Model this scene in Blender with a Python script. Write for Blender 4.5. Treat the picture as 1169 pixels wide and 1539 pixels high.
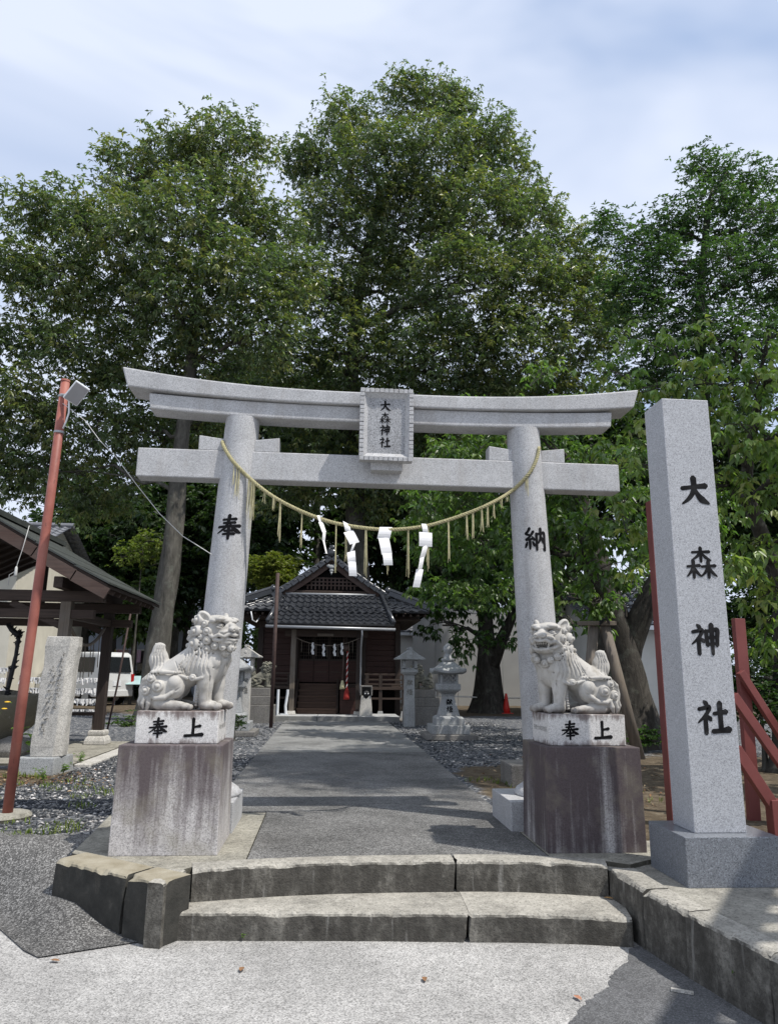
import bpy, bmesh, math, random
import numpy as np
from mathutils import Vector, Matrix, Quaternion

# ------------------------------------------------------------------ clean
for o in list(bpy.data.objects): bpy.data.objects.remove(o, do_unlink=True)
scene = bpy.context.scene
COL = scene.collection
R = math.radians

# ------------------------------------------------------------------ camera
PSI, PIT, ROL, FPX, CAMH = R(4.7), R(12.6), R(0.7), 1085.0, 1.5
PCX, PCY = 584.5, 769.5
_fw = np.array([math.sin(PSI)*math.cos(PIT), math.cos(PSI)*math.cos(PIT), math.sin(PIT)])
_r = np.array([math.cos(PSI), -math.sin(PSI), 0.0]); _u = np.cross(_r, _fw)
_r2 = _r*math.cos(ROL)+_u*math.sin(ROL); _u2 = _u*math.cos(ROL)-_r*math.sin(ROL)
cam_d = bpy.data.cameras.new('camera'); cam = bpy.data.objects.new('camera', cam_d); COL.objects.link(cam)
cam_d.sensor_fit = 'HORIZONTAL'; cam_d.sensor_width = 36.0; cam_d.lens = 36.0*FPX/1169.0
cam_d.clip_start = 0.05; cam_d.clip_end = 2000
M = Matrix.Identity(4)
for i in range(3):
    M[i][0] = _r2[i]; M[i][1] = _u2[i]; M[i][2] = -_fw[i]
M[0][3], M[1][3], M[2][3] = 0, 0, CAMH
cam.matrix_world = M
scene.camera = cam
scene.render.resolution_x = 777; scene.render.resolution_y = 1024

def ray(px, py):
    d = _fw*FPX + _r2*(px-PCX) - _u2*(py-PCY)
    return d/np.linalg.norm(d)
def atY(px, py, Y):
    d = ray(px, py); return np.array([0, 0, CAMH]) + d*(Y/d[1])
def atZ(px, py, z):
    d = ray(px, py); return np.array([0, 0, CAMH]) + d*((z-CAMH)/d[2])

# ------------------------------------------------------------------ sun + sky
SUN_A, SUN_E = R(57.0), R(60.5)
S = Vector((math.sin(SUN_A)*math.cos(SUN_E), -math.cos(SUN_A)*math.cos(SUN_E), math.sin(SUN_E)))
sl = bpy.data.lights.new('sun', 'SUN'); sl.energy = 4.3; sl.angle = R(0.6); sl.color = (1.0, 0.955, 0.89)
so = bpy.data.objects.new('sun', sl); COL.objects.link(so)
so.rotation_euler = S.to_track_quat('Z', 'Y').to_euler(); so.location = (12, -9, 25)

world = bpy.data.worlds.new('World'); scene.world = world; world.use_nodes = True
wn = world.node_tree.nodes; wl = world.node_tree.links; wn.clear()
w_out = wn.new('ShaderNodeOutputWorld'); w_bg = wn.new('ShaderNodeBackground'); w_bg.inputs['Strength'].default_value = 0.1
sky = wn.new('ShaderNodeTexSky'); sky.sky_type = 'NISHITA'; sky.sun_disc = False
sky.sun_elevation = SUN_E; sky.sun_rotation = math.pi - SUN_A; sky.air_density = 1.0; sky.dust_density = 1.0; sky.ozone_density = 1.5
tc = wn.new('ShaderNodeTexCoord'); mp = wn.new('ShaderNodeMapping'); mp.inputs['Scale'].default_value = (1.0, 1.0, 2.6); mp.inputs['Location'].default_value = (0.35, 0.2, 0.0)
wl.new(tc.outputs['Generated'], mp.inputs['Vector'])
nz = wn.new('ShaderNodeTexNoise'); nz.inputs['Scale'].default_value = 1.6; nz.inputs['Detail'].default_value = 4; nz.inputs['Roughness'].default_value = 0.5; nz.inputs['Distortion'].default_value = 0.5
wl.new(mp.outputs['Vector'], nz.inputs['Vector'])
rp = wn.new('ShaderNodeValToRGB'); rp.color_ramp.elements[0].position = 0.30; rp.color_ramp.elements[0].color = (0.20,)*3+(1,)
rp.color_ramp.elements[1].position = 0.52; rp.color_ramp.elements[1].color = (0.97,)*3+(1,)
wl.new(nz.outputs['Fac'], rp.inputs['Fac'])
mx = wn.new('ShaderNodeMix'); mx.data_type = 'RGBA'
hz = wn.new('ShaderNodeMix'); hz.data_type = 'RGBA'; hz.inputs[0].default_value = 0.6; wl.new(sky.outputs['Color'], hz.inputs[6]); hz.inputs[7].default_value = (4.2, 5.9, 9.2, 1)
wl.new(rp.outputs['Color'], mx.inputs[0]); wl.new(hz.outputs[2], mx.inputs[6]); mx.inputs[7].default_value = (7.5, 8.2, 9.75, 1)
wl.new(mx.outputs[2], w_bg.inputs['Color']); wl.new(w_bg.outputs['Background'], w_out.inputs['Surface'])

# ------------------------------------------------------------------ view
vs = scene.view_settings
vs.view_transform = 'Standard'; vs.look = 'None'; vs.exposure = 0.12; vs.gamma = 1.0; vs.use_curve_mapping = False
scene.render.engine = 'CYCLES'
try:
    scene.cycles.max_bounces = 6; scene.cycles.transparent_max_bounces = 4; scene.cycles.diffuse_bounces = 3; scene.cycles.glossy_bounces = 2
    scene.cycles.transmission_bounces = 4; scene.cycles.use_denoising = True; scene.cycles.caustics_reflective = False; scene.cycles.caustics_refractive = False
except Exception: pass

# ------------------------------------------------------------------ object helpers
def tag(o, label=None, cat=None, group=None, kind=None):
    if label: o['label'] = label
    if cat: o['category'] = cat
    if group: o['group'] = group
    if kind: o['kind'] = kind
    return o
def thing(name, label, cat, loc=(0, 0, 0), rz=0.0, group=None):
    o = bpy.data.objects.new(name, None); COL.objects.link(o)
    o.empty_display_size = 0.1
    o.location = loc; o.rotation_euler = (0, 0, rz)
    return tag(o, label, cat, group)
def copy_tree(o, parent=None):
    c = o.copy(); COL.objects.link(c); c.parent = parent
    for ch in list(o.children): copy_tree(ch, c)
    return c
def mesh_obj(name, verts, faces, mat, parent=None, smooth=False, bevel=0.0, seg=2, kind=None):
    me = bpy.data.meshes.new(name)
    me.from_pydata([tuple(v) for v in verts], [], faces)
    if mat is not None: me.materials.append(mat)
    if smooth: me.polygons.foreach_set('use_smooth', [True]*len(me.polygons))
    me.update()
    o = bpy.data.objects.new(name, me); COL.objects.link(o)
    if parent is not None: o.parent = parent
    if bevel > 0:
        b = o.modifiers.new('bevel', 'BEVEL'); b.width = bevel; b.segments = seg; b.limit_method = 'ANGLE'; b.angle_limit = R(35)
    if kind: o['kind'] = kind
    return o

class MB:
    """collects shapes; build() links them as ONE mesh object (vertices are given in world metres, off = the thing's base)"""
    def __init__(s, off=(0, 0, 0)):
        s.v = []; s.f = []; s.off = np.array(off, float)
    def add(s, vs_, fs_):
        b = len(s.v); s.v.extend([tuple(map(float, q)) for q in vs_]); s.f.extend([tuple(i+b for i in f) for f in fs_]); return s
    def hexa(s, p):
        return s.add(p, [(0,3,2,1),(4,5,6,7),(0,1,5,4),(1,2,6,5),(2,3,7,6),(3,0,4,7)])
    def box(s, x0, x1, y0, y1, z0, z1):
        return s.hexa([(x0,y0,z0),(x1,y0,z0),(x1,y1,z0),(x0,y1,z0),(x0,y0,z1),(x1,y0,z1),(x1,y1,z1),(x0,y1,z1)])
    def cbox(s, c, d, rz=0.0, taper=1.0):
        hx, hy, hz = d[0]/2, d[1]/2, d[2]/2; ca, sa = math.cos(rz), math.sin(rz); P = []
        for z, t in ((-hz, 1.0), (hz, taper)):
            for x, y in ((-hx,-hy),(hx,-hy),(hx,hy),(-hx,hy)):
                x2, y2 = x*t, y*t
                P.append((c[0]+x2*ca-y2*sa, c[1]+x2*sa+y2*ca, c[2]+z))
        return s.hexa(P)
    def beam(s, a, b, w, h, up=(0, 0, 1)):
        a = Vector(a); b = Vector(b); d = (b-a).normalized(); up = Vector(up)
        if abs(d.dot(up)) > .98: up = Vector((0, 1, 0))
        x = d.cross(up).normalized(); y = x.cross(d).normalized(); P = []
        for q in (a, b):
            for i, j in ((-1,-1),(1,-1),(1,1),(-1,1)): P.append(q + x*(i*w/2) + y*(j*h/2))
        return s.add(P, [(0,1,2,3),(4,7,6,5),(0,4,5,1),(1,5,6,2),(2,6,7,3),(3,7,4,0)])
    def tube(s, pts, rad, n=8, cap=True):
        pts = [Vector(p) for p in pts]; rad = rad if hasattr(rad, '__len__') else [rad]*len(pts)
        b0 = len(s.v); up = Vector((0.0, 0.0, 1.0)); px = None; vv = []
        for i, p in enumerate(pts):
            d = (pts[min(i+1, len(pts)-1)] - pts[max(i-1, 0)])
            d = d.normalized() if d.length > 1e-9 else Vector((0, 0, 1))
            if px is None:
                px = d.cross(up if abs(d.z) < .95 else Vector((0, 1, 0))).normalized()
            else:
                px = (px - d*px.dot(d)); px = px.normalized() if px.length > 1e-6 else d.orthogonal().normalized()
            py = d.cross(px)
            for k in range(n):
                a = 2*math.pi*k/n; vv.append(p + px*(rad[i]*math.cos(a)) + py*(rad[i]*math.sin(a)))
        ff = []
        for i in range(len(pts)-1):
            for k in range(n):
                k2 = (k+1) % n; ff.append((i*n+k, i*n+k2, (i+1)*n+k2, (i+1)*n+k))
        if cap:
            ff.append(tuple(range(n-1, -1, -1))); ff.append(tuple((len(pts)-1)*n+k for k in range(n)))
        return s.add(vv, ff)
    def lathe(s, c, prof, n=16, rot=0.0, sx=1.0, sy=1.0):
        """prof: (radius, z) from bottom to top round the vertical axis at c"""
        vv = []; ff = []
        for r_, z in prof:
            for k in range(n):
                a = rot+2*math.pi*k/n; vv.append((c[0]+r_*sx*math.cos(a), c[1]+r_*sy*math.sin(a), c[2]+z))
        for i in range(len(prof)-1):
            for k in range(n):
                k2 = (k+1) % n; ff.append((i*n+k, i*n+k2, (i+1)*n+k2, (i+1)*n+k))
        ff.append(tuple(range(n-1, -1, -1))); ff.append(tuple((len(prof)-1)*n+k for k in range(n)))
        return s.add(vv, ff)
    def prism(s, poly, z0, z1):
        n = len(poly)
        return s.add([(x, y, z0) for x, y in poly]+[(x, y, z1) for x, y in poly],
                     [tuple(range(n-1, -1, -1)), tuple(range(n, 2*n))]+[(i, (i+1) % n, n+(i+1) % n, n+i) for i in range(n)])
    def build(s, name, mat, parent=None, **k):
        return mesh_obj(name, [tuple(np.array(q)-s.off) for q in s.v], s.f, mat, parent, **k)

def np_mesh(name, V, F, mat, parent=None, col=None, kind=None, smooth=False):
    """V (n,3), F (m,k) all faces with k corners; col (n,3) per-vertex colour"""
    me = bpy.data.meshes.new(name); n, m, k = len(V), len(F), F.shape[1]
    me.vertices.add(n); me.vertices.foreach_set('co', np.ascontiguousarray(V, np.float32).ravel())
    me.loops.add(m*k); me.loops.foreach_set('vertex_index', np.ascontiguousarray(F, np.int32).ravel())
    me.polygons.add(m); me.polygons.foreach_set('loop_start', np.arange(0, m*k, k, dtype=np.int32))
    try: me.polygons.foreach_set('loop_total', np.full(m, k, np.int32))
    except Exception: pass
    if smooth: me.polygons.foreach_set('use_smooth', np.ones(m, bool))
    if col is not None:
        ca = me.color_attributes.new('col', 'FLOAT_COLOR', 'POINT')
        ca.data.foreach_set('color', np.ascontiguousarray(np.c_[col, np.ones(n)], np.float32).ravel())
    me.materials.append(mat); me.update(calc_edges=True); me.validate()
    o = bpy.data.objects.new(name, me); COL.objects.link(o)
    if parent is not None: o.parent = parent
    if kind: o['kind'] = kind
    return o

# ------------------------------------------------------------------ material helpers
class G:
    def __init__(s, name):
        s.m = bpy.data.materials.new(name); s.m.use_nodes = True; s.t = s.m.node_tree; s.t.nodes.clear()
        s.out = s.t.nodes.new('ShaderNodeOutputMaterial')
        c = s.t.nodes.new('ShaderNodeTexCoord'); oi = s.t.nodes.new('ShaderNodeObjectInfo')
        s.raw = c.outputs['Object']
        a = s.t.nodes.new('ShaderNodeVectorMath'); a.operation = 'MULTIPLY_ADD'
        s.t.links.new(oi.outputs['Random'], a.inputs[0]); a.inputs[1].default_value = (7.3, 5.1, 3.7); s.t.links.new(s.raw, a.inputs[2])
        s.obj = a.outputs[0]; s.rand = oi.outputs['Random']
    def set(s, sock, v):
        if isinstance(v, bpy.types.NodeSocket): s.t.links.new(v, sock)
        elif v is not None:
            if hasattr(sock.default_value, '__len__') and not hasattr(v, '__len__'): v = (v,)*len(sock.default_value)
            if hasattr(v, '__len__') and len(v) == 3 and len(sock.default_value) == 4: v = tuple(v)+(1,)
            sock.default_value = v
    def n(s, t, i=None, **a):
        nd = s.t.nodes.new(t)
        for k, v in a.items(): setattr(nd, k, v)
        for k, v in (i or {}).items(): s.set(nd.inputs[k], v)
        return nd
    def map(s, scale=(1, 1, 1), vec=None, loc=(0, 0, 0)):
        return s.n('ShaderNodeMapping', {'Vector': vec or s.obj, 'Scale': scale, 'Location': loc}).outputs[0]
    def noise(s, scale, detail=4, rough=.55, vec=None, dist=0):
        return s.n('ShaderNodeTexNoise', {'Vector': vec or s.obj, 'Scale': scale, 'Detail': detail, 'Roughness': rough, 'Distortion': dist}).outputs['Fac']
    def vor(s, scale, vec=None, out='Color', feature='F1', rnd=1.0):
        return s.n('ShaderNodeTexVoronoi', {'Vector': vec or s.obj, 'Scale': scale, 'Randomness': rnd}, feature=feature).outputs[out]
    def ramp(s, f, stops, interp='LINEAR'):
        nd = s.n('ShaderNodeValToRGB', {'Fac': f}); e = nd.color_ramp.elements; nd.color_ramp.interpolation = interp
        while len(e) < len(stops): e.new(.5)
        for el, (p, c) in zip(e, stops):
            el.position = p; el.color = (c, c, c, 1) if not hasattr(c, '__len__') else tuple(c)+(1,)
        return nd.outputs['Color']
    def mix(s, f, a, b, blend='MIX'):
        nd = s.n('ShaderNodeMix', data_type='RGBA', blend_type=blend); s.set(nd.inputs[0], f); s.set(nd.inputs[6], a); s.set(nd.inputs[7], b)
        return nd.outputs[2]
    def math(s, op, a, b=None, c=None):
        nd = s.n('ShaderNodeMath', operation=op); s.set(nd.inputs[0], a)
        if b is not None: s.set(nd.inputs[1], b)
        if c is not None: s.set(nd.inputs[2], c)
        return nd.outputs[0]
    def sep(s, vec): return s.n('ShaderNodeSeparateXYZ', {0: vec}).outputs
    def rng(s, v, a, b, c=0.0, d=1.0):
        return s.n('ShaderNodeMapRange', {'Value': v, 'From Min': a, 'From Max': b, 'To Min': c, 'To Max': d}, clamp=True).outputs[0]
    def bump(s, h, strength=.3, dist=.01, normal=None):
        return s.n('ShaderNodeBump', {'Height': h, 'Strength': strength, 'Distance': dist, 'Normal': normal}).outputs[0]
    def attr(s, name='col'): return s.n('ShaderNodeAttribute', attribute_name=name).outputs['Color']
    def nrm(s): return s.n('ShaderNodeNewGeometry').outputs['Normal']
    def done(s, color, rough=.7, normal=None, spec=.5, metal=0.0, **k):
        b = s.n('ShaderNodeBsdfPrincipled', {'Base Color': color, 'Roughness': rough, 'Specular IOR Level': spec, 'Metallic': metal})
        if normal is not None: s.set(b.inputs['Normal'], normal)
        for kk, v in k.items(): s.set(b.inputs[kk], v)
        s.t.links.new(b.outputs[0], s.out.inputs['Surface']); return s.m

def granite(name, base, dark=.45, lite=1.35, size=170, stain=0.0, stain_col=(.10, .085, .075), rough=.62, bump=.15, big=.14):
    g = G(name); b = np.array(base)
    v = g.n('ShaderNodeSeparateColor', {0: g.vor(size)}).outputs[0]
    c = g.ramp(v, [(0, b*dark), (.22, b*.82), (.55, b), (.8, b*1.1), (1, np.minimum(b*lite, .85))])
    m = g.noise(3.2, 5, .6); c = g.mix(1.0, c, g.ramp(m, [(.3, 1-big*1.3), (.7, 1+big*.5)]), 'MULTIPLY')
    c2 = c
    if stain > 0:
        st = g.noise(1.0, 5, .62, g.map((7, 7, .9)))
        k = g.math('MULTIPLY', g.ramp(st, [(.52, 0), (.72, 1)]), stain); c2 = g.mix(k, c, stain_col)
        lich = g.math('MULTIPLY', g.ramp(g.noise(9, 6, .65), [(.6, 0), (.72, 1)]), stain*.8); c2 = g.mix(lich, c2, (.20, .185, .15))
    n = g.bump(g.noise(size*.6, 3, .6), bump, .004)
    return g.done(c2, rough, n, .4)

def plain(name, col, rough=.6, var=.18, scale=6, spec=.4, metal=0.0, bump=.1, bscale=60):
    g = G(name); c = np.array(col)
    cc = g.ramp(g.noise(scale, 5, .6), [(.3, c*(1-var)), (.7, np.minimum(c*(1+var), .95))])
    return g.done(cc, rough, g.bump(g.noise(bscale, 4, .6), bump, .004), spec, metal)

def wood(name, col, axis=2, rough=.7, var=.5, grey=.0):
    g = G(name); c = np.array(col); sc = [38.0, 38.0, 38.0]; sc[axis] = 1.6
    f = g.noise(1.0, 6, .65, g.map(sc), .6)
    cc = g.ramp(f, [(.25, c*(1-var)), (.5, c), (.78, np.minimum(c*(1+var), .9))])
    if grey > 0: cc = g.mix(g.math('MULTIPLY', g.ramp(g.noise(2.5, 4), [(.4, 0), (.65, 1)]), grey), cc, (.19, .175, .16))
    return g.done(cc, rough, g.bump(f, .35, .004), .3)

MT = {}
MT['torii'] = granite('torii_granite', (.445, .447, .452), .62, 1.2, 190, .35, (.27, .245, .22))
MT['granite_new'] = granite('polished_grey_granite', (.40, .41, .43), .58, 1.25, 200, 0, rough=.5, bump=.05, big=.05)
MT['granite_dark'] = granite('polished_dark_granite', (.185, .198, .218), .45, 1.5, 190, 0, rough=.28, bump=.02, big=.05)
MT['granite_mid'] = granite('weathered_lantern_granite', (.33, .34, .34), .55, 1.3, 150, .45, (.13, .12, .10))  # mid-grey granite with streaked stains
MT['granite_old'] = granite('old_grey_stone', (.20, .19, .175), .5, 1.4, 120, .6, (.08, .075, .06))
MT['granite_pale'] = granite('pale_stone', (.53, .51, .465), .6, 1.25, 110, .4, (.2, .18, .14))

def pedestal_mat(name, lo, hi, thr, brown):
    """granite with runs of dark grime that start under the top edge and thin out downwards"""
    g = G(name); b = np.array((.46, .44, .43))
    v = g.n('ShaderNodeSeparateColor', {0: g.vor(150)}).outputs[0]
    c = g.ramp(v, [(0, b*.6), (.4, b*.95), (1, np.minimum(b*1.25, .8))])
    z = g.sep(g.raw)[2]
    a = g.noise(1.0, 5, .6, g.map((8.0, 8.0, .55))); f = g.noise(1.0, 3, .5, g.map((40.0, 40.0, 1.6))); e = g.noise(7, 5, .6)
    s_ = g.math('ADD', g.math('ADD', g.math('MULTIPLY', a, .75), g.math('MULTIPLY', f, .28)), g.math('MULTIPLY', e, .16))
    s_ = g.math('ADD', s_, g.rng(z, 0.0, .69, lo, hi))
    k = g.ramp(s_, [(thr-.10, 0), (thr+.03, .62), (thr+.14, .93)])
    cc = g.mix(k, c, brown)
    moss = g.math('MULTIPLY', g.ramp(g.noise(4, 5, .6), [(.5, 0), (.68, 1)]), .35); cc = g.mix(moss, cc, (.23, .21, .15))
    return g.done(cc, .75, g.bump(g.noise(90, 3, .6), .2, .004), .3)
MT['ped_left'] = pedestal_mat('stained_granite_half', -.20, .10, .545, (.070, .052, .055))
MT['ped_right'] = pedestal_mat('stained_granite_full', -.02, .09, .505, (.052, .036, .040))

def block_mat(name, top, bot):
    """pale plinth with grime that bites in from its upper and lower edge"""
    g = G(name); b = np.array((.60, .585, .565))
    v = g.n('ShaderNodeSeparateColor', {0: g.vor(170)}).outputs[0]
    c = g.ramp(v, [(0, b*.72), (.4, b*.97), (1, np.minimum(b*1.15, .85))])
    z = g.sep(g.raw)[2]
    up = g.rng(z, .10, .215, -.12, top); dn = g.rng(z, .075, .0, -.12, bot)
    s_ = g.math('ADD', g.math('MAXIMUM', up, dn), g.math('ADD', g.math('MULTIPLY', g.noise(1.0, 5, .65, g.map((11, 11, 5))), .7), g.math('MULTIPLY', g.noise(1.0, 4, .6, g.map((60, 60, 9))), .22)))
    k = g.ramp(s_, [(.50, 0), (.585, .7), (.70, .93)])
    return g.done(g.mix(k, c, (.125, .092, .085)), .78, g.bump(g.noise(80, 3, .6), .2, .004), .3)
MT['block_left'] = block_mat('stained_plinth_left', .17, .10)
MT['block_right'] = block_mat('stained_plinth_right', .16, .14)

def lion_mat():
    g = G('carved_pale_stone'); b = np.array((.455, .44, .41))
    c = g.ramp(g.noise(5, 5, .6), [(.3, b*.82), (.7, np.minimum(b*1.12, .85))])
    z = g.sep(g.raw)[2]
    k = g.math('ADD', g.rng(z, .13, .0, 0, .36), g.math('MULTIPLY', g.noise(9, 5, .65), .6))
    c = g.mix(g.ramp(k, [(.48, 0), (.68, .9)]), c, (.11, .09, .08))
    lich = g.ramp(g.noise(1.0, 5, .65, g.map((14, 14, 6))), [(.52, 0), (.70, .7)]); c = g.mix(lich, c, (.23, .21, .175))
    return g.done(c, .75, g.bump(g.noise(120, 3, .6), .18, .003), .3)
MT['lion'] = lion_mat()
def lion_old():
    g = G('mossy_dark_stone'); c = g.ramp(g.noise(8, 5, .65), [(.3, (.10, .10, .085)), (.55, (.17, .165, .135)), (.75, (.30, .28, .20))])
    return g.done(c, .85, g.bump(g.noise(60, 4, .6), .3, .005), .2)
MT['lion_old'] = lion_old()

def concrete(name, base, dark, light_top=1.0, agg=0.0, scale=3.0):
    g = G(name); b = np.array(base)
    m = g.noise(scale, 6, .62); f = g.noise(28, 5, .65)
    c = g.ramp(m, [(.28, b*.58), (.5, b), (.72, np.minimum(b*1.25, .8))])
    c = g.mix(1.0, c, g.ramp(f, [(.3, .72), (.7, 1.15)]), 'MULTIPLY')
    c = g.mix(1.0, c, g.ramp(g.noise(75, 3, .7), [(.36, .55), (.46, 1.0), (.7, 1.1)]), 'MULTIPLY')
    c = g.mix(g.ramp(g.noise(2.3, 6, .7, None, 1.0), [(.56, 0), (.70, .55)]), c, b*.38)
    if agg > 0:
        v = g.n('ShaderNodeSeparateColor', {0: g.vor(120)}).outputs[1]
        c = g.mix(1.0, c, g.ramp(v, [(0, 1-agg), (.45, 1-agg*.35), (.8, 1+agg*.35), (1, 1+agg)]), 'MULTIPLY')
    nzv = g.sep(g.nrm())[2]
    side = g.rng(g.math('ADD', nzv, g.math('MULTIPLY', g.math('SUBTRACT', g.noise(13, 5, .65), .5), .9)), .80, .45, 0, 1)
    grime = g.math('MULTIPLY', side, g.ramp(g.math('ADD', g.math('MULTIPLY', g.noise(1.0, 6, .65, g.map((6, 6, 2.2))), .7), g.math('MULTIPLY', g.noise(22, 5, .6), .3)), [(.36, .97), (.50, .84), (.66, .45)]))
    c = g.mix(grime, c, dark)
    eff = g.math('MULTIPLY', side, g.ramp(g.noise(1.0, 4, .6, g.map((16, 16, 1.5))), [(.63, 0), (.74, .5)])); c = g.mix(eff, c, (.40, .39, .36))
    return g.done(c, .88, g.bump(g.math('ADD', f, g.noise(75, 3, .7)), .6, .008), .2)
MT['step'] = concrete('old_step_concrete', (.36, .342, .30), (.040, .037, .032))
MT['apron'] = concrete('stained_apron_concrete', (.30, .285, .24), (.07, .065, .05))
MT['slab_right'] = concrete('pavement_slab_concrete', (.31, .295, .255), (.065, .06, .05))
def wing():
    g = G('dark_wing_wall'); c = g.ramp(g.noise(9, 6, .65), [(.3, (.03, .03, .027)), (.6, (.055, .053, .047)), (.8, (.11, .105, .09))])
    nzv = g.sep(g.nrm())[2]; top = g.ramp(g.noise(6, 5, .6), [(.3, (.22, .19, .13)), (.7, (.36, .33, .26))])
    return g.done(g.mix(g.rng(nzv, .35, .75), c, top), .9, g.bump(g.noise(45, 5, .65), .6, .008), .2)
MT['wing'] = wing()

def asphalt(name, stops, scale=105, tint=(1, .98, .94), wear=.15, shine=.25):
    g = G(name); t = np.array(tint)
    v = g.n('ShaderNodeSeparateColor', {0: g.vor(scale)}).outputs[0]
    c = g.ramp(v, [(p, t*q) for p, q in stops])
    c = g.mix(1.0, c, g.ramp(g.noise(1.3, 6, .62), [(.3, 1-wear*1.4), (.7, 1+wear)]), 'MULTIPLY')
    c = g.mix(1.0, c, g.ramp(g.noise(14, 4, .6), [(.3, 1-wear*.6), (.7, 1+wear*.6)]), 'MULTIPLY')
    d = g.vor(scale, None, 'Distance')
    return g.done(c, .85, g.bump(d, .5, .004), shine)
MT['road'] = asphalt('worn_pale_asphalt', [(0, .17), (.2, .26), (.45, .34), (.75, .40), (1, .48)], 150, wear=.2)
MT['ramp'] = asphalt('dark_asphalt', [(0, .045), (.35, .075), (.6, .11), (.8, .19), (1, .30)], 140, wear=.22)
MT['patch'] = asphalt('smooth_dark_asphalt', [(0, .085), (.5, .12), (1, .19)], 160, (.97, .98, 1.0), .2)
MT['path'] = asphalt('exposed_aggregate_path', [(0, .065), (.35, .105), (.6, .15), (.85, .21), (1, .29)], 150, (1, .985, .95), .3)
MT['path_far'] = concrete('smooth_path_concrete', (.23, .23, .22), (.10, .095, .085), agg=.12, scale=1.6)

def ground_mat():
    g = G('gravel_and_earth'); P = g.sep(g.raw)
    v = g.vor(34); vr = g.n('ShaderNodeSeparateColor', {0: v}).outputs[0]; d = g.vor(34, None, 'Distance')
    grav = g.ramp(vr, [(0, (.04, .043, .048)), (.5, (.085, .09, .10)), (.85, (.16, .165, .17)), (1, (.42, .41, .39))])
    earth = g.ramp(g.noise(7, 6, .65), [(.3, (.055, .042, .028)), (.55, (.11, .086, .058)), (.75, (.19, .16, .115))])
    # bare earth right of the path near the gate, around the trees and at the foot of the stone monument
    e1 = g.math('MULTIPLY', g.rng(P[0], 1.4, 1.9), g.rng(P[1], 10.6, 9.4))
    e2 = g.math('MULTIPLY', g.rng(P[0], 2.9, 3.6), g.rng(P[1], 12.2, 10.6))
    e3 = g.rng(g.n('ShaderNodeVectorMath', {0: g.raw, 1: (-3.5, 8.9, 0)}, operation='DISTANCE').outputs['Value'], 1.1, .5)
    e4 = g.rng(P[1], 20.5, 22.5)
    e = g.math('MAXIMUM', g.math('MAXIMUM', e1, e2), g.math('MAXIMUM', e3, g.math('MULTIPLY', e4, .8)))
    e = g.ramp(g.math('ADD', e, g.math('MULTIPLY', g.math('SUBTRACT', g.noise(2.2, 5, .6), .5), 1.3)), [(.38, 0), (.62, 1)])
    c = g.mix(e, grav, earth)
    return g.done(c, .92, g.bump(d, .7, .012), .15)
MT['ground'] = ground_mat()
MT['stone_bits'] = (lambda g: g.done(g.attr(), .8, None, .25))(G('gravel_stone'))
MT['litter'] = (lambda g: g.done(g.attr(), .8, None, .2))(G('dry_leaf'))

def leaf_mat(name, trans=.32, rough=.42, spec=.45, tint=(1.0, 1.15, .45)):
    g = G(name); c = g.attr()
    p = g.n('ShaderNodeBsdfPrincipled', {'Base Color': c, 'Roughness': rough, 'Specular IOR Level': spec})
    t = g.n('ShaderNodeBsdfTranslucent', {'Color': g.mix(1.0, c, tuple(np.array(tint)*1.5), 'MULTIPLY')})
    m = g.n('ShaderNodeMixShader', {0: trans}); g.t.links.new(p.outputs[0], m.inputs[1]); g.t.links.new(t.outputs[0], m.inputs[2])
    g.t.links.new(m.outputs[0], g.out.inputs['Surface']); return g.m
MT['leaf_oak'] = leaf_mat('evergreen_leaf', .36, .32, .6)
MT['leaf_cherry'] = leaf_mat('cherry_leaf', .42, .38, .5)
MT['leaf_soft'] = leaf_mat('soft_leaf', .33, .5, .3)
MT['grass'] = leaf_mat('grass_blade', .35, .5, .3)

def bark(name, col, scale=9):
    g = G(name); c = np.array(col)
    f = g.noise(1.0, 6, .68, g.map((scale, scale, scale*.32)), .5)
    cc = g.ramp(f, [(.25, c*.4), (.5, c), (.72, c*1.7)])
    li = g.ramp(g.noise(5, 5, .6), [(.56, 0), (.68, .45)]); cc = g.mix(li, cc, (.15, .16, .13))
    return g.done(cc, .92, g.bump(f, .9, .03), .15)
MT['bark_oak'] = bark('grey_bark', (.085, .08, .068), 8)
MT['bark_cherry'] = bark('rough_cherry_bark', (.055, .05, .043), 11)

MT['ink'] = plain('black_ink', (.007, .007, .008), .85, .4, 20, .15)
def carved():
    g = G('carved_shadowed_stroke'); c = g.ramp(g.noise(16, 4, .6), [(.35, (.006, .006, .007)), (.62, (.018, .018, .019)), (.8, (.075, .075, .078))])
    return g.done(c, .85, None, .15)
MT['carved'] = carved()
MT['faint'] = plain('worn_carving', (.14, .135, .12), .8, .3, 30)
MT['wood_dark'] = wood('dark_weathered_wood', (.038, .028, .023), 2, .72, .5)
MT['wood_dark_x'] = wood('dark_weathered_wood_beam', (.052, .036, .028), 0, .72, .5)
MT['wood_dark_y'] = wood('dark_weathered_wood_rafter', (.048, .034, .027), 1, .72, .5)
MT['wood_red'] = wood('reddish_brown_board', (.046, .021, .016), 0, .6, .45)
MT['wood_step'] = wood('brown_stair_board', (.085, .050, .034), 0, .6, .4)
MT['wood_grey'] = wood('silver_grey_wood', (.14, .115, .09), 2, .8, .45, .4)
MT['wood_rust'] = wood('brown_painted_board', (.066, .040, .031), 0, .65, .4, .15)
def tile_mat(name, c0=(.038, .041, .047), rough=.22):
    g = G(name); c = np.array(c0)
    cc = g.ramp(g.noise(5, 5, .65), [(.3, c*.7), (.6, c), (.8, c*1.8)])
    return g.done(cc, rough, g.bump(g.noise(40, 4, .6), .08, .004), .6)
MT['tile'] = tile_mat('glazed_black_roof_tile')
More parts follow.
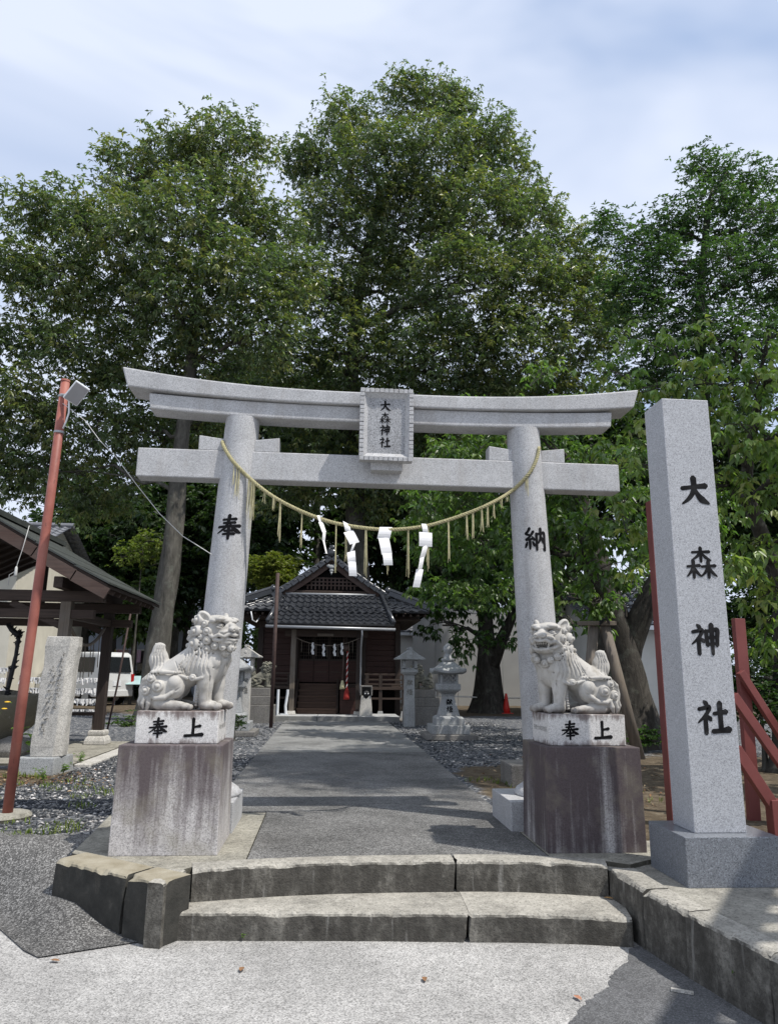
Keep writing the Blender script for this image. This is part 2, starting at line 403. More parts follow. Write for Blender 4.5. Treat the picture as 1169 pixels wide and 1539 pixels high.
MT['tile_far'] = tile_mat('grey_house_tile', (.16, .165, .18), .45)
MT['plaster'] = plain('white_plaster', (.66, .65, .61), .85, .07, 2, .2)
MT['plaster_cream'] = plain('cream_plaster', (.62, .59, .50), .85, .07, 2, .2)
MT['panel'] = plain('pale_metal_panel', (.34, .34, .33), .6, .06, 1.5, .3)
MT['blue_grey'] = plain('blue_grey_siding', (.42, .46, .52), .7, .06, 2, .3)
def redpaint():
    g = G('faded_red_paint'); c = g.ramp(g.noise(4, 5, .6), [(.3, (.21, .066, .050)), (.55, (.31, .105, .078)), (.8, (.36, .165, .125))])
    k = g.ramp(g.noise(1.0, 6, .7, g.map((30, 30, 9))), [(.62, 0), (.68, .9)]); c = g.mix(k, c, (.09, .045, .035))
    return g.done(c, .55, g.bump(g.noise(60, 4, .6), .15, .003), .4)
MT['red_pole'] = redpaint()
def redpaint2():
    g = G('dull_red_steel_paint'); c = g.ramp(g.noise(3, 5, .6), [(.3, (.145, .038, .034)), (.7, (.20, .056, .05))])
    k = g.ramp(g.noise(14, 6, .7), [(.64, 0), (.7, .7)]); c = g.mix(k, c, (.10, .05, .035))
    return g.done(c, .5, None, .4)
MT['red_steel'] = redpaint2()
MT['rust'] = plain('rusty_brown_pipe', (.055, .032, .027), .7, .3, 12)
MT['rope'] = plain('straw_rope', (.36, .33, .19), .85, .22, 40, .2, bump=.5, bscale=160)
MT['straw'] = plain('straw_tassel', (.50, .46, .28), .85, .2, 30, .2)
MT['paper'] = plain('white_paper', (.80, .80, .80), .8, .02, 3, .2, bump=.0)
MT['paper_old'] = plain('greyish_paper_strip', (.62, .62, .62), .85, .15, 30, .2, bump=.0)
MT['white_paint'] = plain('white_painted_metal', (.72, .74, .76), .4, .06, 3)
MT['grey_metal'] = plain('grey_metal', (.34, .35, .36), .45, .1, 5, .5, .4)
MT['led'] = plain('grey_led_panel', (.27, .27, .28), .35, .06, 4)
MT['wire'] = plain('pale_grey_cable', (.50, .50, .48), .6, .1, 5)
MT['wire_dark'] = plain('dark_cable', (.03, .03, .03), .6, .1, 5)
MT['black'] = plain('matt_black', (.012, .012, .013), .6, .2, 5)
MT['glass'] = (lambda g: g.done((.015, .018, .02), .06, None, .6))(G('dark_glass'))
MT['void'] = plain('dark_interior', (.008, .007, .007), .9, .1, 5, .1)  # near-black colour standing in for unlit space
MT['brass'] = plain('dull_brass', (.24, .19, .10), .4, .2, 10, .5, .8)
MT['red_cloth'] = plain('red_cloth', (.27, .03, .025), .8, .15, 8, .2)
MT['cloth_white'] = plain('white_cloth', (.72, .70, .66), .85, .06, 8, .2)
MT['cone'] = plain('red_plastic_cone', (.62, .03, .02), .45, .06, 5)
MT['car'] = (lambda g: g.done((.62, .63, .62), .25, None, .6, **{'Coat Weight': .5}))(G('white_car_paint'))
MT['tyre'] = plain('black_rubber', (.015, .015, .016), .8, .1, 10, .2)
MT['lamp_red'] = plain('red_lens', (.35, .01, .01), .3, .05, 5)
MT['awning'] = plain('pale_green_sheet', (.36, .50, .50), .7, .06, 3)
MT['platform'] = concrete('light_paving_stone', (.42, .425, .42), (.20, .20, .19), agg=.1)
MT['basin'] = concrete('grey_green_basin_stone', (.20, .185, .145), (.13, .12, .09))

MT['roof_sheet'] = plain('dark_green_sheet_metal', (.05, .055, .05), .5, .25, 3, .4)
# ================================================================== THE SETTING
GZ = 0.30       # gravel precinct
TZ = 0.33       # terrace and path
rng = np.random.default_rng(7); random.seed(7)

def struct(o, kind='structure'):
    o['kind'] = kind; return o

# ground: one sheet from the front edge of the precinct to the horizon, sloping down to the road on the left
xs = np.unique(np.concatenate([np.linspace(-400, -30, 8), np.linspace(-30, -6, 13), np.linspace(-6, 6, 61), np.linspace(6, 30, 13), np.linspace(30, 400, 8)]))
ys = np.unique(np.concatenate([np.linspace(4.9, 12, 72), np.linspace(12, 30, 37), np.linspace(30, 80, 11), np.linspace(80, 700, 9)]))
def ground_z(x, y):
    z = GZ + .012*math.sin(x*1.7+y*.6)*math.sin(y*1.1-x*.3)
    if x < -1.2 and y < 6.0:
        t = max(0.0, min(1.0, (y-5.45)/.4)); z = min(z, -.06+(GZ+.06)*t)
    if -1.2 <= x <= 2.45 and y < 6.8: z = .04 if y < 5.6 else .2
    if x > 2.45 and y < 5.5: z = .04
    return z
V = []; F = []
for j, y in enumerate(ys):
    for i, x in enumerate(xs): V.append((x, y, ground_z(x, y)))
nx = len(xs)
for j in range(len(ys)-1):
    for i in range(nx-1): F.append((j*nx+i, j*nx+i+1, (j+1)*nx+i+1, (j+1)*nx+i))
ground = struct(mesh_obj('ground', V, F, MT['ground'], smooth=True))

# road in front, and the darker ramp of asphalt that climbs to the gravel on the left
V = []; F = []
gx = [-60, -20, -8, -4, -2, -1, 0, 1, 1.95, 2.6, 8, 60]; gy = [-40, -12, -4, 0, 2, 3.2, 4.0, 4.75]
for y in gy:
    for x in gx: V.append((x, y, 0.0))
for j in range(len(gy)-1):
    for i in range(len(gx)-1): F.append((j*len(gx)+i, j*len(gx)+i+1, (j+1)*len(gx)+i+1, (j+1)*len(gx)+i))
V += [(-60, 4.75, 0), (-1.5, 4.75, 0), (-1.5, 5.6, 0), (-60, 5.6, 0)]; F.append(tuple(range(len(V)-4, len(V))))
road = struct(mesh_obj('road', V, F, MT['road']))
V = []; F = []
cols = 46; rows = 26
def seam(x):                       # front edge of the darker asphalt
    return 4.38 + max(0, (-1.5-x))*1.28 if x < -1.5 else 4.38 + (x+1.5)*.435
for j in range(rows):
    t = j/(rows-1)
    for i in range(cols):
        x = -6.0 + 5.22*i/(cols-1); y0 = max(min(seam(x), 4.95), 4.36) if x > -1.9 else min(4.38+(-1.5-x)*1.28, 5.35)
        y = y0 + (5.75 + .18*math.sin(x*2.1) + .07*math.sin(x*7) - y0)*t
        s_ = max(0.0, min(1.0, (y-y0-.03)/max(.3, 5.68-y0))); z = (GZ+.012)*s_*s_*(3-2*s_)
        z = z*min(1.0, max(0.0, (-.78-x)/.55)) if x > -1.33 else z
        V.append((x, y, z+.008))
for j in range(rows-1):
    for i in range(cols-1): F.append((j*cols+i, j*cols+i+1, (j+1)*cols+i+1, (j+1)*cols+i))
ramp_o = struct(mesh_obj('asphalt_ramp', V, F, MT['ramp'], smooth=True))
# smoother dark asphalt in the corner below the kerb wall, with a ragged edge
edge = [(1.74, 4.36), (1.67, 4.20), (1.52, 4.03), (1.42, 3.86), (1.31, 3.77), (1.17, 3.60), (1.10, 3.50), (.98, 3.28), (.92, 3.0), (.95, 2.0)]
pe = []
for a, b in zip(edge[:-1], edge[1:]):
    n = max(2, int(math.hypot(b[0]-a[0], b[1]-a[1])/.03))
    for k in range(n):
        t = k/n; pe.append((a[0]+(b[0]-a[0])*t+rng.normal(0, .008), a[1]+(b[1]-a[1])*t+rng.normal(0, .006)))
poly = pe + [(.95, 2.0), (2.25, 2.0), (2.0, 3.3), (1.92, 4.0), (1.85, 4.42)]
patch = struct(mesh_obj('asphalt_patch', [(x, y, .004) for x, y in poly], [tuple(range(len(poly)))], MT['patch']))

# ---- worn kerb sweep: front edge polyline, riser, rounded and chipped arris, tread
def resample(pts, step):
    out = []
    for a, b in zip(pts[:-1], pts[1:]):
        L = math.dist(a, b); n = max(1, int(round(L/step)))
        for k in range(n): out.append((a[0]+(b[0]-a[0])*k/n, a[1]+(b[1]-a[1])*k/n))
    out.append(pts[-1]); return out
def smooth_poly(pts, it=2):
    for _ in range(it):
        q = [pts[0]]
        for a, b in zip(pts[:-1], pts[1:]):
            q += [(a[0]*.75+b[0]*.25, a[1]*.75+b[1]*.25), (a[0]*.25+b[0]*.75, a[1]*.25+b[1]*.75)]
        q.append(pts[-1]); pts = q
    return pts
def sweep(name, edge_pts, z0, z1, depth, mat, parent, seed=1, wear=.007, crack=(0, 0), back=None):
    r = np.random.default_rng(seed); pts = resample(edge_pts, .025); n = len(pts)
    P = np.array(pts); T = np.gradient(P, axis=0); T /= np.linalg.norm(T, axis=1)[:, None]+1e-9
    N = np.c_[T[:, 1], -T[:, 0]]                       # outward (to the right of travel)
    low = lambda a: np.convolve(np.pad(r.normal(0, 1, n), 6, mode='edge'), np.ones(7)/7, 'same')[6:-6]*a
    w1 = np.abs(low(wear*2.2)) + np.abs(r.normal(0, wear*.35, n)); chips = (r.random(n) < .06)*r.random(n)*wear*2.2
    w1 = w1 + np.convolve(chips, np.ones(3)/2, 'same'); f = low(wear*.5)
    levels = [(lambda: (f*.3, z0)), (lambda: (f, z0+(z1-z0)*.35)), (lambda: (f*.8, z0+(z1-z0)*.65)), (lambda: (-.001-w1*.3, z1-.015-w1*.7)), (lambda: (-.006-w1*.8, z1-.005-w1*.6)),
              (lambda: (-.015-w1*1.2, z1-.001-w1*.12)), (lambda: (-.06-w1, z1+0*w1)), (lambda: (-depth+0*w1, z1+0*w1)), (lambda: (-depth+0*w1, z0+0*w1))]
    V = []; K = len(levels)
    for lv in levels:
        off, z = lv(); q = P + N*np.broadcast_to(np.asarray(off), (n,))[:, None]
        V.append(np.c_[q, np.broadcast_to(np.asarray(z), (n,))])
    V = np.concatenate(V)
    for end, amp in ((0, crack[0]), (1, crack[1])):     # jagged broken end
        if amp:
            idx = [k*n + (0 if end == 0 else n-1) for k in range(K)]
            for q in idx: V[q, 0] += r.normal(0, amp); 
    F = [(k*n+i, (k+1)*n+i, (k+1)*n+i+1, k*n+i+1) for k in range(K-1) for i in range(n-1)]
    F = [f_[::-1] for f_ in F]
    F.append(tuple(k*n for k in range(K))); F.append(tuple(k*n+n-1 for k in range(K-1, -1, -1)))
    F.append(tuple(f_ for f_ in [0, n-1, (K-1)*n+n-1, (K-1)*n])[::-1])
    o = mesh_obj(name, V, F, mat, parent, smooth=False)
    return o

steps = bpy.data.objects.new('steps', None); COL.objects.link(steps); struct(steps)
lowL = smooth_poly([(-.80, 4.62), (-.2, 4.585), (.3, 4.56), (.845, 4.515)]); lowR = smooth_poly([(.862, 4.513), (1.2, 4.49), (1.5, 4.45), (1.78, 4.39)])
upL = smooth_poly([(-.765, 4.80), (-.3, 4.895), (.2, 4.945), (.855, 4.945)]); upR = smooth_poly([(.868, 4.944), (1.2, 4.93), (1.5, 4.87), (1.80, 4.79)])
sweep('step_block', lowL, -.03, .148, .50, MT['step'], steps, 11, crack=(0, .011))
sweep('step_block', lowR, -.03, .150, .50, MT['step'], steps, 12, crack=(.011, 0))
sweep('step_block', upL, .10, TZ+.002, .16, MT['step'], steps, 13, crack=(0, .005))
sweep('step_block', upR, .10, TZ+.004, .16, MT['step'], steps, 14, crack=(.005, 0))

# wing wall on the left of the steps (broken in two by a crack) and the kerb wall that runs on to the right
wing_o = bpy.data.objects.new('wing_wall', None); COL.objects.link(wing_o); struct(wing_o)
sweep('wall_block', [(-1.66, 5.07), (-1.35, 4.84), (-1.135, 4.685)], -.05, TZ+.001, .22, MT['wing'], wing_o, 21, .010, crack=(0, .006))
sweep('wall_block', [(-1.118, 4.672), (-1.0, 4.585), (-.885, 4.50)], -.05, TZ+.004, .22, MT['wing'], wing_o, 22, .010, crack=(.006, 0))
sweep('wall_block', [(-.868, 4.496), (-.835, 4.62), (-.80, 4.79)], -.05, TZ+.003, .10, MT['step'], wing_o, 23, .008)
kerb = bpy.data.objects.new('kerb_wall', None); COL.objects.link(kerb); struct(kerb)
for k, (a, b, zt) in enumerate([((1.812, 4.785), (1.826, 4.345), .318), ((1.827, 4.338), (1.885, 3.958), .313), ((1.886, 3.953), (1.985, 3.395), .309), ((1.986, 3.390), (2.2, 2.2), .306)]):
    sweep('wall_block', [a, b], -.05, zt, .16, MT['step'], kerb, 31+k, .012, crack=(.003, .003))
# the sweep's outward side is to the right of travel; the kerb faces the road, so travel runs from far to near with the road on its right

terr = bpy.data.objects.new('terrace', None); COL.objects.link(terr); struct(terr)
MB().prism([(-1.50, 5.16), (-1.16, 4.915), (-.88, 4.74), (-.70, 4.985), (-.475, 5.03), (-.475, 6.62), (-1.75, 6.62), (-1.62, 5.25)], .06, TZ-.003).build('concrete_slab', MT['apron'], terr)
MB().prism([(1.51, 5.02), (1.80, 4.95), (1.965, 4.83), (2.11, 4.925), (2.28, 5.02), (2.35, 6.62), (1.51, 6.62)], .06, TZ-.002).build('concrete_slab', MT['apron'], terr)
MB().prism([(1.985, 4.345), (2.045, 3.965), (2.14, 3.40), (2.36, 2.2), (60, 2.2), (60, 5.62), (2.36, 5.62), (2.30, 4.99), (1.815, 4.97), (1.815, 4.80), (1.975, 4.795)], .05, .300).build('concrete_slab', MT['slab_right'], terr)

# ---- path: cast slabs butted end to end
path = bpy.data.objects.new('path', None); COL.objects.link(path); struct(path)
pjoint = [4.80, 6.70, 8.66, 11.45, 12.75]
MB().prism([(-.468, 5.02), (-.25, 5.045), (.25, 5.095), (.9, 5.085), (1.503, 5.005), (1.503, 6.63), (-.468, 6.63)], .1, TZ).build('path_slab', MT['path'], path, bevel=.004)
MB().box(-.97, 1.545, 6.642, 8.70, .1, TZ).build('path_slab', MT['path'], path, bevel=.005)
MB().box(-.972, 1.548, 8.712, 11.42, .1, TZ-.002).build('path_slab', MT['path'], path, bevel=.005)
MB().box(-.975, 1.55, 11.432, 15.1, .1, TZ+.002).build('path_slab', MT['path_far'], path, bevel=.006)
MB().box(-.978, 1.553, 15.11, 18.62, .1, TZ).build('path_slab', MT['path_far'], path, bevel=.006)

# ---- loose gravel lying on the ground (uncountable)
def scatter_stones(name, regions, n, smin, smax, cols_, mat, seed):
    r = np.random.default_rng(seed); P = []
    for (x0, x1, y0, y1, w) in regions:
        k = int(n*w); x = r.uniform(x0, x1, k); y = y0 + (y1-y0)*r.random(k)**1.0; P.append(np.c_[x, y])
    P = np.concatenate(P); n = len(P)
    z = np.array([ground_z(*p) for p in P]); s_ = r.uniform(smin, smax, n)*(.7+.6*r.random(n))
    base = np.array([(1, 0, 0), (0, 1, 0), (-1, 0, 0), (0, -1, 0), (0, 0, .75), (0, 0, -.5)], float)
    J = base[None]*(1+r.normal(0, .25, (n, 6, 1))) + r.normal(0, .14, (n, 6, 3))
    a = r.uniform(0, 6.28, n); ca, sa = np.cos(a), np.sin(a); X = J[..., 0]*ca[:, None]-J[..., 1]*sa[:, None]; Y = J[..., 0]*sa[:, None]+J[..., 1]*ca[:, None]
    J = np.stack([X*1.15, Y, J[..., 2]*.75], -1)*s_[:, None, None]
    V = (J + np.c_[P, z+s_*.18][:, None, :]).reshape(-1, 3)
    T = np.array([(0,1,4),(1,2,4),(2,3,4),(3,0,4),(1,0,5),(2,1,5),(3,2,5),(0,3,5)])
    F = (T[None]+np.arange(n)[:, None, None]*6).reshape(-1, 3)
    C = np.array(cols_)[r.choice(len(cols_), n, p=None)]*(.7+.6*r.random((n, 1))); C = np.repeat(C, 6, 0)
    return np_mesh(name, V, F, mat, None, C, 'stuff')
greys = [(.04, .044, .05)]*5+[(.075, .08, .085)]*5+[(.14, .14, .14)]*3+[(.26, .255, .245)]*2+[(.50, .48, .46)]
o = scatter_stones('gravel', [(-4.2, -1.62, 5.75, 8.4, .34), (-3.0, -.99, 6.7, 11.0, .30), (-3.0, -1.0, 11, 18.5, .08), (1.57, 4.2, 9.9, 19.0, .28)], 15000, .010, .021, greys, MT['stone_bits'], 3)
tag(o, 'loose grey gravel with pale chips strewn over the shrine grounds', 'gravel')
# dry leaves in the dirt by the monument and on the earth to the right (uncountable)
def scatter_leaves(name, regions, n, seed, label):
    r = np.random.default_rng(seed); P = []
    for (cx, cy, sx, sy, w) in regions: P.append(np.c_[r.normal(cx, sx, int(n*w)), r.normal(cy, sy, int(n*w))])
    P = np.concatenate(P); P = P[(P[:, 0] < -1.0) | (P[:, 0] > 1.6)]; n = len(P); z = np.array([ground_z(*p) for p in P])+.012
    a = r.uniform(0, 6.28, n); L = r.uniform(.03, .06, n); w = L*.4; d = np.c_[np.cos(a), np.sin(a), r.normal(0, .2, n)]; s_ = np.c_[-np.sin(a), np.cos(a), r.normal(0, .3, n)]
    c = np.c_[P, z]; V = np.stack([c-d*L[:, None]/2, c+s_*w[:, None]/2+[0, 0, .006], c+d*L[:, None]/2, c-s_*w[:, None]/2+[0, 0, .006]], 1).reshape(-1, 3)
    F = (np.array([(0, 1, 2), (0, 2, 3)])[None]+np.arange(n)[:, None, None]*4).reshape(-1, 3)
    C = np.array([(.16, .085, .045), (.22, .14, .07), (.11, .06, .035), (.30, .22, .13)])[r.integers(0, 4, n)]*(.7+.6*r.random((n, 1)))
    return tag(np_mesh(name, V, F, MT['litter'], None, np.repeat(C, 4, 0), 'stuff'), label, 'leaf litter')
scatter_leaves('leaf_litter', [(-3.4, 8.7, .7, .3, .55), (2.6, 8.2, .9, 1.1, .45)], 900, 5, 'brown dry leaf litter on the dirt beside the stones')
# grass tufts on the gravel and the earth (uncountable)
def grass(name, spots, seed, label, mat=None):
    r = np.random.default_rng(seed); V = []; F = []; C = []
    for (x, y, rad, n, h) in spots:
        for _ in range(n):
            a = r.uniform(0, 6.28); q = rad*math.sqrt(r.random()); bx, by = x+q*math.cos(a), y+q*math.sin(a); bz = ground_z(bx, by)-.005
            b = r.uniform(0, 6.28); L = h*r.uniform(.5, 1.1); lean = L*r.uniform(.2, .8); dx, dy = math.cos(b), math.sin(b); w = r.uniform(.003, .006)
            i = len(V)
            for t, ww in ((0, 1), (.55, .8), (1, .08)):
                ox, oy, oz = dx*lean*t*t, dy*lean*t*t, L*(t-.25*t*t)
                V += [(bx+ox-dy*w*ww, by+oy+dx*w*ww, bz+oz), (bx+ox+dy*w*ww, by+oy-dx*w*ww, bz+oz)]
            F += [(i, i+1, i+3, i+2), (i+2, i+3, i+5, i+4)]; c = np.array((.10, .16, .035))*r.uniform(.6, 1.5); C += [c*np.array((1.0+.4*r.random(), 1, .8))]*6
    return tag(np_mesh(name, np.array(V), np.array(F), mat or MT['grass'], None, np.array(C), 'stuff'), label, 'grass')
sp = []
for _ in range(26): sp.append((rng.uniform(-3.4, -1.7), rng.uniform(5.9, 8.6), .10, 16, .07))
for px, py, n in [(30, 1262, 50), (100, 1250, 40), (62, 1256, 40), (125, 1215, 30), (115, 1175, 25), (55, 1170, 40), (20, 1170, 40), (165, 1195, 25)]:
    p = atZ(px, py, GZ); sp.append((p[0], p[1], .13, n, .10))
grass('grass', sp, 8, 'thin green weeds sprouting through the gravel')
sp = [(rng.uniform(1.7, 3.4), rng.uniform(6.9, 9.6), .14, 22, .07) for _ in range(16)]
o = grass('grass', sp, 9, 'sparse green grass on the bare earth beside the path')
# ================================================================== brush characters
def _tree(x0, y0, x1, y1):
    f = lambda x, y, w: (x0+(x1-x0)*x, y0+(y1-y0)*y, w)
    return [[f(.06, .34, 4.5), f(.5, .30, 4.5), f(.95, .27, 6)], [f(.5, 0, 6.5), f(.5, .5, 6), f(.5, 1.0, 5)],
            [f(.46, .36, 5), f(.28, .66, 5), f(.0, .92, 2)], [f(.54, .36, 3), f(.74, .68, 6), f(1.0, .90, 3)]]
_shi = [[(24, 3, 4), (30, 9, 8), (33, 15, 7)], [(7, 27, 6), (26, 23, 6.5), (40, 21, 8), (34, 36, 6.5), (22, 50, 5.5), (3, 66, 2.5)], [(26, 47, 7), (26, 75, 7.5), (26, 98, 7)], [(31, 46, 4), (40, 54, 8), (43, 58, 6)]]
KANJI = {
 '大': [[(8, 42, 8), (48, 36, 7), (90, 31, 11)], [(49, 4, 11), (50, 30, 10), (45, 54, 9), (30, 76, 7.5), (6, 95, 3)], [(50, 38, 5), (61, 62, 9), (76, 80, 13), (98, 92, 4)]],
 '森': _tree(18, 0, 84, 46) + _tree(0, 44, 47, 100) + _tree(48, 44, 100, 99),
 '神': _shi + [[(53, 22, 7), (54, 48, 7), (56, 70, 6.5)], [(53, 24, 6), (72, 22, 6), (91, 19, 8.5), (90, 45, 7.5), (88, 70, 6.5)], [(55, 45, 5.5), (88, 43, 5.5)], [(56, 66, 5.5), (88, 64, 5.5)], [(72, 2, 9), (72, 50, 8), (72, 99, 5)]],
 '社': _shi + [[(54, 40, 6), (74, 37, 6), (93, 34, 9)], [(74, 8, 9), (74, 50, 8), (74, 90, 8)], [(47, 92, 7.5), (74, 90, 7), (99, 86, 11)]],
 '奉': [[(24, 20, 6), (50, 18, 5.5), (77, 15, 8)], [(27, 34, 6), (50, 32, 5.5), (74, 30, 7.5)], [(6, 50, 6.5), (50, 47, 6), (94, 43, 9)], [(50, 1, 9), (46, 30, 8), (34, 54, 7), (3, 76, 2.5)], [(53, 36, 4), (68, 55, 9), (84, 66, 11), (98, 71, 4)], [(33, 67, 5.5), (67, 64, 7)], [(27, 80, 5.5), (73, 77, 7.5)], [(50, 54, 8), (50, 78, 8), (50, 100, 6)]],
 '上': [[(47, 3, 10), (47, 46, 8.5), (46, 86, 9)], [(49, 45, 6), (66, 43, 7), (83, 40, 10)], [(4, 91, 9), (48, 88, 8), (96, 84, 12)]],
 '納': [[(28, 2, 8), (20, 16, 6.5), (11, 26, 6), (26, 32, 6)], [(43, 16, 7.5), (28, 38, 5.5), (10, 53, 5), (42, 47, 6)], [(38, 39, 4), (46, 52, 8)], [(27, 52, 7), (27, 74, 7), (26, 93, 5)], [(16, 62, 4), (12, 74, 7), (7, 86, 4)], [(38, 60, 4), (44, 74, 8), (46, 80, 5)],
        [(56, 25, 7), (56, 60, 7), (55, 97, 6)], [(56, 27, 6), (76, 24, 6), (95, 21, 9), (94, 60, 8), (93, 94, 8), (85, 89, 3)], [(76, 2, 8.5), (75, 34, 7), (70, 54, 6), (60, 70, 2.5)], [(77, 36, 4), (84, 52, 9), (89, 64, 6)]],
 '献': [[(5, 18, 6), (57, 15, 7)], [(31, 2, 7), (31, 33, 6)], [(9, 34, 6.5), (9, 97, 6)], [(9, 35, 5.5), (55, 33, 7), (54, 95, 6)], [(20, 46, 4), (25, 56, 6)], [(43, 45, 5), (37, 55, 4)], [(17, 62, 5), (47, 60, 5.5)], [(18, 76, 5), (46, 74, 5.5)], [(32, 60, 6), (32, 93, 5)], [(60, 37, 6), (97, 32, 8)], [(78, 5, 8), (76, 44, 7), (57, 95, 3)], [(78, 42, 4), (86, 70, 8), (99, 93, 4)], [(87, 11, 4), (94, 23, 7)]],
 '燈': [[(7, 29, 4), (12, 48, 7)], [(37, 23, 6), (30, 44, 3)], [(22, 5, 7), (20, 50, 6.5), (3, 93, 3)], [(24, 54, 4), (38, 77, 7)], [(48, 10, 5), (67, 11, 6), (43, 42, 3)], [(52, 20, 4), (60, 31, 6)], [(85, 3, 6), (74, 18, 5)], [(70, 14, 4), (99, 45, 7)], [(92, 12, 5), (82, 24, 4)], [(57, 44, 5), (88, 42, 6)], [(55, 54, 5.5), (56, 70, 5)], [(55, 54, 5), (90, 52, 6), (88, 70, 5)], [(55, 70, 5), (89, 68, 5)], [(61, 76, 4), (66, 87, 6)], [(86, 74, 5), (78, 88, 4)], [(45, 95, 5.5), (99, 92, 8)]],
}
def char_mesh(ch, size, place, bold=1.0, aspect=1.0):
    """brush strokes of one character; place(x, y, lift) maps the unit square (x right, y up, centred) to a point on the surface"""
    V = []; F = []
    for si, st in enumerate(KANJI[ch]):
        pts = np.array([(p[0]-50, 50-p[1]) for p in st], float)/100*size; pts[:, 0] *= aspect; wd = np.array([p[2] for p in st], float)/100*size*bold*.88
        # Catmull-Rom through the points
        n = len(pts); Q = []; W = []
        for i in range(n-1):
            p0, p1, p2, p3 = pts[max(i-1, 0)], pts[i], pts[i+1], pts[min(i+2, n-1)]
            m = 7
            for k in range(m):
                t = k/m; Q.append(.5*((2*p1)+(p2-p0)*t+(2*p0-5*p1+4*p2-p3)*t*t+(3*p1-p0-3*p2+p3)*t**3)); W.append(wd[i]+(wd[i+1]-wd[i])*t)
        Q.append(pts[-1]); W.append(wd[-1]); Q = np.array(Q); W = np.array(W)
        T = np.gradient(Q, axis=0); T /= np.linalg.norm(T, axis=1)[:, None]+1e-9; Nn = np.c_[-T[:, 1], T[:, 0]]
        Q2 = np.concatenate([[Q[0]-T[0]*W[0]*.75], Q, [Q[-1]+T[-1]*W[-1]*.8]]); W2 = np.concatenate([[W[0]*.35], W, [W[-1]*.3]]); N2 = np.concatenate([[Nn[0]], Nn, [Nn[-1]]])
        lift = .0016+.00025*si; b = len(V)
        for q, w, nn in zip(Q2, W2, N2):
            for s_ in (-1, 0, 1): V.append(place(*(q+nn*w*s_), lift))
        for i in range(len(Q2)-1):
            for s_ in (0, 1): F.append((b+i*3+s_, b+(i+1)*3+s_, b+(i+1)*3+s_+1, b+i*3+s_+1))
    return V, F
def flat_place(c, ux=(1, 0, 0), uz=(0, 0, 1), nrm=(0, -1, 0)):
    c, ux, uz, nrm = map(np.array, (c, ux, uz, nrm))
    return lambda x, y, l: tuple(c+ux*x+uz*y+nrm*l)
def put_char(ch, size, place, mat, parent, off=(0, 0, 0), name='character', bold=1.0, aspect=1.0):
    V, F = char_mesh(ch, size, place, bold, aspect)
    return mesh_obj(name, [tuple(np.array(v)-np.array(off)) for v in V], F, mat, parent)
def put_text(txt, size, loc, rot, mat, parent, name='inscription', align='CENTER', spacing=1.0):
    cu = bpy.data.curves.new(name, 'FONT'); cu.body = txt; cu.size = size; cu.align_x = align; cu.align_y = 'CENTER'; cu.space_character = spacing
    t = bpy.data.objects.new('tmp', cu); COL.objects.link(t)
    bpy.context.view_layer.update()
    me = bpy.data.meshes.new_from_object(t.evaluated_get(bpy.context.evaluated_depsgraph_get()))
    bpy.data.objects.remove(t, do_unlink=True); me.name = name; me.materials.clear(); me.materials.append(mat)
    o = bpy.data.objects.new(name, me); COL.objects.link(o); o.parent = parent; o.location = loc; o.rotation_euler = rot
    return o
# ================================================================== TORII
TC = (.455, 6.15)      # centre of the gate on the ground
torii = thing('torii_gate', 'grey granite torii gate spanning the path with upswept top beam', 'gate', (TC[0], TC[1], TZ))
OFF = (TC[0], TC[1], TZ)
def pil(side, z):      # axis of a pillar (they lean inwards)
    x = .455 + side*(1.385 - .0375*(z-.55)) + (.0 if side > 0 else .012)
    return x
def prad(z): return .180 - .0105*(z-.55)
for side, bx0, bx1 in ((-1, -1.365, -.66), (1, 1.447, 2.15)):
    MB(OFF).box(bx0, bx1, 5.815, 6.47, TZ-.02, .545).build('base_block', MT['torii'], torii, bevel=.008)
    m = MB(OFF); xb = pil(side, .55)
    m.lathe((xb, 6.15, .545), [(.27, 0), (.275, .02), (.25, .055), (.205, .085), (.19, .10)], 32); m.build('base_ring', MT['torii'], torii, smooth=True)
    zs = np.linspace(.60, 3.672, 24); m = MB(OFF)
    m.tube([(pil(side, z), 6.15, z) for z in zs], [prad(z) for z in zs], 48, cap=False); m.lathe((pil(side, 3.672), 6.15, 3.662), [(prad(3.66)*.999, 0), (prad(3.66)*.999, .0099)], 48)
    p = m.build('pillar', MT['torii'], torii, smooth=True)
    for q in list(p.data.polygons)[-50:]: q.use_smooth = False
    ch, zc = ('奉', 2.675) if side < 0 else ('納', 2.642)
    xa, rr = pil(side, zc), prad(zc)
    def place(x, y, l, xa=xa, rr=rr, side=side, zc=zc):
        t = x/rr - (.04 if side < 0 else .02); xx = pil(side, zc+y)
        return (xx+(prad(zc+y)+l)*math.sin(t), 6.15-(prad(zc+y)+l)*math.cos(t), zc+y)
    put_char(ch, .205 if side < 0 else .20, place, MT['ink'], p, OFF, bold=.98)
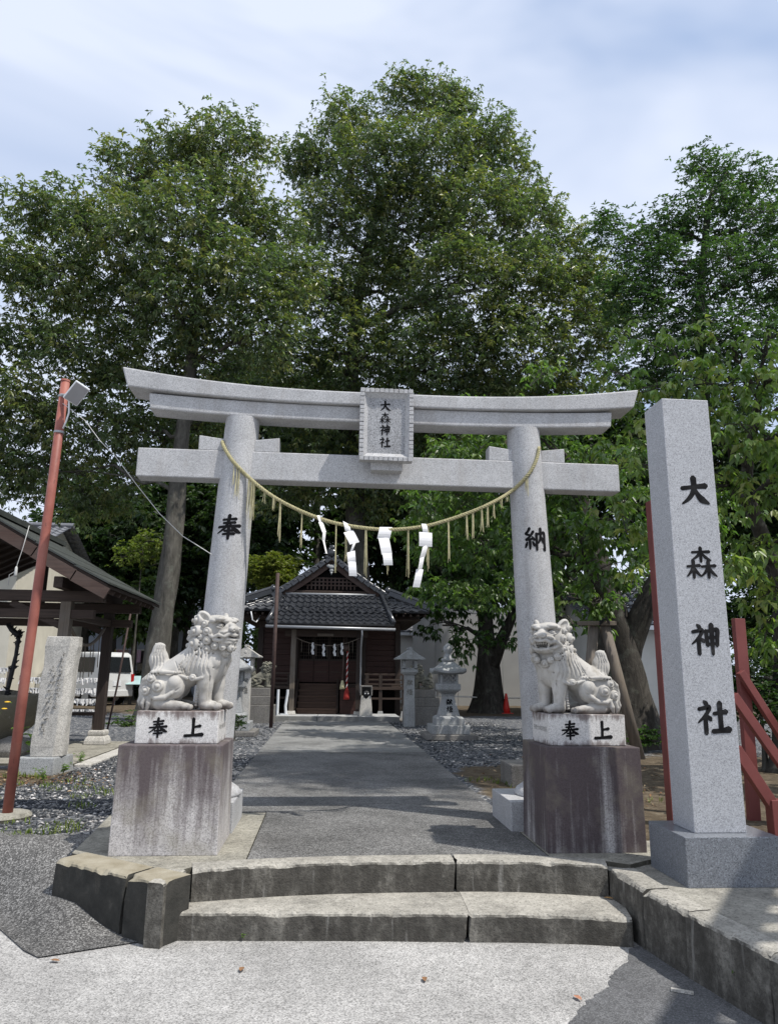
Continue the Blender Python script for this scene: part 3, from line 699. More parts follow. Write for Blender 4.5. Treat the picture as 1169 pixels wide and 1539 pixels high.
def arc_beam(name, x0, x1, zt, zb, rise_t, rise_b, hw, slant_t, slant_b, mat, ridge=0.0, bev=.012):
    """beam that turns up towards both ends; the end faces slant"""
    n = 40; V = []; cx = (x0+x1)/2; hl = (x1-x0)/2
    for i in range(n+1):
        t = -1+2*i/n; a = max(0, abs(t)-.12)/.88; up = a**2.3
        xt = cx+t*(hl+slant_t*abs(t)**8); xb = cx+t*(hl-slant_b*abs(t)**8)
        z1 = zt+rise_t*up; z0 = zb+rise_b*up
        V += [(xb, 6.15-hw*.97, z0), (xt, 6.15-hw, z1), (xt, 6.15, z1+ridge), (xt, 6.15+hw, z1), (xb, 6.15+hw*.97, z0)]
    F = []
    for i in range(n):
        for k in range(5):
            k2 = (k+1) % 5; F.append((i*5+k, i*5+k2, (i+1)*5+k2, (i+1)*5+k))
    F.append((4, 3, 2, 1, 0)); F.append(tuple(n*5+k for k in range(5)))
    F = [f[::-1] for f in F]
    return mesh_obj(name, [tuple(np.array(v)-np.array(OFF)) for v in V], F, mat, torii, bevel=bev)
arc_beam('top_beam', -1.815, 2.752, 3.922, 3.8035, .140, .085, .160, .02, .035, MT['torii'], .03)
arc_beam('second_beam', -1.60, 2.525, 3.801, 3.657, .048, .052, .118, .0, .015, MT['torii'])
MB(OFF).box(-1.66, 2.57, 6.062, 6.238, 3.108, 3.362).build('tie_beam', MT['torii'], torii, bevel=.010)
for side in (-1, 1):
    xa = pil(side, 3.4)
    for s2 in (-1, 1):
        xi = xa + s2*.13; xo = xa + s2*.345; h0, h1 = (3.455, 3.425)
        ho, hi = (3.497, 3.470)
        MB(OFF).hexa([(min(xi, xo), 6.078, 3.3645), (max(xi, xo), 6.078, 3.3645), (max(xi, xo), 6.222, 3.3645), (min(xi, xo), 6.222, 3.3645),
                      (min(xi, xo), 6.078, hi if s2 > 0 else ho), (max(xi, xo), 6.078, ho if s2 > 0 else hi), (max(xi, xo), 6.222, ho if s2 > 0 else hi), (min(xi, xo), 6.222, hi if s2 > 0 else ho)]).build('wedge', MT['torii'], torii, bevel=.006)
# bracket under the plaque
MB(OFF).box(.33, .60, 5.95, 6.060, 3.20, 3.27).build('plaque_bracket', MT['torii'], torii, bevel=.005)

# name plaque, hung leaning forward
PLO = (.452, 5.935, 3.270)
pl = thing('name_plaque', 'stone name plaque with scalloped frame and four black characters, hung on the torii', 'plaque', PLO)
pl.rotation_euler = (R(2.0), 0, 0)
MB().box(-.165, .165, -.035, .03, .065, .560).build('panel', granite('plaque_granite', (.33, .335, .345), .4, 1.5, 150, .25), pl)
m = MB()
def frame_bar(x0, x1, z0, z1, axis):
    n = 15 if axis == 'z' else 11
    m.box(x0+.006 if axis == 'z' else x0, x1-.0 if axis == 'z' else x1, -.062, .03, z0, z1)
    for k in range(n):
        a = k/n; b = (k+.86)/n
        if axis == 'z': m.box(x0-.003, x1+.003, -.074+.003*(k % 2), -.02, z0+(z1-z0)*a, z0+(z1-z0)*b)
        else: m.box(x0+(x1-x0)*a, x0+(x1-x0)*b, -.074+.004*(k % 2), -.05, z0-.003, z1+.003)
for nm, a in (('frame_side', (-.228, -.196, .03, .602, 'z')), ('frame_side', (.196, .228, .03, .602, 'z')), ('frame_top', (-.228, .228, .604, .634, 'x')), ('frame_bottom', (-.228, .228, -.002, .028, 'x'))):
    m = MB(); frame_bar(*a); m.build(nm, MT['torii'], pl, bevel=.002, seg=1)
m = MB()                                       # sloping inner moulding
o_, i_ = .197, .162
for P in ([(-o_, -.066, .027), (o_, -.066, .027), (i_, -.036, .065), (-i_, -.036, .065)], [(o_, -.066, .027), (o_, -.066, .605), (i_, -.036, .56), (i_, -.036, .065)],
          [(o_, -.066, .605), (-o_, -.066, .605), (-i_, -.036, .56), (i_, -.036, .56)], [(-o_, -.066, .605), (-o_, -.066, .027), (-i_, -.036, .065), (-i_, -.036, .56)]):
    b = [(x, .03, z) for x, y, z in P]
    m.add(P+b, [(0, 1, 2, 3), (7, 6, 5, 4), (0, 4, 5, 1), (1, 5, 6, 2), (2, 6, 7, 3), (3, 7, 4, 0)])
m.build('frame_moulding', MT['torii'], pl)
for ch, z in zip('大森神社', (.490, .382, .274, .165)):
    put_char(ch, .093, flat_place((-.012, -.035, z)), MT['ink'], pl, bold=1.0)

# shimenawa: twisted straw rope looped round both pillars, straw tassels, paper streamers
shim = thing('shimenawa_rope', 'twisted straw rope with white zigzag paper streamers strung between the torii pillars', 'rope', (.455, 5.9, 3.0))
SO = (.455, 5.9, 3.0)
rp_px = [(370, 712), (400, 740), (430, 758), (465, 774), (500, 786), (540, 793), (582, 797), (620, 794), (650, 789), (700, 773), (740, 756), (768, 738)]
mid = [atY(x, y, 5.93) for x, y in rp_px]
def wrap(side, px):
    out = []
    for x, y in px:
        z = atY(x, y, 5.97)[2]; xx = atY(x, y, 6.0)[0]; rr = prad(z)+.016
        s_ = max(-.999, min(.999, (xx-pil(side, z))/rr)); out.append(np.array([pil(side, z)+rr*s_, 6.15-rr*math.sqrt(1-s_*s_), z]))
    return out
wl_ = wrap(-1, [(332, 656), (334, 664), (340, 677), (350, 692), (362, 705), (372, 714)]); wr_ = wrap(1, [(772, 734), (782, 725), (793, 713), (803, 697), (809, 680), (811, 668)])
# carry on round the back
zt = wl_[0][2]; rr = prad(zt)+.016
backl = [np.array([pil(-1, zt)+rr*math.sin(a), 6.15-rr*math.cos(a), zt+.10*k/5]) for k, a in enumerate(np.linspace(-R(110), -R(250), 6))][::-1]
zt = wr_[-1][2]; rr = prad(zt)+.016
backr = [np.array([pil(1, zt)+rr*math.sin(a), 6.15-rr*math.cos(a), zt+.10*k/5]) for k, a in enumerate(np.linspace(R(110), R(250), 6))]
line = backl + wl_ + mid[1:-1] + wr_ + backr
L = np.array(line)
for _ in range(2):
    L2 = [L[0]]
    for a, b in zip(L[:-1], L[1:]): L2 += [a*.75+b*.25, a*.25+b*.75]
    L2.append(L[-1]); L = np.array(L2)
seg = np.r_[0, np.cumsum(np.linalg.norm(np.diff(L, axis=0), axis=1))]; tt = np.arange(0, seg[-1], .012)
L = np.c_[[np.interp(tt, seg, L[:, k]) for k in range(3)]].T
T = np.gradient(L, axis=0); T /= np.linalg.norm(T, axis=1)[:, None]
A = np.cross(T, [0, 0, 1.0]); bad = np.linalg.norm(A, axis=1) < .05; A[bad] = [0, 1, 0]; A /= np.linalg.norm(A, axis=1)[:, None]; B = np.cross(T, A)
m = MB(SO)
for st in range(3):
    ph = tt*2*math.pi/.075 + st*2*math.pi/3
    m.tube(L + A*(.0078*np.cos(ph))[:, None] + B*(.0078*np.sin(ph))[:, None], .0095, 6)
m.build('rope', MT['rope'], shim, smooth=True)
def rope_at(px):
    q = [np.array(p) for p in L]; best = min(q, key=lambda p: abs(((p-np.array([0, 0, CAMH]))@_r2)/((p-np.array([0, 0, CAMH]))@_fw)*FPX+PCX-px) + (1000 if p[1] > 6.1 else 0)); return best
tr = random.Random(4)
def tassel(px, length, n=7, spread=.008):
    p = rope_at(px); m = MB(SO)
    for k in range(n):
        a = tr.uniform(0, 6.28); q = spread*tr.random(); l = length*tr.uniform(.75, 1.0); x, y = p[0]+q*math.cos(a), p[1]+q*math.sin(a); dx = tr.uniform(-.012, .012); dy = tr.uniform(-.01, .01)
        m.tube([(x, y, p[2]-.01), (x+dx*.3, y+dy*.4, p[2]-l*.5), (x+dx, y+dy, p[2]-l)], [.0028, .0026, .0014], 4)
    m.build('straw_tassel', MT['straw'], shim)
for px, ln in ((422, .36), (454, .34), (505, .42), (519, .36), (549, .42), (582, .40), (613, .43), (643, .40), (674, .37), (700, .23), (711, .25), (724, .22), (733, .20), (742, .15)): tassel(px, ln)
for px, ln, n in ((376, .36, 7), (380, .42, 9), (383, .33, 6), (399, .12, 5), (412, .12, 5), (752, .10, 5), (762, .08, 4)): tassel(px, ln, n, .014)
# frayed straw fringe under the wrapped part on the left pillar
for px, ln in ((352, .22), (360, .30), (357, .28), (790, .12), (793, .2)): tassel(px, ln, 3, .006)
def streamer(px, folds, ang0, name='paper_streamer'):
    """zigzag paper: folds = list of (dx, dz, width, dy) strips hanging one under the other"""
    p = rope_at(px); m = MB(SO); x, y, z = p[0], p[1]-.012, p[2]+.02
    for (dx, dz, w, yaw, roll) in folds:
        c, s_ = math.cos(yaw), math.sin(yaw); rx, rz_ = math.cos(roll), math.sin(roll); n = 5; P = []
        for i in range(n+1):
            t = i/n; bow = .012*math.sin(math.pi*t)
            cx, cy, cz = x+dx*t+rz_*(dz*t)*.0, y-bow, z-dz*t
            P += [(cx-w/2*c, cy-w/2*s_, cz-w/2*rz_), (cx+w/2*c, cy+w/2*s_, cz+w/2*rz_)]
        Fq = [(2*i, 2*i+1, 2*i+3, 2*i+2) for i in range(n)]
        P2 = [(a, b+.0012, c_) for a, b, c_ in P]; nn = len(P)
        m.add(P+P2, [f[::-1] for f in Fq]+[tuple(q+nn for q in f) for f in Fq])
        x, y, z = x+dx, y-.006, z-dz*.93
    m.build(name, MT['paper'], shim)
streamer(479, [(.02, .06, 0.036, .9, .2), (.035, .09, 0.052, .9, .3), (-.005, .08, 0.044, 1.0, -.2), (.028, .11, 0.031, 1.1, .1)], 0)
streamer(521, [(.02, .08, 0.058, .35, -.4), (.055, .10, 0.091, .5, .35), (-.03, .085, 0.021, .4, 0), (.01, .09, 0.068, .3, .35), (.012, .12, 0.065, .15, 0)], 0)
streamer(580, [(-.02, .10, 0.111, .2, .05), (.03, .14, 0.094, .3, .12), (.012, .10, 0.078, .2, .05)], 0)
streamer(636, [(.012, .08, 0.047, .2, 0), (.0, .12, 0.117, .25, .0), (-.03, .11, 0.072, .7, .5), (-.02, .11, 0.062, .8, .4), (-.03, .15, 0.062, .2, .0)], 0)

# ================================================================== LION-DOGS
class SDF:
    def __init__(s, lo, hi, h):
        s.h = h; s.lo = np.array(lo, float); s.n = np.ceil((np.array(hi)-s.lo)/h).astype(int)+1
        s.F = np.full(s.n, .2, np.float32)
        s.ax = [s.lo[k]+h*np.arange(s.n[k], dtype=np.float32) for k in range(3)]
    def win(s, lo, hi, pad):
        a = np.maximum(np.floor((np.array(lo)-pad-s.lo)/s.h).astype(int), 0); b = np.minimum(np.ceil((np.array(hi)+pad-s.lo)/s.h).astype(int)+1, s.n)
        sl = tuple(slice(i, max(j, i)) for i, j in zip(a, b)); X, Y, Z = np.meshgrid(s.ax[0][sl[0]], s.ax[1][sl[1]], s.ax[2][sl[2]], indexing='ij'); return sl, X, Y, Z
    def comb(s, sl, d, k, sub):
        F = s.F[sl]
        if sub:
            h = np.clip(.5-.5*(F+d)/k, 0, 1); s.F[sl] = F*(1-h)+(-d)*h+k*h*(1-h)
        else:
            h = np.clip(.5+.5*(F-d)/k, 0, 1); s.F[sl] = F*(1-h)+d*h-k*h*(1-h)
    def ell(s, c, r, k=.015, sub=False, ax=None):
        c = np.array(c, float); r = np.array(r, float); m = r.max(); sl, X, Y, Z = s.win(c-m, c+m, k+.03)
        if X.size == 0: return
        X, Y, Z = X-c[0], Y-c[1], Z-c[2]
        if ax is not None:
            A = np.array(ax); X, Y, Z = (A[i][0]*X+A[i][1]*Y+A[i][2]*Z for i in range(3))
        k0 = np.sqrt((X/r[0])**2+(Y/r[1])**2+(Z/r[2])**2); k1 = np.sqrt((X/r[0]**2)**2+(Y/r[1]**2)**2+(Z/r[2]**2)**2)+1e-6
        s.comb(sl, k0*(k0-1)/k1, k, sub)
    def cap(s, a, b, ra, rb, k=.015, sub=False):
        a = np.array(a, float); b = np.array(b, float); m = max(ra, rb); sl, X, Y, Z = s.win(np.minimum(a, b)-m, np.maximum(a, b)+m, k+.03)
        if X.size == 0: return
        d = b-a; t = np.clip(((X-a[0])*d[0]+(Y-a[1])*d[1]+(Z-a[2])*d[2])/(d@d+1e-9), 0, 1)
        s.comb(sl, np.sqrt((X-a[0]-t*d[0])**2+(Y-a[1]-t*d[1])**2+(Z-a[2]-t*d[2])**2)-(ra+(rb-ra)*t), k, sub)
    def chain(s, pts, rad, k=.012, sub=False):
        for i in range(len(pts)-1): s.cap(pts[i], pts[i+1], rad[i], rad[i+1], k, sub)
    def tor(s, c, ax, Rr, r, k=.006, sub=False):
        c = np.array(c, float); ax = np.array(ax, float)/np.linalg.norm(ax); m = Rr+r; sl, X, Y, Z = s.win(c-m, c+m, k+.02)
        if X.size == 0: return
        X, Y, Z = X-c[0], Y-c[1], Z-c[2]; hgt = X*ax[0]+Y*ax[1]+Z*ax[2]; q = np.sqrt(np.maximum(X*X+Y*Y+Z*Z-hgt*hgt, 0))-Rr
        s.comb(sl, np.sqrt(q*q+hgt*hgt)-r, k, sub)
    def curl(s, c, ax, Rr):
        """a carved snail curl: dome, a groove round it and a bead"""
        c = np.array(c, float); ax = np.array(ax, float)/np.linalg.norm(ax)
        s.tor(c+ax*Rr*.25, ax, Rr*1.10, Rr*.20, .004, True)
        s.ell(c, (Rr, Rr, Rr), .004); s.tor(c+ax*Rr*.80, ax, Rr*.54, Rr*.21, .003, True); s.ell(c+ax*Rr*.72, (Rr*.36,)*3, .002)
    def groove(s, pts, sg, r, depth=.35):
        """cut a line into whatever surface lies at (x, z) on the side sg"""
        out = []
        for x, z in pts:
            col = s.F[int(round((x-s.lo[0])/s.h)), :, int(round((z-s.lo[2])/s.h))]; k = np.where(col < 0)[0]
            if len(k): out.append((x, s.ax[1][k[-1] if sg > 0 else k[0]]+sg*r*(.5-depth), z))
        if len(out) > 1: s.chain(out, [r*.6]+[r]*(len(out)-2)+[r*.5], .0025, True)
    def mesh(s):
        F = s.F; I = F < 0; n = np.array(F.shape); act = np.zeros(n-1, bool); cnt = np.zeros(n-1, np.float32); P = np.zeros(tuple(n-1)+(3,), np.float32)
        sh = lambda A, o: A[o[0]:o[0]+n[0]-1, o[1]:o[1]+n[1]-1, o[2]:o[2]+n[2]-1]
        for a in range(3):
            for o1 in (0, 1):
                for o2 in (0, 1):
                    o = [0, 0, 0]; oth = [q for q in range(3) if q != a]; o[oth[0]] = o1; o[oth[1]] = o2; e = list(o); e[a] = 1
                    fa, fb = sh(F, o), sh(F, e); cr = (fa < 0) != (fb < 0); t = np.where(cr, fa/np.where(cr, fa-fb, 1), 0)
                    cnt += cr; act |= cr
                    for q in range(3): P[..., q] += np.where(cr, o[q] if q != a else t, 0)
        idx = -np.ones(n-1, np.int64); ii = np.argwhere(act); idx[act] = np.arange(len(ii)); V = (P[act]/cnt[act][:, None]+ii)*s.h+s.lo
        Fs = []
        for a in range(3):
            oth = [(a+1) % 3, (a+2) % 3]; lo = [slice(None)]*3; hi = [slice(None)]*3; lo[a] = slice(0, -1); hi[a] = slice(1, None)
            s0 = I[tuple(lo)]; s1 = I[tuple(hi)]; cr = s0 != s1; q = np.argwhere(cr); q = q[(q[:, oth[0]] > 0) & (q[:, oth[1]] > 0) & (q[:, oth[0]] < n[oth[0]]-1) & (q[:, oth[1]] < n[oth[1]]-1)]
            d1 = np.zeros(3, int); d1[oth[0]] = 1; d2 = np.zeros(3, int); d2[oth[1]] = 1; g = lambda z: idx[z[:, 0], z[:, 1], z[:, 2]]
            quad = np.c_[g(q-d1-d2), g(q-d2), g(q), g(q-d1)]; inside0 = s0[q[:, 0], q[:, 1], q[:, 2]]
            quad[~inside0] = quad[~inside0][:, ::-1]; Fs.append(quad)
        return V, np.concatenate(Fs)

def make_lion(openm, yaw, h=.0042):
    """seated lion-dog facing +x, seen from -y, head turned by yaw towards -y; x = 0 at the rump"""
    s = SDF((-.05, -.25, -.008), (.73, .22, .72), h)
    # trunk
    s.ell((.15, 0, .14), (.145, .130, .145), .03); s.cap((.17, 0, .20), (.40, 0, .34), .120, .135, .05)
    s.ell((.475, 0, .345), (.115, .120, .165), .05); s.cap((.43, 0, .42), (.48, -.01, .54), .130, .120, .04)
    s.chain([(.20, 0, .335), (.27, 0, .385), (.345, 0, .445)], [.012, .016, .014], .02)
    # haunches, hind feet
    for sg in (-1, 1):
        s.ell((.125, sg*.090, .135), (.128, .070, .138), .03); s.ell((.255, sg*.105, .165), (.065, .060, .085), .03)
        s.cap((.15, sg*.120, .040), (.30, sg*.130, .028), .042, .034, .015); s.ell((.325, sg*.132, .027), (.050, .042, .027), .008)
        for q in (-.027, .0, .027): s.ell((.366, sg*.132+q, .022), (.018, .0135, .021), .002)
        s.chain([(.14, sg*.168, .068), (.22, sg*.172, .060), (.30, sg*.165, .052)], [.0055, .0065, .005], .003, True)      # shin parted from the thigh
        y = sg*.150
        s.ell((.248, sg*.142, .190), (.046, .034, .050), .004)
        s.tor((.248, sg*.160, .190), (0, 1, 0), .056, .007, .003, True)
        # flame scrolls with deep grooves between them
        s.chain([(.30, sg*.125, .262), (.235, y, .258), (.16, y, .262), (.095, y*.96, .255), (.035, y*.84, .205), (.008, sg*.100, .14)], [.006, .012, .017, .018, .016, .010], .004)
        s.chain([(.26, y, .243), (.17, y*1.06, .240), (.11, y*1.05, .232), (.055, y*.95, .185)], [.005, .006, .006, .005], .003, True)
        s.chain([(.085, y*1.02, .105), (.130, y*1.08, .083), (.190, y*1.08, .088), (.235, y*1.04, .118), (.262, y, .150)], [.010, .016, .018, .015, .008], .004)
        s.chain([(.095, y*1.10, .122), (.150, y*1.14, .108), (.205, y*1.12, .118)], [.005, .006, .005], .003, True)
        s.chain([(.095, y*1.03, .090), (.085, y*1.02, .050), (.075, y*.98, .008)], [.012, .018, .010], .004); s.chain([(.050, y*.95, .085), (.040, y*.90, .045), (.048, y*.9, .008)], [.010, .016, .009], .004)
        s.chain([(.018, sg*.105, .105), (.006, sg*.095, .060), (.022, sg*.10, .012)], [.010, .014, .009], .004)
        s.curl((.140, sg*.158, .165), (0, sg, 0), .042); s.curl((.060, sg*.135, .135), (-.35, sg, 0), .036); s.curl((.092, sg*.146, .215), (-.2, sg, .25), .032)
        s.chain([(.275, sg*.135, .240), (.33, sg*.128, .222), (.38, sg*.122, .232)], [.008, .013, .006], .004)
        # front legs
        x0 = .455 if sg < 0 else .515
        s.cap((x0-.01, sg*.080, .30), (x0, sg*.080, .17), .072, .050, .03); s.cap((x0, sg*.080, .18), (x0+.004, sg*.080, .045), .049, .043, .02)
        s.ell((x0+.033, sg*.082, .033), (.072, .056, .037), .010)
        for q in (-.038, -.013, .013, .038): s.ell((x0+.094, sg*.082+q, .026), (.027, .0135, .026), .002)
        for q in (-.026, .0, .026): s.cap((x0+.062, sg*.082+q, .066), (x0+.122, sg*.082+q, .016), .0048, .0048, .002, True)
        for q in range(9): s.ell((x0-.058+.001*q, sg*.082, .034+.019*q), (.014, .018, .0105), .002)
        s.chain([(x0+.035, sg*.118, .24), (x0+.030, sg*.122, .15), (x0+.030, sg*.116, .09)], [.004, .005, .004], .003, True)
        s.curl((x0-.085, sg*.128, .225), (0, sg, 0), .026); s.chain([(x0-.06, sg*.128, .215), (x0-.02, sg*.135, .225), (x0+.01, sg*.132, .245)], [.012, .012, .006], .004)
    # tail: flat flame standing up, cut by wavy grooves
    s.ell((.115, 0, .262), (.060, .042, .060), .02); s.ell((.098, 0, .345), (.070, .038, .088), .02); s.ell((.094, 0, .415), (.046, .030, .055), .015); s.ell((.104, 0, .448), (.034, .018, .018), .010); s.cap((.080, 0, .452), (.066, 0, .462), .010, .005, .006)
    for sg in (-1, 1):
        for a0, a1, a2, a3 in ((.075, .060, .058, .078), (.098, .084, .080, .094), (.121, .110, .102, .110), (.143, .136, .124, .126)):
            q = [(a0, .225), (a0-.006, .25), (a1-.004, .28), (a1+.004, .305), (a2+.010, .33), (a2+.010, .35), (a2+.002, .375), (a3-.002, .40), (a3, .42), (a3+.006, .445)]
            s.groove(q, sg, .0060)
    # spine and chest hair: tapering locks parted by grooves
    for sg in (-1, 1):
        s.ell((.505, sg*.082, .345), (.052, .050, .070), .006); s.tor((.505, sg*.118, .345), (0.25, 1, 0), .050, .006, .003, True)
        s.chain([(.545, sg*.050, .44), (.568, sg*.052, .35), (.550, sg*.045, .255)], [.024, .027, .008], .006)
    s.chain([(.565, -.005, .45), (.592, -.005, .36), (.572, -.0, .245)], [.024, .029, .010], .006)
    for yy in (-.030, .026): s.chain([(.596, yy, .43), (.606, yy*1.05, .36), (.585, yy*1.1, .26)], [.0065]*3, .003, True)
    # head frame
    ca, sa = math.cos(yaw), math.sin(yaw); f = np.array((ca, -sa, 0)); l = np.array((sa, ca, 0)); u = np.array((0, 0, 1.0)); H = np.array((.50, -.012, .560)); AX = [f, l, u]
    P = lambda a, b, c: H+f*a+l*b+u*c
    E_ = lambda p, r, k=.012, sub=False: s.ell(P(*p), r, k, sub, AX)
    E_((-.055, 0, -.035), (.115, .128, .135), .03)                        # mass of the mane
    E_((-.005, 0, .015), (.118, .112, .098), .03); E_((.045, 0, .068), (.090, .098, .040), .02)
    E_((.105, 0, .005), (.055, .076, .055), .02)
    jd = .052 if openm else 0.0
    E_((.120, 0, -.020), (.070, .088, .034), .010)                       # upper muzzle
    E_((.178, 0, .010), (.026, .052, .024), .006); E_((.150, 0, .034), (.035, .030, .020), .010)
    for sg in (-1, 1):
        E_((.194, sg*.030, .004), (.017, .021, .017), .004); E_((.210, sg*.028, .001), (.009, .011, .008), .002, True)
        s.chain([P(.175, sg*.060, .010), P(.150, sg*.078, .000), P(.115, sg*.098, .004)], [.006, .006, .005], .003, True)
        E_((.090, sg*.056, .078), (.052, .050, .022), .005); E_((.126, sg*.040, .066), (.020, .028, .015), .003); E_((.060, sg*.100, .066), (.032, .020, .017), .003)   # brows
        for q in (.030, .055, .080): s.cap(P(.150-q*.4, sg*q, .082), P(.080, sg*q*1.05, .102), .0045, .004, .002, True)
        E_((.108, sg*.060, .034), (.026, .034, .022), .003, True); E_((.102, sg*.060, .032), (.024, .027, .018), .002)      # deep eye socket with eyeball
        E_((.124, sg*.060, .032), (.005, .007, .006), .002, True)
        s.chain([P(.136, sg*.030, .020), P(.124, sg*.060, .008), P(.094, sg*.092, .022)], [.006, .007, .006], .003)
        # curled lips
        s.chain([P(.182, sg*.004, -.036), P(.176, sg*.040, -.026), P(.150, sg*.068, -.048), P(.116, sg*.092, -.034), P(.080, sg*.108, -.054), P(.056, sg*.114, -.040-jd*.5)], [.014, .014, .014, .014, .015, .016], .003)
        s.chain([P(.185, sg*.012, -.020), P(.178, sg*.044, -.010), P(.150, sg*.076, -.030), P(.112, sg*.100, -.016)], [.005, .0055, .0055, .005], .003, True)
        # cheek scrolls and jaw hair
        for (a, b, c, q) in ((.030, .118, -.010, .032), (.034, .116, -.075-jd*.3, .032), (.004, .122, .045, .028), (.078, .084, -.112-jd*.7, .030), (.122, .052, -.122-jd, .026), (.030, .105, -.135-jd*.4, .030)):
            s.curl(P(a, sg*b, c), l*sg+f*(.35 if b > .1 else .8), q)
        # big mane curls behind
        for (a, b, c, q) in ((-.052, .118, .072, .045), (-.050, .134, -.010, .047), (-.058, .136, -.098, .050), (-.020, .128, -.160, .036), (-.118, .080, .072, .044), (-.122, .100, -.015, .048), (-.128, .100, -.108, .050), (-.095, .110, -.175, .038), (-.015, .134, -.050, .022), (-.008, .130, -.105, .024)):
            s.curl(P(a, sg*b, c), l*sg*1.0-f*(.25 if b > .11 else .9), q)
        # ears: flat leaf shapes lying back
        e1 = -f*.62+l*sg*.45+u*.64; e1 /= np.linalg.norm(e1); e2 = l*sg*.80+f*.55+u*.0; e2 -= e1*(e2@e1); e2 /= np.linalg.norm(e2); e3 = np.cross(e1, e2); ce = P(-.022, sg*.105, .092)
        s.ell(ce, (.060, .024, .040), .006, False, [e1, e2, e3]); s.ell(ce+e2*.020, (.040, .014, .022), .003, True, [e1, e2, e3])
    s.curl(P(-.152, 0, .06), -f, .046); s.curl(P(-.168, 0, -.035), -f, .050); s.curl(P(-.162, 0, -.13), -f, .048)
    s.chain([P(-.16, -.03, -.03), P(-.225, -.04, -.050), P(-.255, -.04, -.055)], [.038, .030, .012], .008); s.chain([P(-.19, -.075, -.03), P(-.25, -.06, -.05)], [.006, .006], .003, True)
    if openm:
        E_((.105, 0, -.102), (.070, .074, .028), .008)                    # dropped lower jaw
        for sg in (-1, 1):
            s.chain([P(.172, 0, -.100), P(.152, sg*.048, -.094), P(.105, sg*.084, -.080), P(.066, sg*.108, -.060)], [.013, .014, .015, .017], .004)
        E_((.140, 0, -.066), (.085, .068, .026), .003, True)              # the open mouth
        E_((.115, 0, -.088), (.045, .042, .010), .004)                    # tongue
        for b in (-.048, -.032, -.016, 0, .016, .032, .048): E_((.168-abs(b)*.5, b, -.052), (.007, .0068, .011), .001)
        for sg in (-1, 1): E_((.150, sg*.054, -.058), (.010, .010, .019), .002); E_((.146, sg*.046, -.082), (.008, .008, .014), .002)
    else:
        E_((.108, 0, -.085), (.068, .078, .031), .008)
        for sg in (-1, 1):
            s.chain([P(.174, 0, -.070), P(.158, sg*.044, -.062), P(.118, sg*.080, -.074), P(.082, sg*.100, -.068)], [.013, .013, .014, .015], .003)
            s.chain([P(.200, sg*.002, -.053), P(.184, sg*.040, -.045), P(.162, sg*.068, -.063), P(.124, sg*.098, -.053), P(.082, sg*.122, -.066)], [.006]*5, .002, True)
        s.curl(P(.150, 0, -.122), f, .030)
    s.curl(P(.10, 0, -.155-jd*.8), f-u*.3, .034)
    # flowing hair of the mane over the shoulder, ribs of the flank, fur lines on the haunch
    for sg in (-1, 1):
        for x0_, dx_, zt in ((.300, -.060, .405), (.322, -.056, .42), (.346, -.046, .43), (.370, -.034, .43), (.394, -.020, .425), (.418, -.008, .42), (.442, .000, .415), (.466, .010, .41)):
            s.groove([(x0_+dx_*t*t+.006*math.sin(t*7), zt-.165*t) for t in np.linspace(0, 1, 9)], sg, .0062, .45)
        for k in range(3): s.groove([(.235+.030*k+.04*t, .335-.02*k-.075*t) for t in np.linspace(0, 1, 5)], sg, .0042, .4)
        s.groove([(.475+.012*math.sin(t*3), .29-.13*t) for t in np.linspace(0, 1, 6)], sg, .0045, .4)
    V, Fq = s.mesh()
    return V, Fq
lionV = {}
lionV['closed'] = make_lion(False, R(38)); lionV['open'] = make_lion(True, R(52)); lionV['closed_far'] = make_lion(False, R(30), .009); lionV['open_far'] = make_lion(True, R(40), .009)
def lion_object(key, name, label, loc, mirror, sc, mat, rz=0.0):
    V, Fq = lionV[key]; V = V.copy(); V[:, 0] -= .30; V[:, 2] = np.maximum(V[:, 2], 0.0)
    if mirror: V[:, 0] *= -1; Fq = Fq[:, ::-1]
    o = np_mesh(name, V*sc, np.ascontiguousarray(Fq), mat, None, smooth=True); o.location = loc; o.rotation_euler = (0, 0, rz)
    return tag(o, label, 'statue')

# pedestals and blocks
def lion_base(side, x0, x1, bx0, bx1, y0, mat_p, mat_b, label):
    c = ((x0+x1)/2, y0+.31, TZ-.006)
    t = thing('statue_pedestal', label, 'pedestal', c); m = MB(c); e = .006
    m.hexa([(x0, y0, c[2]), (x1, y0, c[2]), (x1, y0+.62, c[2]), (x0, y0+.62, c[2]), (x0+e, y0+e, 1.012), (x1-e, y0+e, 1.012), (x1-e, y0+.62-e, 1.012), (x0+e, y0+.62-e, 1.012)])
    m.build('lower_block', mat_p, t, bevel=.007)
    c2 = ((bx0+bx1)/2, y0+.10+.21, 1.0125); m = MB(c2); m.box(bx0, bx1, y0+.10, y0+.52, 1.0125, 1.228)
    ub = m.build('upper_block', mat_b, t, bevel=.006); ub.location = np.array(c2)-np.array(c)
    cx = (bx0+bx1)/2
    for ch, dx in (('奉', -.115), ('上', .125)):
        o = put_char(ch, .128, flat_place((cx+dx-.012, y0+.10, 1.118)), MT['ink'], ub, c2, bold=.92 if ch == '奉' else 1.05)
    # year on the inner end of the block
    xe = bx1 if side < 0 else bx0
    o = put_text('平成十七年五月吉日', .036, ((xe-c2[0])+(.002 if side < 0 else -.002), 0, .105), (R(90), 0, R(90) if side < 0 else R(-90)), MT['faint'], ub, spacing=1.0)
    return t
lion_base(-1, -1.367, -.672, -1.283, -.728, 5.15, MT['ped_left'], MT['block_left'], 'granite pedestal with pale grime-streaked face under the closed-mouth lion-dog')
lion_base(1, 1.525, 2.215, 1.588, 2.15, 5.13, MT['ped_right'], MT['block_right'], 'granite pedestal stained almost black-brown under the open-mouth lion-dog')
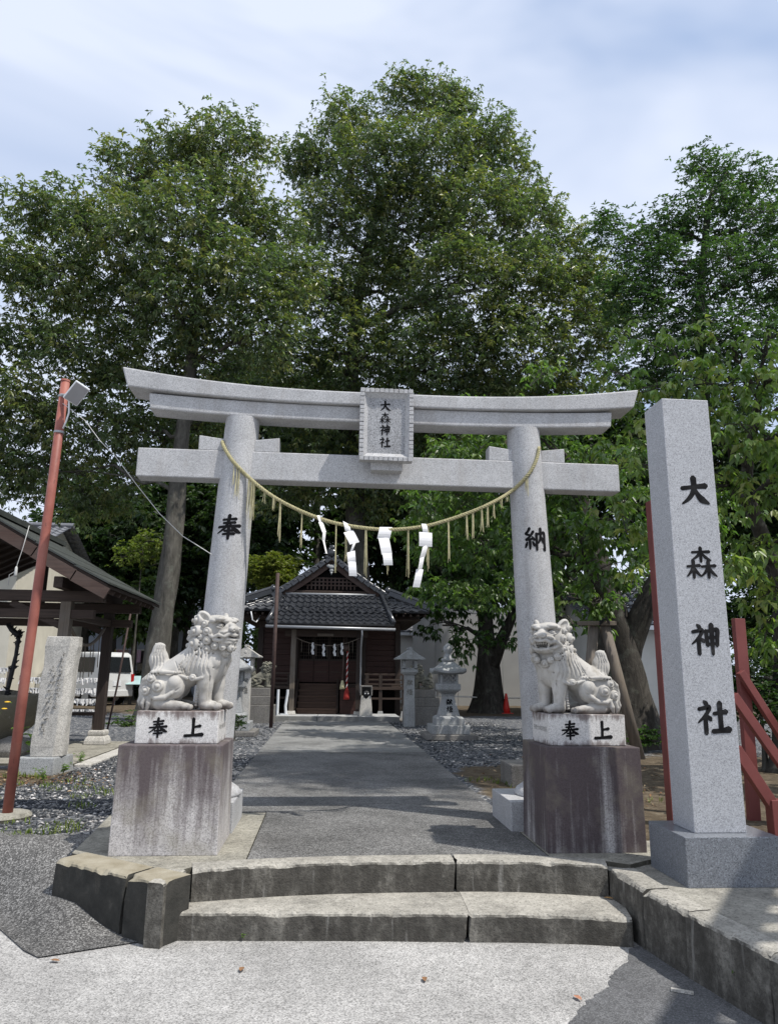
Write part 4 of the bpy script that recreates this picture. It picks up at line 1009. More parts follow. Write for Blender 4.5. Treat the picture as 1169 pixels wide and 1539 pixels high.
lion_object('closed', 'lion_dog_statue', 'pale stone lion-dog with closed mouth seated on the left-hand streaked pedestal', (-1.008, 5.46, 1.228), False, 1.0, MT['lion'])
lion_object('open', 'lion_dog_statue', 'pale stone lion-dog with open mouth and teeth seated on dark stained pedestal', (1.872, 5.44, 1.228), True, .985, MT['lion'])

# ================================================================== NAME PILLAR on the right
SPO = (2.41, 4.65, .30)
st = thing('stone_name_pillar', 'tall square granite pillar carved with four large black characters beside the steps', 'stone pillar', SPO)
MB(SPO).box(2.132, 2.72, 4.402, 4.90, .298, .577).build('plinth', MT['granite_dark'], st, bevel=.005)
m = MB(SPO); x0, x1, y0, y1 = 2.247, 2.578, 4.508, 4.785
m.add([(x0, y0, .5775), (x1, y0, .5775), (x1, y1, .5775), (x0, y1, .5775), (x0-.003, y0, 3.372), (x1-.003, y0, 3.372), (x1-.003, y1, 3.372), (x0-.003, y1, 3.372), ((x0+x1)/2, (y0+y1)/2, 3.40)],
      [(3, 2, 1, 0), (0, 1, 5, 4), (1, 2, 6, 5), (2, 3, 7, 6), (3, 0, 4, 7), (4, 5, 8), (5, 6, 8), (6, 7, 8), (7, 4, 8)])
shaft = m.build('shaft', MT['granite_new'], st, bevel=.004)
for ch, (px, py), sz in (('大', (1043, 738), .200), ('森', (1053, 846), .200), ('神', (1060, 961), .195), ('社', (1071, 1078), .205)):
    p = atY(px, py, y0); put_char(ch, sz, flat_place((p[0], y0, p[2])), MT['carved'], shaft, SPO, bold=1.12)

# ================================================================== RED LAMP POLE and cables
LPO = (-2.575, 6.57, GZ)
lp = thing('lamp_pole', 'tall faded red steel pole with a flat white floodlight on top', 'street lamp', LPO)
m = MB(LPO); m.tube([(-2.575, 6.57, GZ-.05), (-2.56, 6.57, 1.5), (-2.53, 6.57, 2.9), (-2.515, 6.57, 4.13)], [.041, .041, .040, .039], 20); m.build('pole', MT['red_pole'], lp, smooth=True)
m = MB(LPO); m.tube([(-2.516, 6.57, 4.13), (-2.515, 6.57, 4.15)], [.043, .040], 20); m.build('pole_cap', MT['red_pole'], lp)
hc = atY(115, 591, 6.45); ux = np.array((.118, -.06, .136)); ux /= np.linalg.norm(ux); uy = np.array((.11, .07, -.035)); uy -= ux*(uy@ux); uy /= np.linalg.norm(uy); nrm_ = np.cross(uy, ux)
def slab(m, c, a, b, n, la, lb, lc):
    P = []
    for k in (-1, 1):
        for i, j in ((-1, -1), (1, -1), (1, 1), (-1, 1)): P.append(c+a*(i*la/2)+b*(j*lb/2)+n*(k*lc/2))
    return m.hexa(P)
m = MB(LPO); slab(m, hc, ux, uy, nrm_, .205, .145, .026); fl = m.build('floodlight', MT['white_paint'], lp, bevel=.010)
m = MB(LPO); slab(m, hc+nrm_*.0155, ux, uy, nrm_, .185, .125, .004); m.build('light_panel', MT['led'], fl)
m = MB(LPO); m.tube([(-2.52, 6.53, 3.985), (-2.47, 6.51, 3.98), hc-ux*.07-nrm_*.02], .012, 8); m.tube([(-2.52, 6.57, 3.975), (-2.52, 6.528, 3.985)], .018, 8); m.build('bracket', MT['grey_metal'], lp)
for z in (3.97, 3.62): MB(LPO).lathe((-2.519, 6.57, z), [(.043, 0), (.046, .004), (.046, .018), (.043, .022)], 20).build('clamp', MT['grey_metal'], lp)
m = MB(LPO); m.tube([hc-nrm_*.015-ux*.05, (-2.43, 6.48, 3.93), (-2.425, 6.50, 3.80), (-2.45, 6.52, 3.72), (-2.475, 6.535, 3.66)], .008, 6); m.build('conduit', MT['white_paint'], lp, smooth=True)
MB().lathe((-2.60, 6.57, GZ-.03), [(.21, 0), (.22, .05), (.19, .075)], 10).build('pole_footing', MT['apron']).__setitem__('label', 'rough concrete footing round the foot of the red pole')
bpy.data.objects['pole_footing']['category'] = 'footing'
# slack cable from the lamp to the gate pillar
pts_px = [(128, 632), (150, 662), (172, 684), (205, 728), (240, 772), (275, 806), (311, 836)]
m = MB((-2.0, 6.4, 3.0)); q = [(-2.50, 6.53, 3.90)]+[tuple(atY(x, y, 6.50-.25*i/6)) for i, (x, y) in enumerate(pts_px)]
q[-1] = (pil(-1, q[-1][2])-prad(q[-1][2])*.8, 6.02, q[-1][2]-.02)
m.tube(q, .0038, 6); o = m.build('slack_cable', MT['wire'], None, smooth=True); o.location = (-2.0, 6.4, 3.0)
tag(o, 'pale slack cable running from the lamp pole to the left torii pillar', 'cable')
# ================================================================== SHRINE HALL
SX, SY = .03, 18.66        # middle of the platform's front edge
SH = thing('shrine_hall', 'dark wooden shrine hall with black tiled hip-and-gable roof and porch', 'shrine', (SX, SY, GZ), R(-1.2))
# local frame: x right, y back (0 = platform front edge), z up from the gravel
plat = MB().box(-1.24, 1.83, .25, 3.2, -.02, .085).build('platform_core', MT['apron'], SH)
for i, x0 in enumerate((-1.25, -.22, .81)):
    MB().box(x0, x0+1.022, 0, .42, -.02, .135).build('platform_kerb', MT['platform'], SH, bevel=.005)
    for j in range(2):
        MB().box(x0, x0+1.020, .43+j*.5, .43+j*.5+.49, .0, .133).build('paving_stone', MT['platform'], SH, bevel=.004)
for i in range(2): MB().box(1.845, 2.10, .05+i*.55, .05+i*.55+.54, -.02, .05).build('edging_stone', MT['granite_old'], SH, bevel=.01)
FZ = .90                    # floor of the hall
WY = 2.15                   # front wall
hw = 1.93                   # half width of the body
# body: board walls between posts
for x in (-hw, -.95, .95, hw):
    MB().box(x-.075, x+.075, WY-.075, WY+.075, .05, 2.62).build('post', MT['wood_dark'], SH, bevel=.006)
for x in (-hw, hw):
    MB().box(x-.07, x+.07, WY+2.9, WY+3.05, .05, 2.62).build('post', MT['wood_dark'], SH, bevel=.006)
for (x0, x1) in ((-hw+.075, -1.025), (1.025, hw-.075)):
    for k in range(10):
        z0 = FZ+.02+k*.152; MB().box(x0, x1, WY-.012-.006*(k % 2), WY+.03, z0, z0+.146).build('wall_board', MT['wood_red'], SH, bevel=.003, seg=1)
MB().box(-hw, -hw+.05, WY+.08, WY+2.9, .3, 2.6).build('side_wall', MT['wood_red'], SH); MB().box(hw-.05, hw, WY+.08, WY+2.9, .3, 2.6).build('side_wall', MT['wood_red'], SH)
MB().box(-hw, hw, WY+2.95, WY+3.0, .3, 2.6).build('back_wall', MT['wood_red'], SH)
MB().box(-.87, .87, WY+.10, WY+.13, FZ, 2.5).build('dark_interior', MT['void'], SH)  # near-black sheet paints the unlit room behind the doors
# doors: lower panels and upper lattice
for k in range(4):
    x0 = -.87+k*.435; d = MB().box(x0+.005, x0+.43, WY+.02, WY+.05, FZ+.03, FZ+.62).build('door', MT['wood_red'], SH, bevel=.003)
    m = MB()
    for z in (FZ+.62, FZ+1.40): m.box(x0+.005, x0+.43, WY+.015, WY+.055, z, z+.05)
    for x in (x0+.005, x0+.39): m.box(x, x+.04, WY+.016, WY+.054, FZ+.67, FZ+1.40)
    for q in range(5): m.box(x0+.075+q*.07, x0+.09+q*.07, WY+.025, WY+.045, FZ+.67, FZ+1.40)
    for q in range(7): m.box(x0+.045, x0+.39, WY+.027, WY+.043, FZ+.75+q*.09, FZ+.765+q*.09)
    m.build('lattice', MT['wood_dark'], d)
    MB().box(x0+.06, x0+.37, WY+.012, WY+.018, FZ+.30, FZ+.33).build('door_rail', MT['wood_dark_x'], d)
MB().box(-hw-.05, hw+.05, WY-.10, WY+.05, 2.42, 2.62).build('head_beam', MT['wood_dark_x'], SH, bevel=.006)
MB().box(-hw-.02, hw+.02, WY-.085, WY-.0, FZ-.11, FZ+.0).build('sill_beam', MT['wood_dark_x'], SH, bevel=.005)
MB().box(-hw, hw, WY-.02, WY+.0, .05, FZ-.11).build('underfloor_shade_sheet', MT['void'], SH)  # near-black sheet paints the shade below the floor
# veranda with railing
MB().box(-2.5, -.95, WY-.72, WY-.09, FZ-.14, FZ-.06).build('veranda_floor', MT['wood_dark_x'], SH); MB().box(.95, 2.5, WY-.72, WY-.09, FZ-.14, FZ-.06).build('veranda_floor', MT['wood_dark_x'], SH)
for x in (-2.42, -1.75, -1.05, 1.05, 1.42, 2.05, 2.42):
    MB().box(x-.045, x+.045, WY-.70, WY-.61, .17, FZ+.26).build('railing_post', MT['wood_dark'], SH, bevel=.004)
    MB().cbox((x, WY-.655, .105), (.20, .20, .19), 0, .62).build('post_stone', MT['granite_mid'], SH, bevel=.006)
for z, h in ((FZ+.24, .055), (FZ+.10, .045), (FZ-.02, .045), (.50, .05)):
    for x0, x1 in ((-2.55, -.98), (.98, 2.55)):
        MB().box(x0, x1, WY-.695, WY-.615, z, z+h).build('railing', MT['wood_dark_x'], SH, bevel=.004)
# stair
for k in range(5):
    y = .95+k*.235; z = .135+k*.152
    MB().box(-.80, .26, y, y+.26, z+.10, z+.148).build('stair_tread', MT['wood_step'], SH, bevel=.006)
    MB().box(-.78, .24, y+.02, y+.05, z-.002, z+.099).build('stair_riser', MT['wood_step'], SH)
for x in (-.84, .26): MB().beam((x, .95, .20), (x, 2.1, .94), .05, .20).build('stair_string', MT['wood_dark_y'], SH)
# porch posts on stones, beam, and offertory box
for x in (-.92, .80):
    MB().box(x-.065, x+.065, .72, .85, .22, 2.30).build('porch_post', MT['wood_grey'] if x < 0 else MT['wood_dark'], SH, bevel=.008)
    MB().cbox((x, .785, .178), (.24, .24, .09), 0, .8).build('post_stone', MT['granite_pale'], SH, bevel=.008)
MB().box(-1.15, 1.03, .73, .84, 2.12, 2.29).build('porch_beam', MT['wood_dark_x'], SH, bevel=.006)
MB().box(-1.30, 1.18, .70, .87, 2.30, 2.40).build('porch_purlin', MT['wood_dark_x'], SH, bevel=.006)
for x in (-.92, .80): MB().box(x-.05, x+.05, .86, WY-.1, 2.14, 2.28).build('tie_beam', MT['wood_dark_y'], SH)
MB().box(-.30, .12, .68, .70, 2.13, 2.20).build('name_board', MT['wood_grey'], SH)
ob = MB().box(.33, .74, 1.0, 1.45, .134, .82).build('offertory_box', MT['wood_red'], SH, bevel=.008)
for k in range(6): MB().box(.35+k*.064, .37+k*.064, .99, 1.44, .822, .845).build('slat', MT['wood_dark_y'], ob)
MB().box(.34, .73, .985, .9995, .50, .52).build('box_rail', MT['wood_dark_x'], ob)

# ---- roof
def tile_slope(name, A, B, C, D, nrow, ncol, mat, parent, amp=.036, stepz=.034):
    """A-B eave from left to right, D-C upper edge; rows of S-shaped tiles that overlap"""
    A, B, C, D = map(np.array, (A, B, C, D)); nn = np.cross(B-A, D-A); nn = nn/np.linalg.norm(nn); per = 8; nu = ncol*per
    V = []; F = []; prof = [1.0, .72, .05, -.32, -.42, -.34, -.08, .62]
    lines = []
    for r_ in range(nrow):
        for t, h in ((r_/nrow, stepz), ((r_+.97)/nrow, 0.0)): lines.append((t, h))
    for t, h in lines:
        L0 = A+(D-A)*t; R0 = B+(C-B)*t
        for i in range(nu+1):
            q = L0+(R0-L0)*(i/nu); V.append(q+nn*(amp*prof[i % per]+h))
    for j in range(len(lines)-1):
        for i in range(nu): a = j*(nu+1)+i; F.append((a, a+1, a+nu+2, a+nu+1))
    b = len(V)
    for i in range(nu+1):                          # front lip of the eave tiles
        q = A+(B-A)*(i/nu); V.append(q-nn*.03)
    for i in range(nu): F.append((b+i, b+i+1, i+1, i))
    o = mesh_obj(name, V, F, mat, parent, smooth=True, kind='stuff'); o.data.set_sharp_from_angle(angle=R(50)); return o
EZ = 2.79; EY = .98; EXH = 2.70     # main eave height, front line, half width
gb = 1.42; GY = 1.75; GZB = 3.46     # gable foot half width, gable plane, height where the gable starts
RZ = 4.46; BY = WY+4.0
roof = MB().hexa([(-EXH+.2, EY+.2, EZ-.16), (EXH-.2, EY+.2, EZ-.16), (EXH-.2, BY, EZ-.16), (-EXH+.2, BY, EZ-.16), (-gb-.25, GY+.1, GZB-.30), (gb+.15, GY+.1, GZB-.30), (gb+.15, BY-1, GZB-.30), (-gb-.15, BY-1, GZB-.30)]).build('roof', MT['wood_dark_x'], SH)
# front skirt, left and right of the gable foot, in two steps for the sag
tile_slope('roof_tiles', (-EXH, EY, EZ+.03), (EXH, EY, EZ+.03), (gb+.12, GY+.02, GZB-.12), (-gb-.12, GY+.02, GZB-.12), 5, 22, MT['tile'], roof)
# side slopes (curved: low pitch at the eave, steep at the ridge)
for sg in (-1, 1):
    prof_s = [(EXH, EZ+.03), (2.15, EZ+.22), (1.62, EZ+.46), (1.10, EZ+.78), (.56, EZ+1.15), (.0, RZ-.10)]
    for q in range(5):
        (xa, za), (xb, zb) = prof_s[q], prof_s[q+1]
        ya = EY if q == 0 else (EY+.42 if q == 1 else GY-.16); yb = EY+.42 if q == 0 else GY-.16; ybk = BY
        if q >= 2: ya = yb = GY-.16
        a, b, c, d = (sg*xa, ya, za), (sg*xa, ybk, za), (sg*xb, ybk, zb), (sg*xb, yb, zb)
        if sg > 0: tile_slope('roof_tiles', a, b, c, d, 3 if q else 3, 17, MT['tile'], roof)
        else: tile_slope('roof_tiles', b, a, d, c, 3, 17, MT['tile'], roof)
# verge tiles along the gable: a round roll and a hanging row of tile ends
def verge(sg):
    P = [Vector((sg*x, GY-.17, z+.07)) for x, z in ((1.74, EZ+.405), (1.62, EZ+.46), (1.10, EZ+.78), (.56, EZ+1.15), (.0, RZ-.10))]
    m = MB(); m.tube(P, .062, 10); m.build('verge_roll', MT['tile'], roof, smooth=True)
    for a, b in zip(P[1:-1], P[2:]):
        n = 3 if (b-a).length < .75 else 3
        for k in range(n):
            c = a.lerp(b, (k+.5)/n); d = (b-a).normalized(); m = MB()
            m.beam(c-d*.095+Vector((0, -.055, -.07)), c+d*.095+Vector((0, -.055, -.05)), .05, .12); m.lathe((c.x, c.y-.02, c.z-.02), [(.02, -.02), (.075, 0), (.078, .02), (.03, .07)], 10)
            m.build('verge_tile', MT['tile'], roof, bevel=.012)
    Q = [Vector((sg*x, GY-.12, z-.13)) for x, z in ((1.62, EZ+.46), (1.10, EZ+.78), (.56, EZ+1.15), (.0, RZ-.10))]
    for a, b in zip(Q[:-1], Q[1:]):
        m = MB(); m.beam(a, b+(b-a)*.02, .07, .16); m.build('bargeboard', MT['wood_rust'], roof)
verge(-1); verge(1)
# gable wall with lattice, pendant
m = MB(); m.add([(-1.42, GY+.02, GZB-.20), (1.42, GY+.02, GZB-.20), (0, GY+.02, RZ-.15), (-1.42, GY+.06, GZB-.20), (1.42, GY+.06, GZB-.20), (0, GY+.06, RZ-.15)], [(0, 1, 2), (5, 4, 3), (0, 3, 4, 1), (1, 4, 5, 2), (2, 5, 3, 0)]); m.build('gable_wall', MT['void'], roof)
m = MB()
for k in range(15):
    x = -.77+k*.11; zt_ = min(GZB+.36, RZ-.34-abs(x)*.80)
    if zt_ > GZB+.06: m.box(x-.02, x+.02, GY-.03, GY+.0, GZB+.02, zt_)
for z in (GZB+.12, GZB+.22, GZB+.32): m.box(-.80+(z-GZB)*.4, .80-(z-GZB)*.4, GY-.036, GY-.008, z, z+.035)
m.build('gable_lattice', MT['wood_rust'], roof)
MB().box(-1.28, 1.28, GY-.10, GY+.0, GZB-.14, GZB-.02).build('gable_beam', MT['wood_dark_x'], roof, bevel=.01)
m = MB(); m.tube([(-1.25, GY-.16, GZB-.13), (1.25, GY-.16, GZB-.13)], .035, 8); m.build('flashing', MT['grey_metal'], roof, smooth=True)
m = MB()
for (cx, cz, r_) in ((0, RZ-.36, .085), (-.085, RZ-.33, .06), (.085, RZ-.33, .06), (0, RZ-.46, .06)): m.lathe((cx, GY-.20, cz), [(r_*.3, -r_*.8), (r_, -r_*.2), (r_, r_*.2), (r_*.3, r_*.8)], 12, 0, 1, .35)
m.lathe((0, GY-.20, RZ-.56), [(.005, -.03), (.04, .06)], 8, 0, 1, .4); m.build('gable_pendant', MT['granite_mid'], roof, smooth=True)
# ridge with its end ornament
m = MB(); m.box(-.10, .10, GY-.12, BY-.6, RZ-.14, RZ-.05); m.box(-.085, .085, GY-.11, BY-.6, RZ-.048, RZ+.03); m.box(-.07, .07, GY-.10, BY-.6, RZ+.032, RZ+.10); m.tube([(0, GY-.11, RZ+.15), (0, BY-.6, RZ+.15)], .07, 12)
m.build('ridge', MT['tile'], roof)
m = MB(); m.lathe((0, GY-.22, RZ+.03), [(.02, -.11), (.11, -.09), (.135, 0), (.11, .09), (.02, .12)], 14, 0, 1, .5)
for sg in (-1, 1): m.lathe((sg*.13, GY-.22, RZ-.08), [(.01, -.06), (.065, -.04), (.07, .03), (.01, .06)], 10, 0, 1, .5); m.lathe((sg*.075, GY-.22, RZ+.14), [(.01, -.04), (.04, 0), (.01, .05)], 8, 0, 1, .5)
m.lathe((0, GY-.20, RZ+.19), [(.07, -.07), (.075, 0), (.07, .07)], 12, 0, 1, .4); m.build('ridge_end_ornament', MT['tile'], roof, smooth=True)
# hip ridges
for sg in (-1, 1):
    for (p, q, nm) in (((sg*1.62, GY-.16, GZB-.06), (sg*(EXH+.02), EY-.02, EZ+.14), 'hip_ridge'),):
        a, b = Vector(p), Vector(q); m = MB(); m.beam(a, b, .13, .12); m.tube([a+Vector((0, 0, .09)), b+Vector((0, 0, .09))], .055, 10)
        m.build(nm, MT['tile'], roof)
        m = MB(); c = a+(a-b).normalized()*.02; m.lathe((c.x, c.y, c.z+.05), [(.02, -.10), (.10, -.06), (.11, .03), (.03, .12)], 10); m.build('hip_end_tile', MT['tile'], roof, smooth=True)
# underside of eaves: rafters
for k in range(27):
    x = -2.6+k*.2
    MB().beam((x, EY+.06, EZ-.055), (x*.9, WY, EZ+.14), .05, .06).build('rafter', MT['wood_dark_y'], roof)
# porch roof
PY, PZ = .28, 2.36
pr = MB().hexa([(-1.52, PY+.1, PZ-.05), (1.62, PY+.1, PZ-.05), (1.62, PY+.12, PZ+.0), (-1.52, PY+.12, PZ+.0), (-1.40, GY-.35, GZB-.42), (1.40, GY-.35, GZB-.42), (1.40, GY-.33, GZB-.36), (-1.40, GY-.33, GZB-.36)]).build('porch_roof', MT['wood_dark_x'], SH)
zmid = PZ+.40
tile_slope('porch_tiles', (-1.60, PY, PZ+.06), (1.70, PY, PZ+.06), (1.56, .88, zmid), (-1.48, .88, zmid), 3, 17, MT['tile'], pr)
tile_slope('porch_tiles', (-1.48, .88, zmid), (1.56, .88, zmid), (1.36, GY-.06, GZB-.10), (-1.34, GY-.06, GZB-.10), 4, 16, MT['tile'], pr)
for sg, xe, xu in ((-1, -1.58, -1.36), (1, 1.68, 1.38)):
    m = MB(); m.tube([(xe, PY-.03, PZ+.13), (xe*.94, .88, zmid+.07), (xu, GY-.05, GZB-.03)], .055, 10); m.build('verge_roll', MT['tile'], pr, smooth=True)
for k in range(14):
    x = -1.42+k*.225; MB().beam((x, PY+.05, PZ-.015), (x, WY-.1, 2.86), .045, .05).build('rafter', MT['wood_dark_y'], pr)
m = MB(); n = 10; m.tube([(-1.62, PY-.06, PZ-.015), (1.72, PY-.06, PZ-.055)], .038, 8); m.build('gutter', MT['grey_metal'], pr, smooth=True)
m = MB(); m.tube([(.86, PY-.06, PZ-.07), (.86, PY-.04, PZ-.2), (.85, .35, PZ-.42), (.85, .60, PZ-.5), (.85, .62, .9), (.85, .62, .70)], .022, 8); m.build('downspout', MT['grey_metal'], pr, smooth=True)
m = MB(); m.tube([(-2.1, EY-.04, EZ-.02), (-2.05, EY-.03, EZ-.25), (-1.95, EY, EZ-.3), (-1.88, EY+.3, EZ-.1)], .018, 6); m.build('gutter_elbow', MT['white_paint'], roof, smooth=True)

# rope, paper streamers, bell and bell ropes hanging in the porch: each hangs from the beam
PR = thing('porch_rope', 'thin straw rope with four white paper streamers under the shrine porch', 'rope', (SX, SY, GZ), R(-1.2))
m = MB(); ropeP = [(-.90+1.72*t, .70, 2.10-.21*(1-(2*t-1)**2)) for t in np.linspace(0, 1, 19)]; m.tube(ropeP, .012, 6); m.build('rope', MT['wood_grey'], PR, smooth=True)
for t in (.28, .43, .585, .745):
    i = int(round(t*18)); x, y, z = ropeP[i]; m = MB()
    for k in range(4): m.hexa([(x-.035+.028*(k % 2), y-.012, z-.05-.075*k), (x+.022+.028*(k % 2), y-.02, z-.05-.075*k), (x+.022+.028*(k % 2), y-.018, z-.05-.075*k), (x-.035+.028*(k % 2), y-.010, z-.05-.075*k),
                               (x-.035+.022*((k+1) % 2), y-.012, z+.035-.075*k), (x+.03+.016*(k % 2), y-.02, z+.035-.075*k), (x+.03+.016*(k % 2), y-.018, z+.035-.075*k), (x-.035+.022*((k+1) % 2), y-.010, z+.035-.075*k)])
    m.build('paper_streamer', MT['paper_old'], PR)
for t in (.12, .2, .35, .5, .66, .83, .9):
    i = int(round(t*18)); x, y, z = ropeP[i]; m = MB(); m.tube([(x, y, z), (x+.004, y, z-.30)], .006, 4); m.build('straw_tassel', MT['wood_grey'], PR)
BR = thing('bell_rope', 'red and white twisted bell rope with red tassel before the shrine doors', 'bell rope', (SX, SY, GZ), R(-1.2))
m = MB(); m.lathe((.47, .78, 1.83), [(.03, -.09), (.085, -.05), (.095, .0), (.08, .06), (.03, .095)], 14); m.build('bell', MT['wood_rust'], BR, smooth=True)
m = MB(); m.tube([(.47, .78, 1.92), (.47, .78, 2.13)], .012, 6); m.build('hanger', MT['wood_dark'], BR)
for st_, mt_ in ((0, 'red_cloth'), (1, 'cloth_white'), (2, 'red_cloth')):
    m = MB(); zz = np.linspace(1.75, .78, 60); ph = zz*2*math.pi/.16+st_*2.094; m.tube([(.50+.010*math.cos(p), .74+.010*math.sin(p), z) for z, p in zip(zz, ph)], .0125, 6); m.build('strand', MT[mt_], BR, smooth=True)
m = MB(); m.lathe((.50, .74, .52), [(.082, 0), (.078, .08), (.055, .20), (.03, .26)], 12); m.build('tassel', MT['red_cloth'], BR, smooth=True)
BR2 = thing('straw_bell_rope', 'plain brown bell rope with straw-coloured tassel beside the red one', 'bell rope', (SX, SY, GZ), R(-1.2))
m = MB(); m.tube([(.40, .80, 2.13), (.40, .80, 1.3), (.385, .79, .98)], [.012, .02, .024], 8); m.build('cord', MT['wood_rust'], BR2, smooth=True)
m = MB(); m.lathe((.385, .79, .78), [(.075, 0), (.06, .09), (.03, .22)], 10); m.build('tassel', MT['straw'], BR2, smooth=True)

# ================================================================== things before the hall
def loc_s(px, py, z=GZ): return atZ(px, py, z)
# stone post with a dark stove-like mouth
c = (atZ(543, 1069, .435)[0], 19.05, .435)
t = thing('stone_post_box', 'pale tapered stone post with a dark hooded opening in front of the porch', 'stone post', c); m = MB()
m.cbox((0, 0, .25), (.34, .26, .50), 0, .72).build('pillar', MT['granite_pale'], t, bevel=.008)
m = MB(); m.box(-.155, -.12, -.13, .13, .5015, .71); m.box(.12, .155, -.13, .13, .5015, .71); m.box(-.155, .155, -.13, .13, .7105, .75); m.box(-.12, .12, .1, .13, .5015, .71); m.build('hood', MT['granite_old'], t, bevel=.01)
m = MB(); m.lathe((0, -.06, .52), [(.06, -.11), (.10, -.02), (.105, .06), (.05, .12)], 12, 0, 1, .6); m.build('bowl', MT['black'], t, smooth=True)
for dx in (-.03, .05): MB().lathe((dx, -.135, .55), [(.004, -.018), (.016, 0), (.004, .018)], 8).build('charm', MT['white_paint'], t)
# two white plastic pipes standing left of the stair
for i, (px, lean, lab) in enumerate(((417, 0, 'upright thin white plastic pipe at the left end of the shrine platform'), (430, .02, 'crooked white plastic pipe on a foot beside the stair post'))):
    p = atY(px, 1066, 19.15); m = MB((p[0], p[1], .435)); m.tube([(p[0], p[1], .435), (p[0]-lean, p[1], .65), (p[0]+lean, p[1], .95), (p[0]+lean, p[1], 1.06)], .034, 10)
    if i: m.box(p[0]-.14, p[0]+.06, p[1]-.04, p[1]+.04, .435, .465)
    o = m.build('white_pipe', MT['white_paint'], None, smooth=False); o.location = (p[0], p[1], .435); tag(o, lab, 'pipe')
# thin rusty pole left of the path
p = atZ(407, 1094, GZ); m = MB((p[0], p[1], GZ)); m.tube([(p[0], p[1], GZ-.05), (p[0], p[1], 3.72)], .042, 12); o = m.build('iron_pole', MT['rust'], None, smooth=True); o.location = (p[0], p[1], GZ); tag(o, 'thin rusty iron pole standing beside the path in front of the shrine', 'pole')

# ---- stone lantern with a flared waist
def lantern(loc, label, mat, scale=1.0, rz=0.0, chars=True):
    t = thing('stone_lantern', label, 'stone lantern', loc, rz, 'waisted stone lanterns along the path'); q = math.pi/4; s2 = math.sqrt(2)
    sq = lambda prof: [(a*s2, b) for a, b in prof]
    MB().box(-.48, .48, -.48, .48, -.02, .075).build('ground_slab', MT['granite_old'], t, bevel=.012)
    MB().box(-.36, .36, -.36, .36, .0755, .235).build('lower_base', mat, t, bevel=.012)
    m = MB(); m.lathe((0, 0, .2355), sq([(.265, 0), (.265, .125), (.235, .150), (.20, .165)]), 4, q); m.build('upper_base', mat, t, bevel=.010)
    m = MB(); m.lathe((0, 0, .4010), sq([(.195, 0), (.165, .12), (.118, .29), (.108, .36), (.125, .40), (.150, .418)]), 4, q); shaft_ = m.build('shaft', mat, t, bevel=.008)
    m = MB(); m.lathe((0, 0, .8195), sq([(.13, 0), (.205, .055), (.215, .075), (.215, .165), (.20, .175)]), 4, q); m.build('platform', mat, t, bevel=.008)
    fb = MB(); w = .17
    z0, z1 = .9950, 1.175
    for a, b in ((-1, -1), (1, -1), (1, 1), (-1, 1)): fb.cbox((a*(w-.025), b*(w-.025), (z0+z1)/2), (.05, .05, z1-z0))
    fb.box(-w+.01, w-.01, -w+.01, w-.01, z0, z0+.025); fb.box(-w+.01, w-.01, -w+.01, w-.01, z1-.02, z1)
    f_ = fb.build('fire_box', mat, t, bevel=.004)
    for a in range(4):
        m = MB(); ca, sa = math.cos(a*math.pi/2), math.sin(a*math.pi/2); R2 = lambda x, y: (x*ca-y*sa, x*sa+y*ca)
        for k in range(-1, 3):
            for sg in (-1, 1):
                x0 = -.12+.08*k; P0 = np.array((x0 if sg > 0 else -x0, z0+.025)); P1 = np.array((x0+.135 if sg > 0 else -x0-.135, z1-.02))
                tt_ = sorted([np.clip((v-P0[0])/(P1[0]-P0[0]), 0, 1) for v in (-.12, .12)]); Pa = P0+(P1-P0)*tt_[0]; Pb = P0+(P1-P0)*tt_[1]
                if np.linalg.norm(Pb-Pa) > .03: m.beam((*R2(Pa[0], -w+.02+.004*sg), Pa[1]), (*R2(Pb[0], -w+.02+.004*sg), Pb[1]), .02, .022)
        m.build('lattice', mat, f_)
    # roof with lifted corners
    n = 32; V = []; F = []
    prof = [(.27, .0), (.325, .022), (.33, .065), (.235, .125), (.15, .205), (.10, .245)]
    for i, (r_, z) in enumerate(prof):
        for k in range(n*4//4):
            a = 2*math.pi*k/n; c_, s_ = math.cos(a), math.sin(a); e = (abs(c_)**14+abs(s_)**14)**(-1/14); up = ((e-1)/.35)**1.5*.045 if i in (1, 2) else (((e-1)/.35)**1.5*.03 if i == 0 else 0)
            V.append((r_*e*c_, r_*e*s_, 1.1755+z+max(0, up)))
    for i in range(len(prof)-1):
        for k in range(n): F.append((i*n+k, i*n+(k+1) % n, (i+1)*n+(k+1) % n, (i+1)*n+k))
    F.append(tuple(range(n-1, -1, -1))); F.append(tuple((len(prof)-1)*n+k for k in range(n)))
    ro = mesh_obj('roof', V, F, mat, t, bevel=.006)
    m = MB(); m.lathe((0, 0, 1.421), [(.13, 0), (.135, .05), (.085, .06), (.075, .12), (.05, .13), (.062, .15), (.096, .21), (.09, .27), (.055, .315), (.02, .345), (.004, .36)], 20); m.build('finial', mat, t, smooth=True)
    if chars:
        for ch, z in (('献', .655), ('燈', .525)):
            yw = -(.195-.085*((z-.401)/.33)); put_char(ch, .115, flat_place((0, yw, z), nrm=(0, -.97, .22), uz=(0, .25, .968)), MT['ink'], shaft_, bold=1.25)
    t.scale = (scale,)*3; return t
lantern((2.36, 14.25, GZ+.02), 'waisted stone lantern with lattice fire box right of the path', MT['granite_mid'], 1.0)
lantern((-1.78, 14.75, GZ+.02), 'waisted stone lantern half hidden behind the left torii pillar', MT['granite_mid'], 1.0)
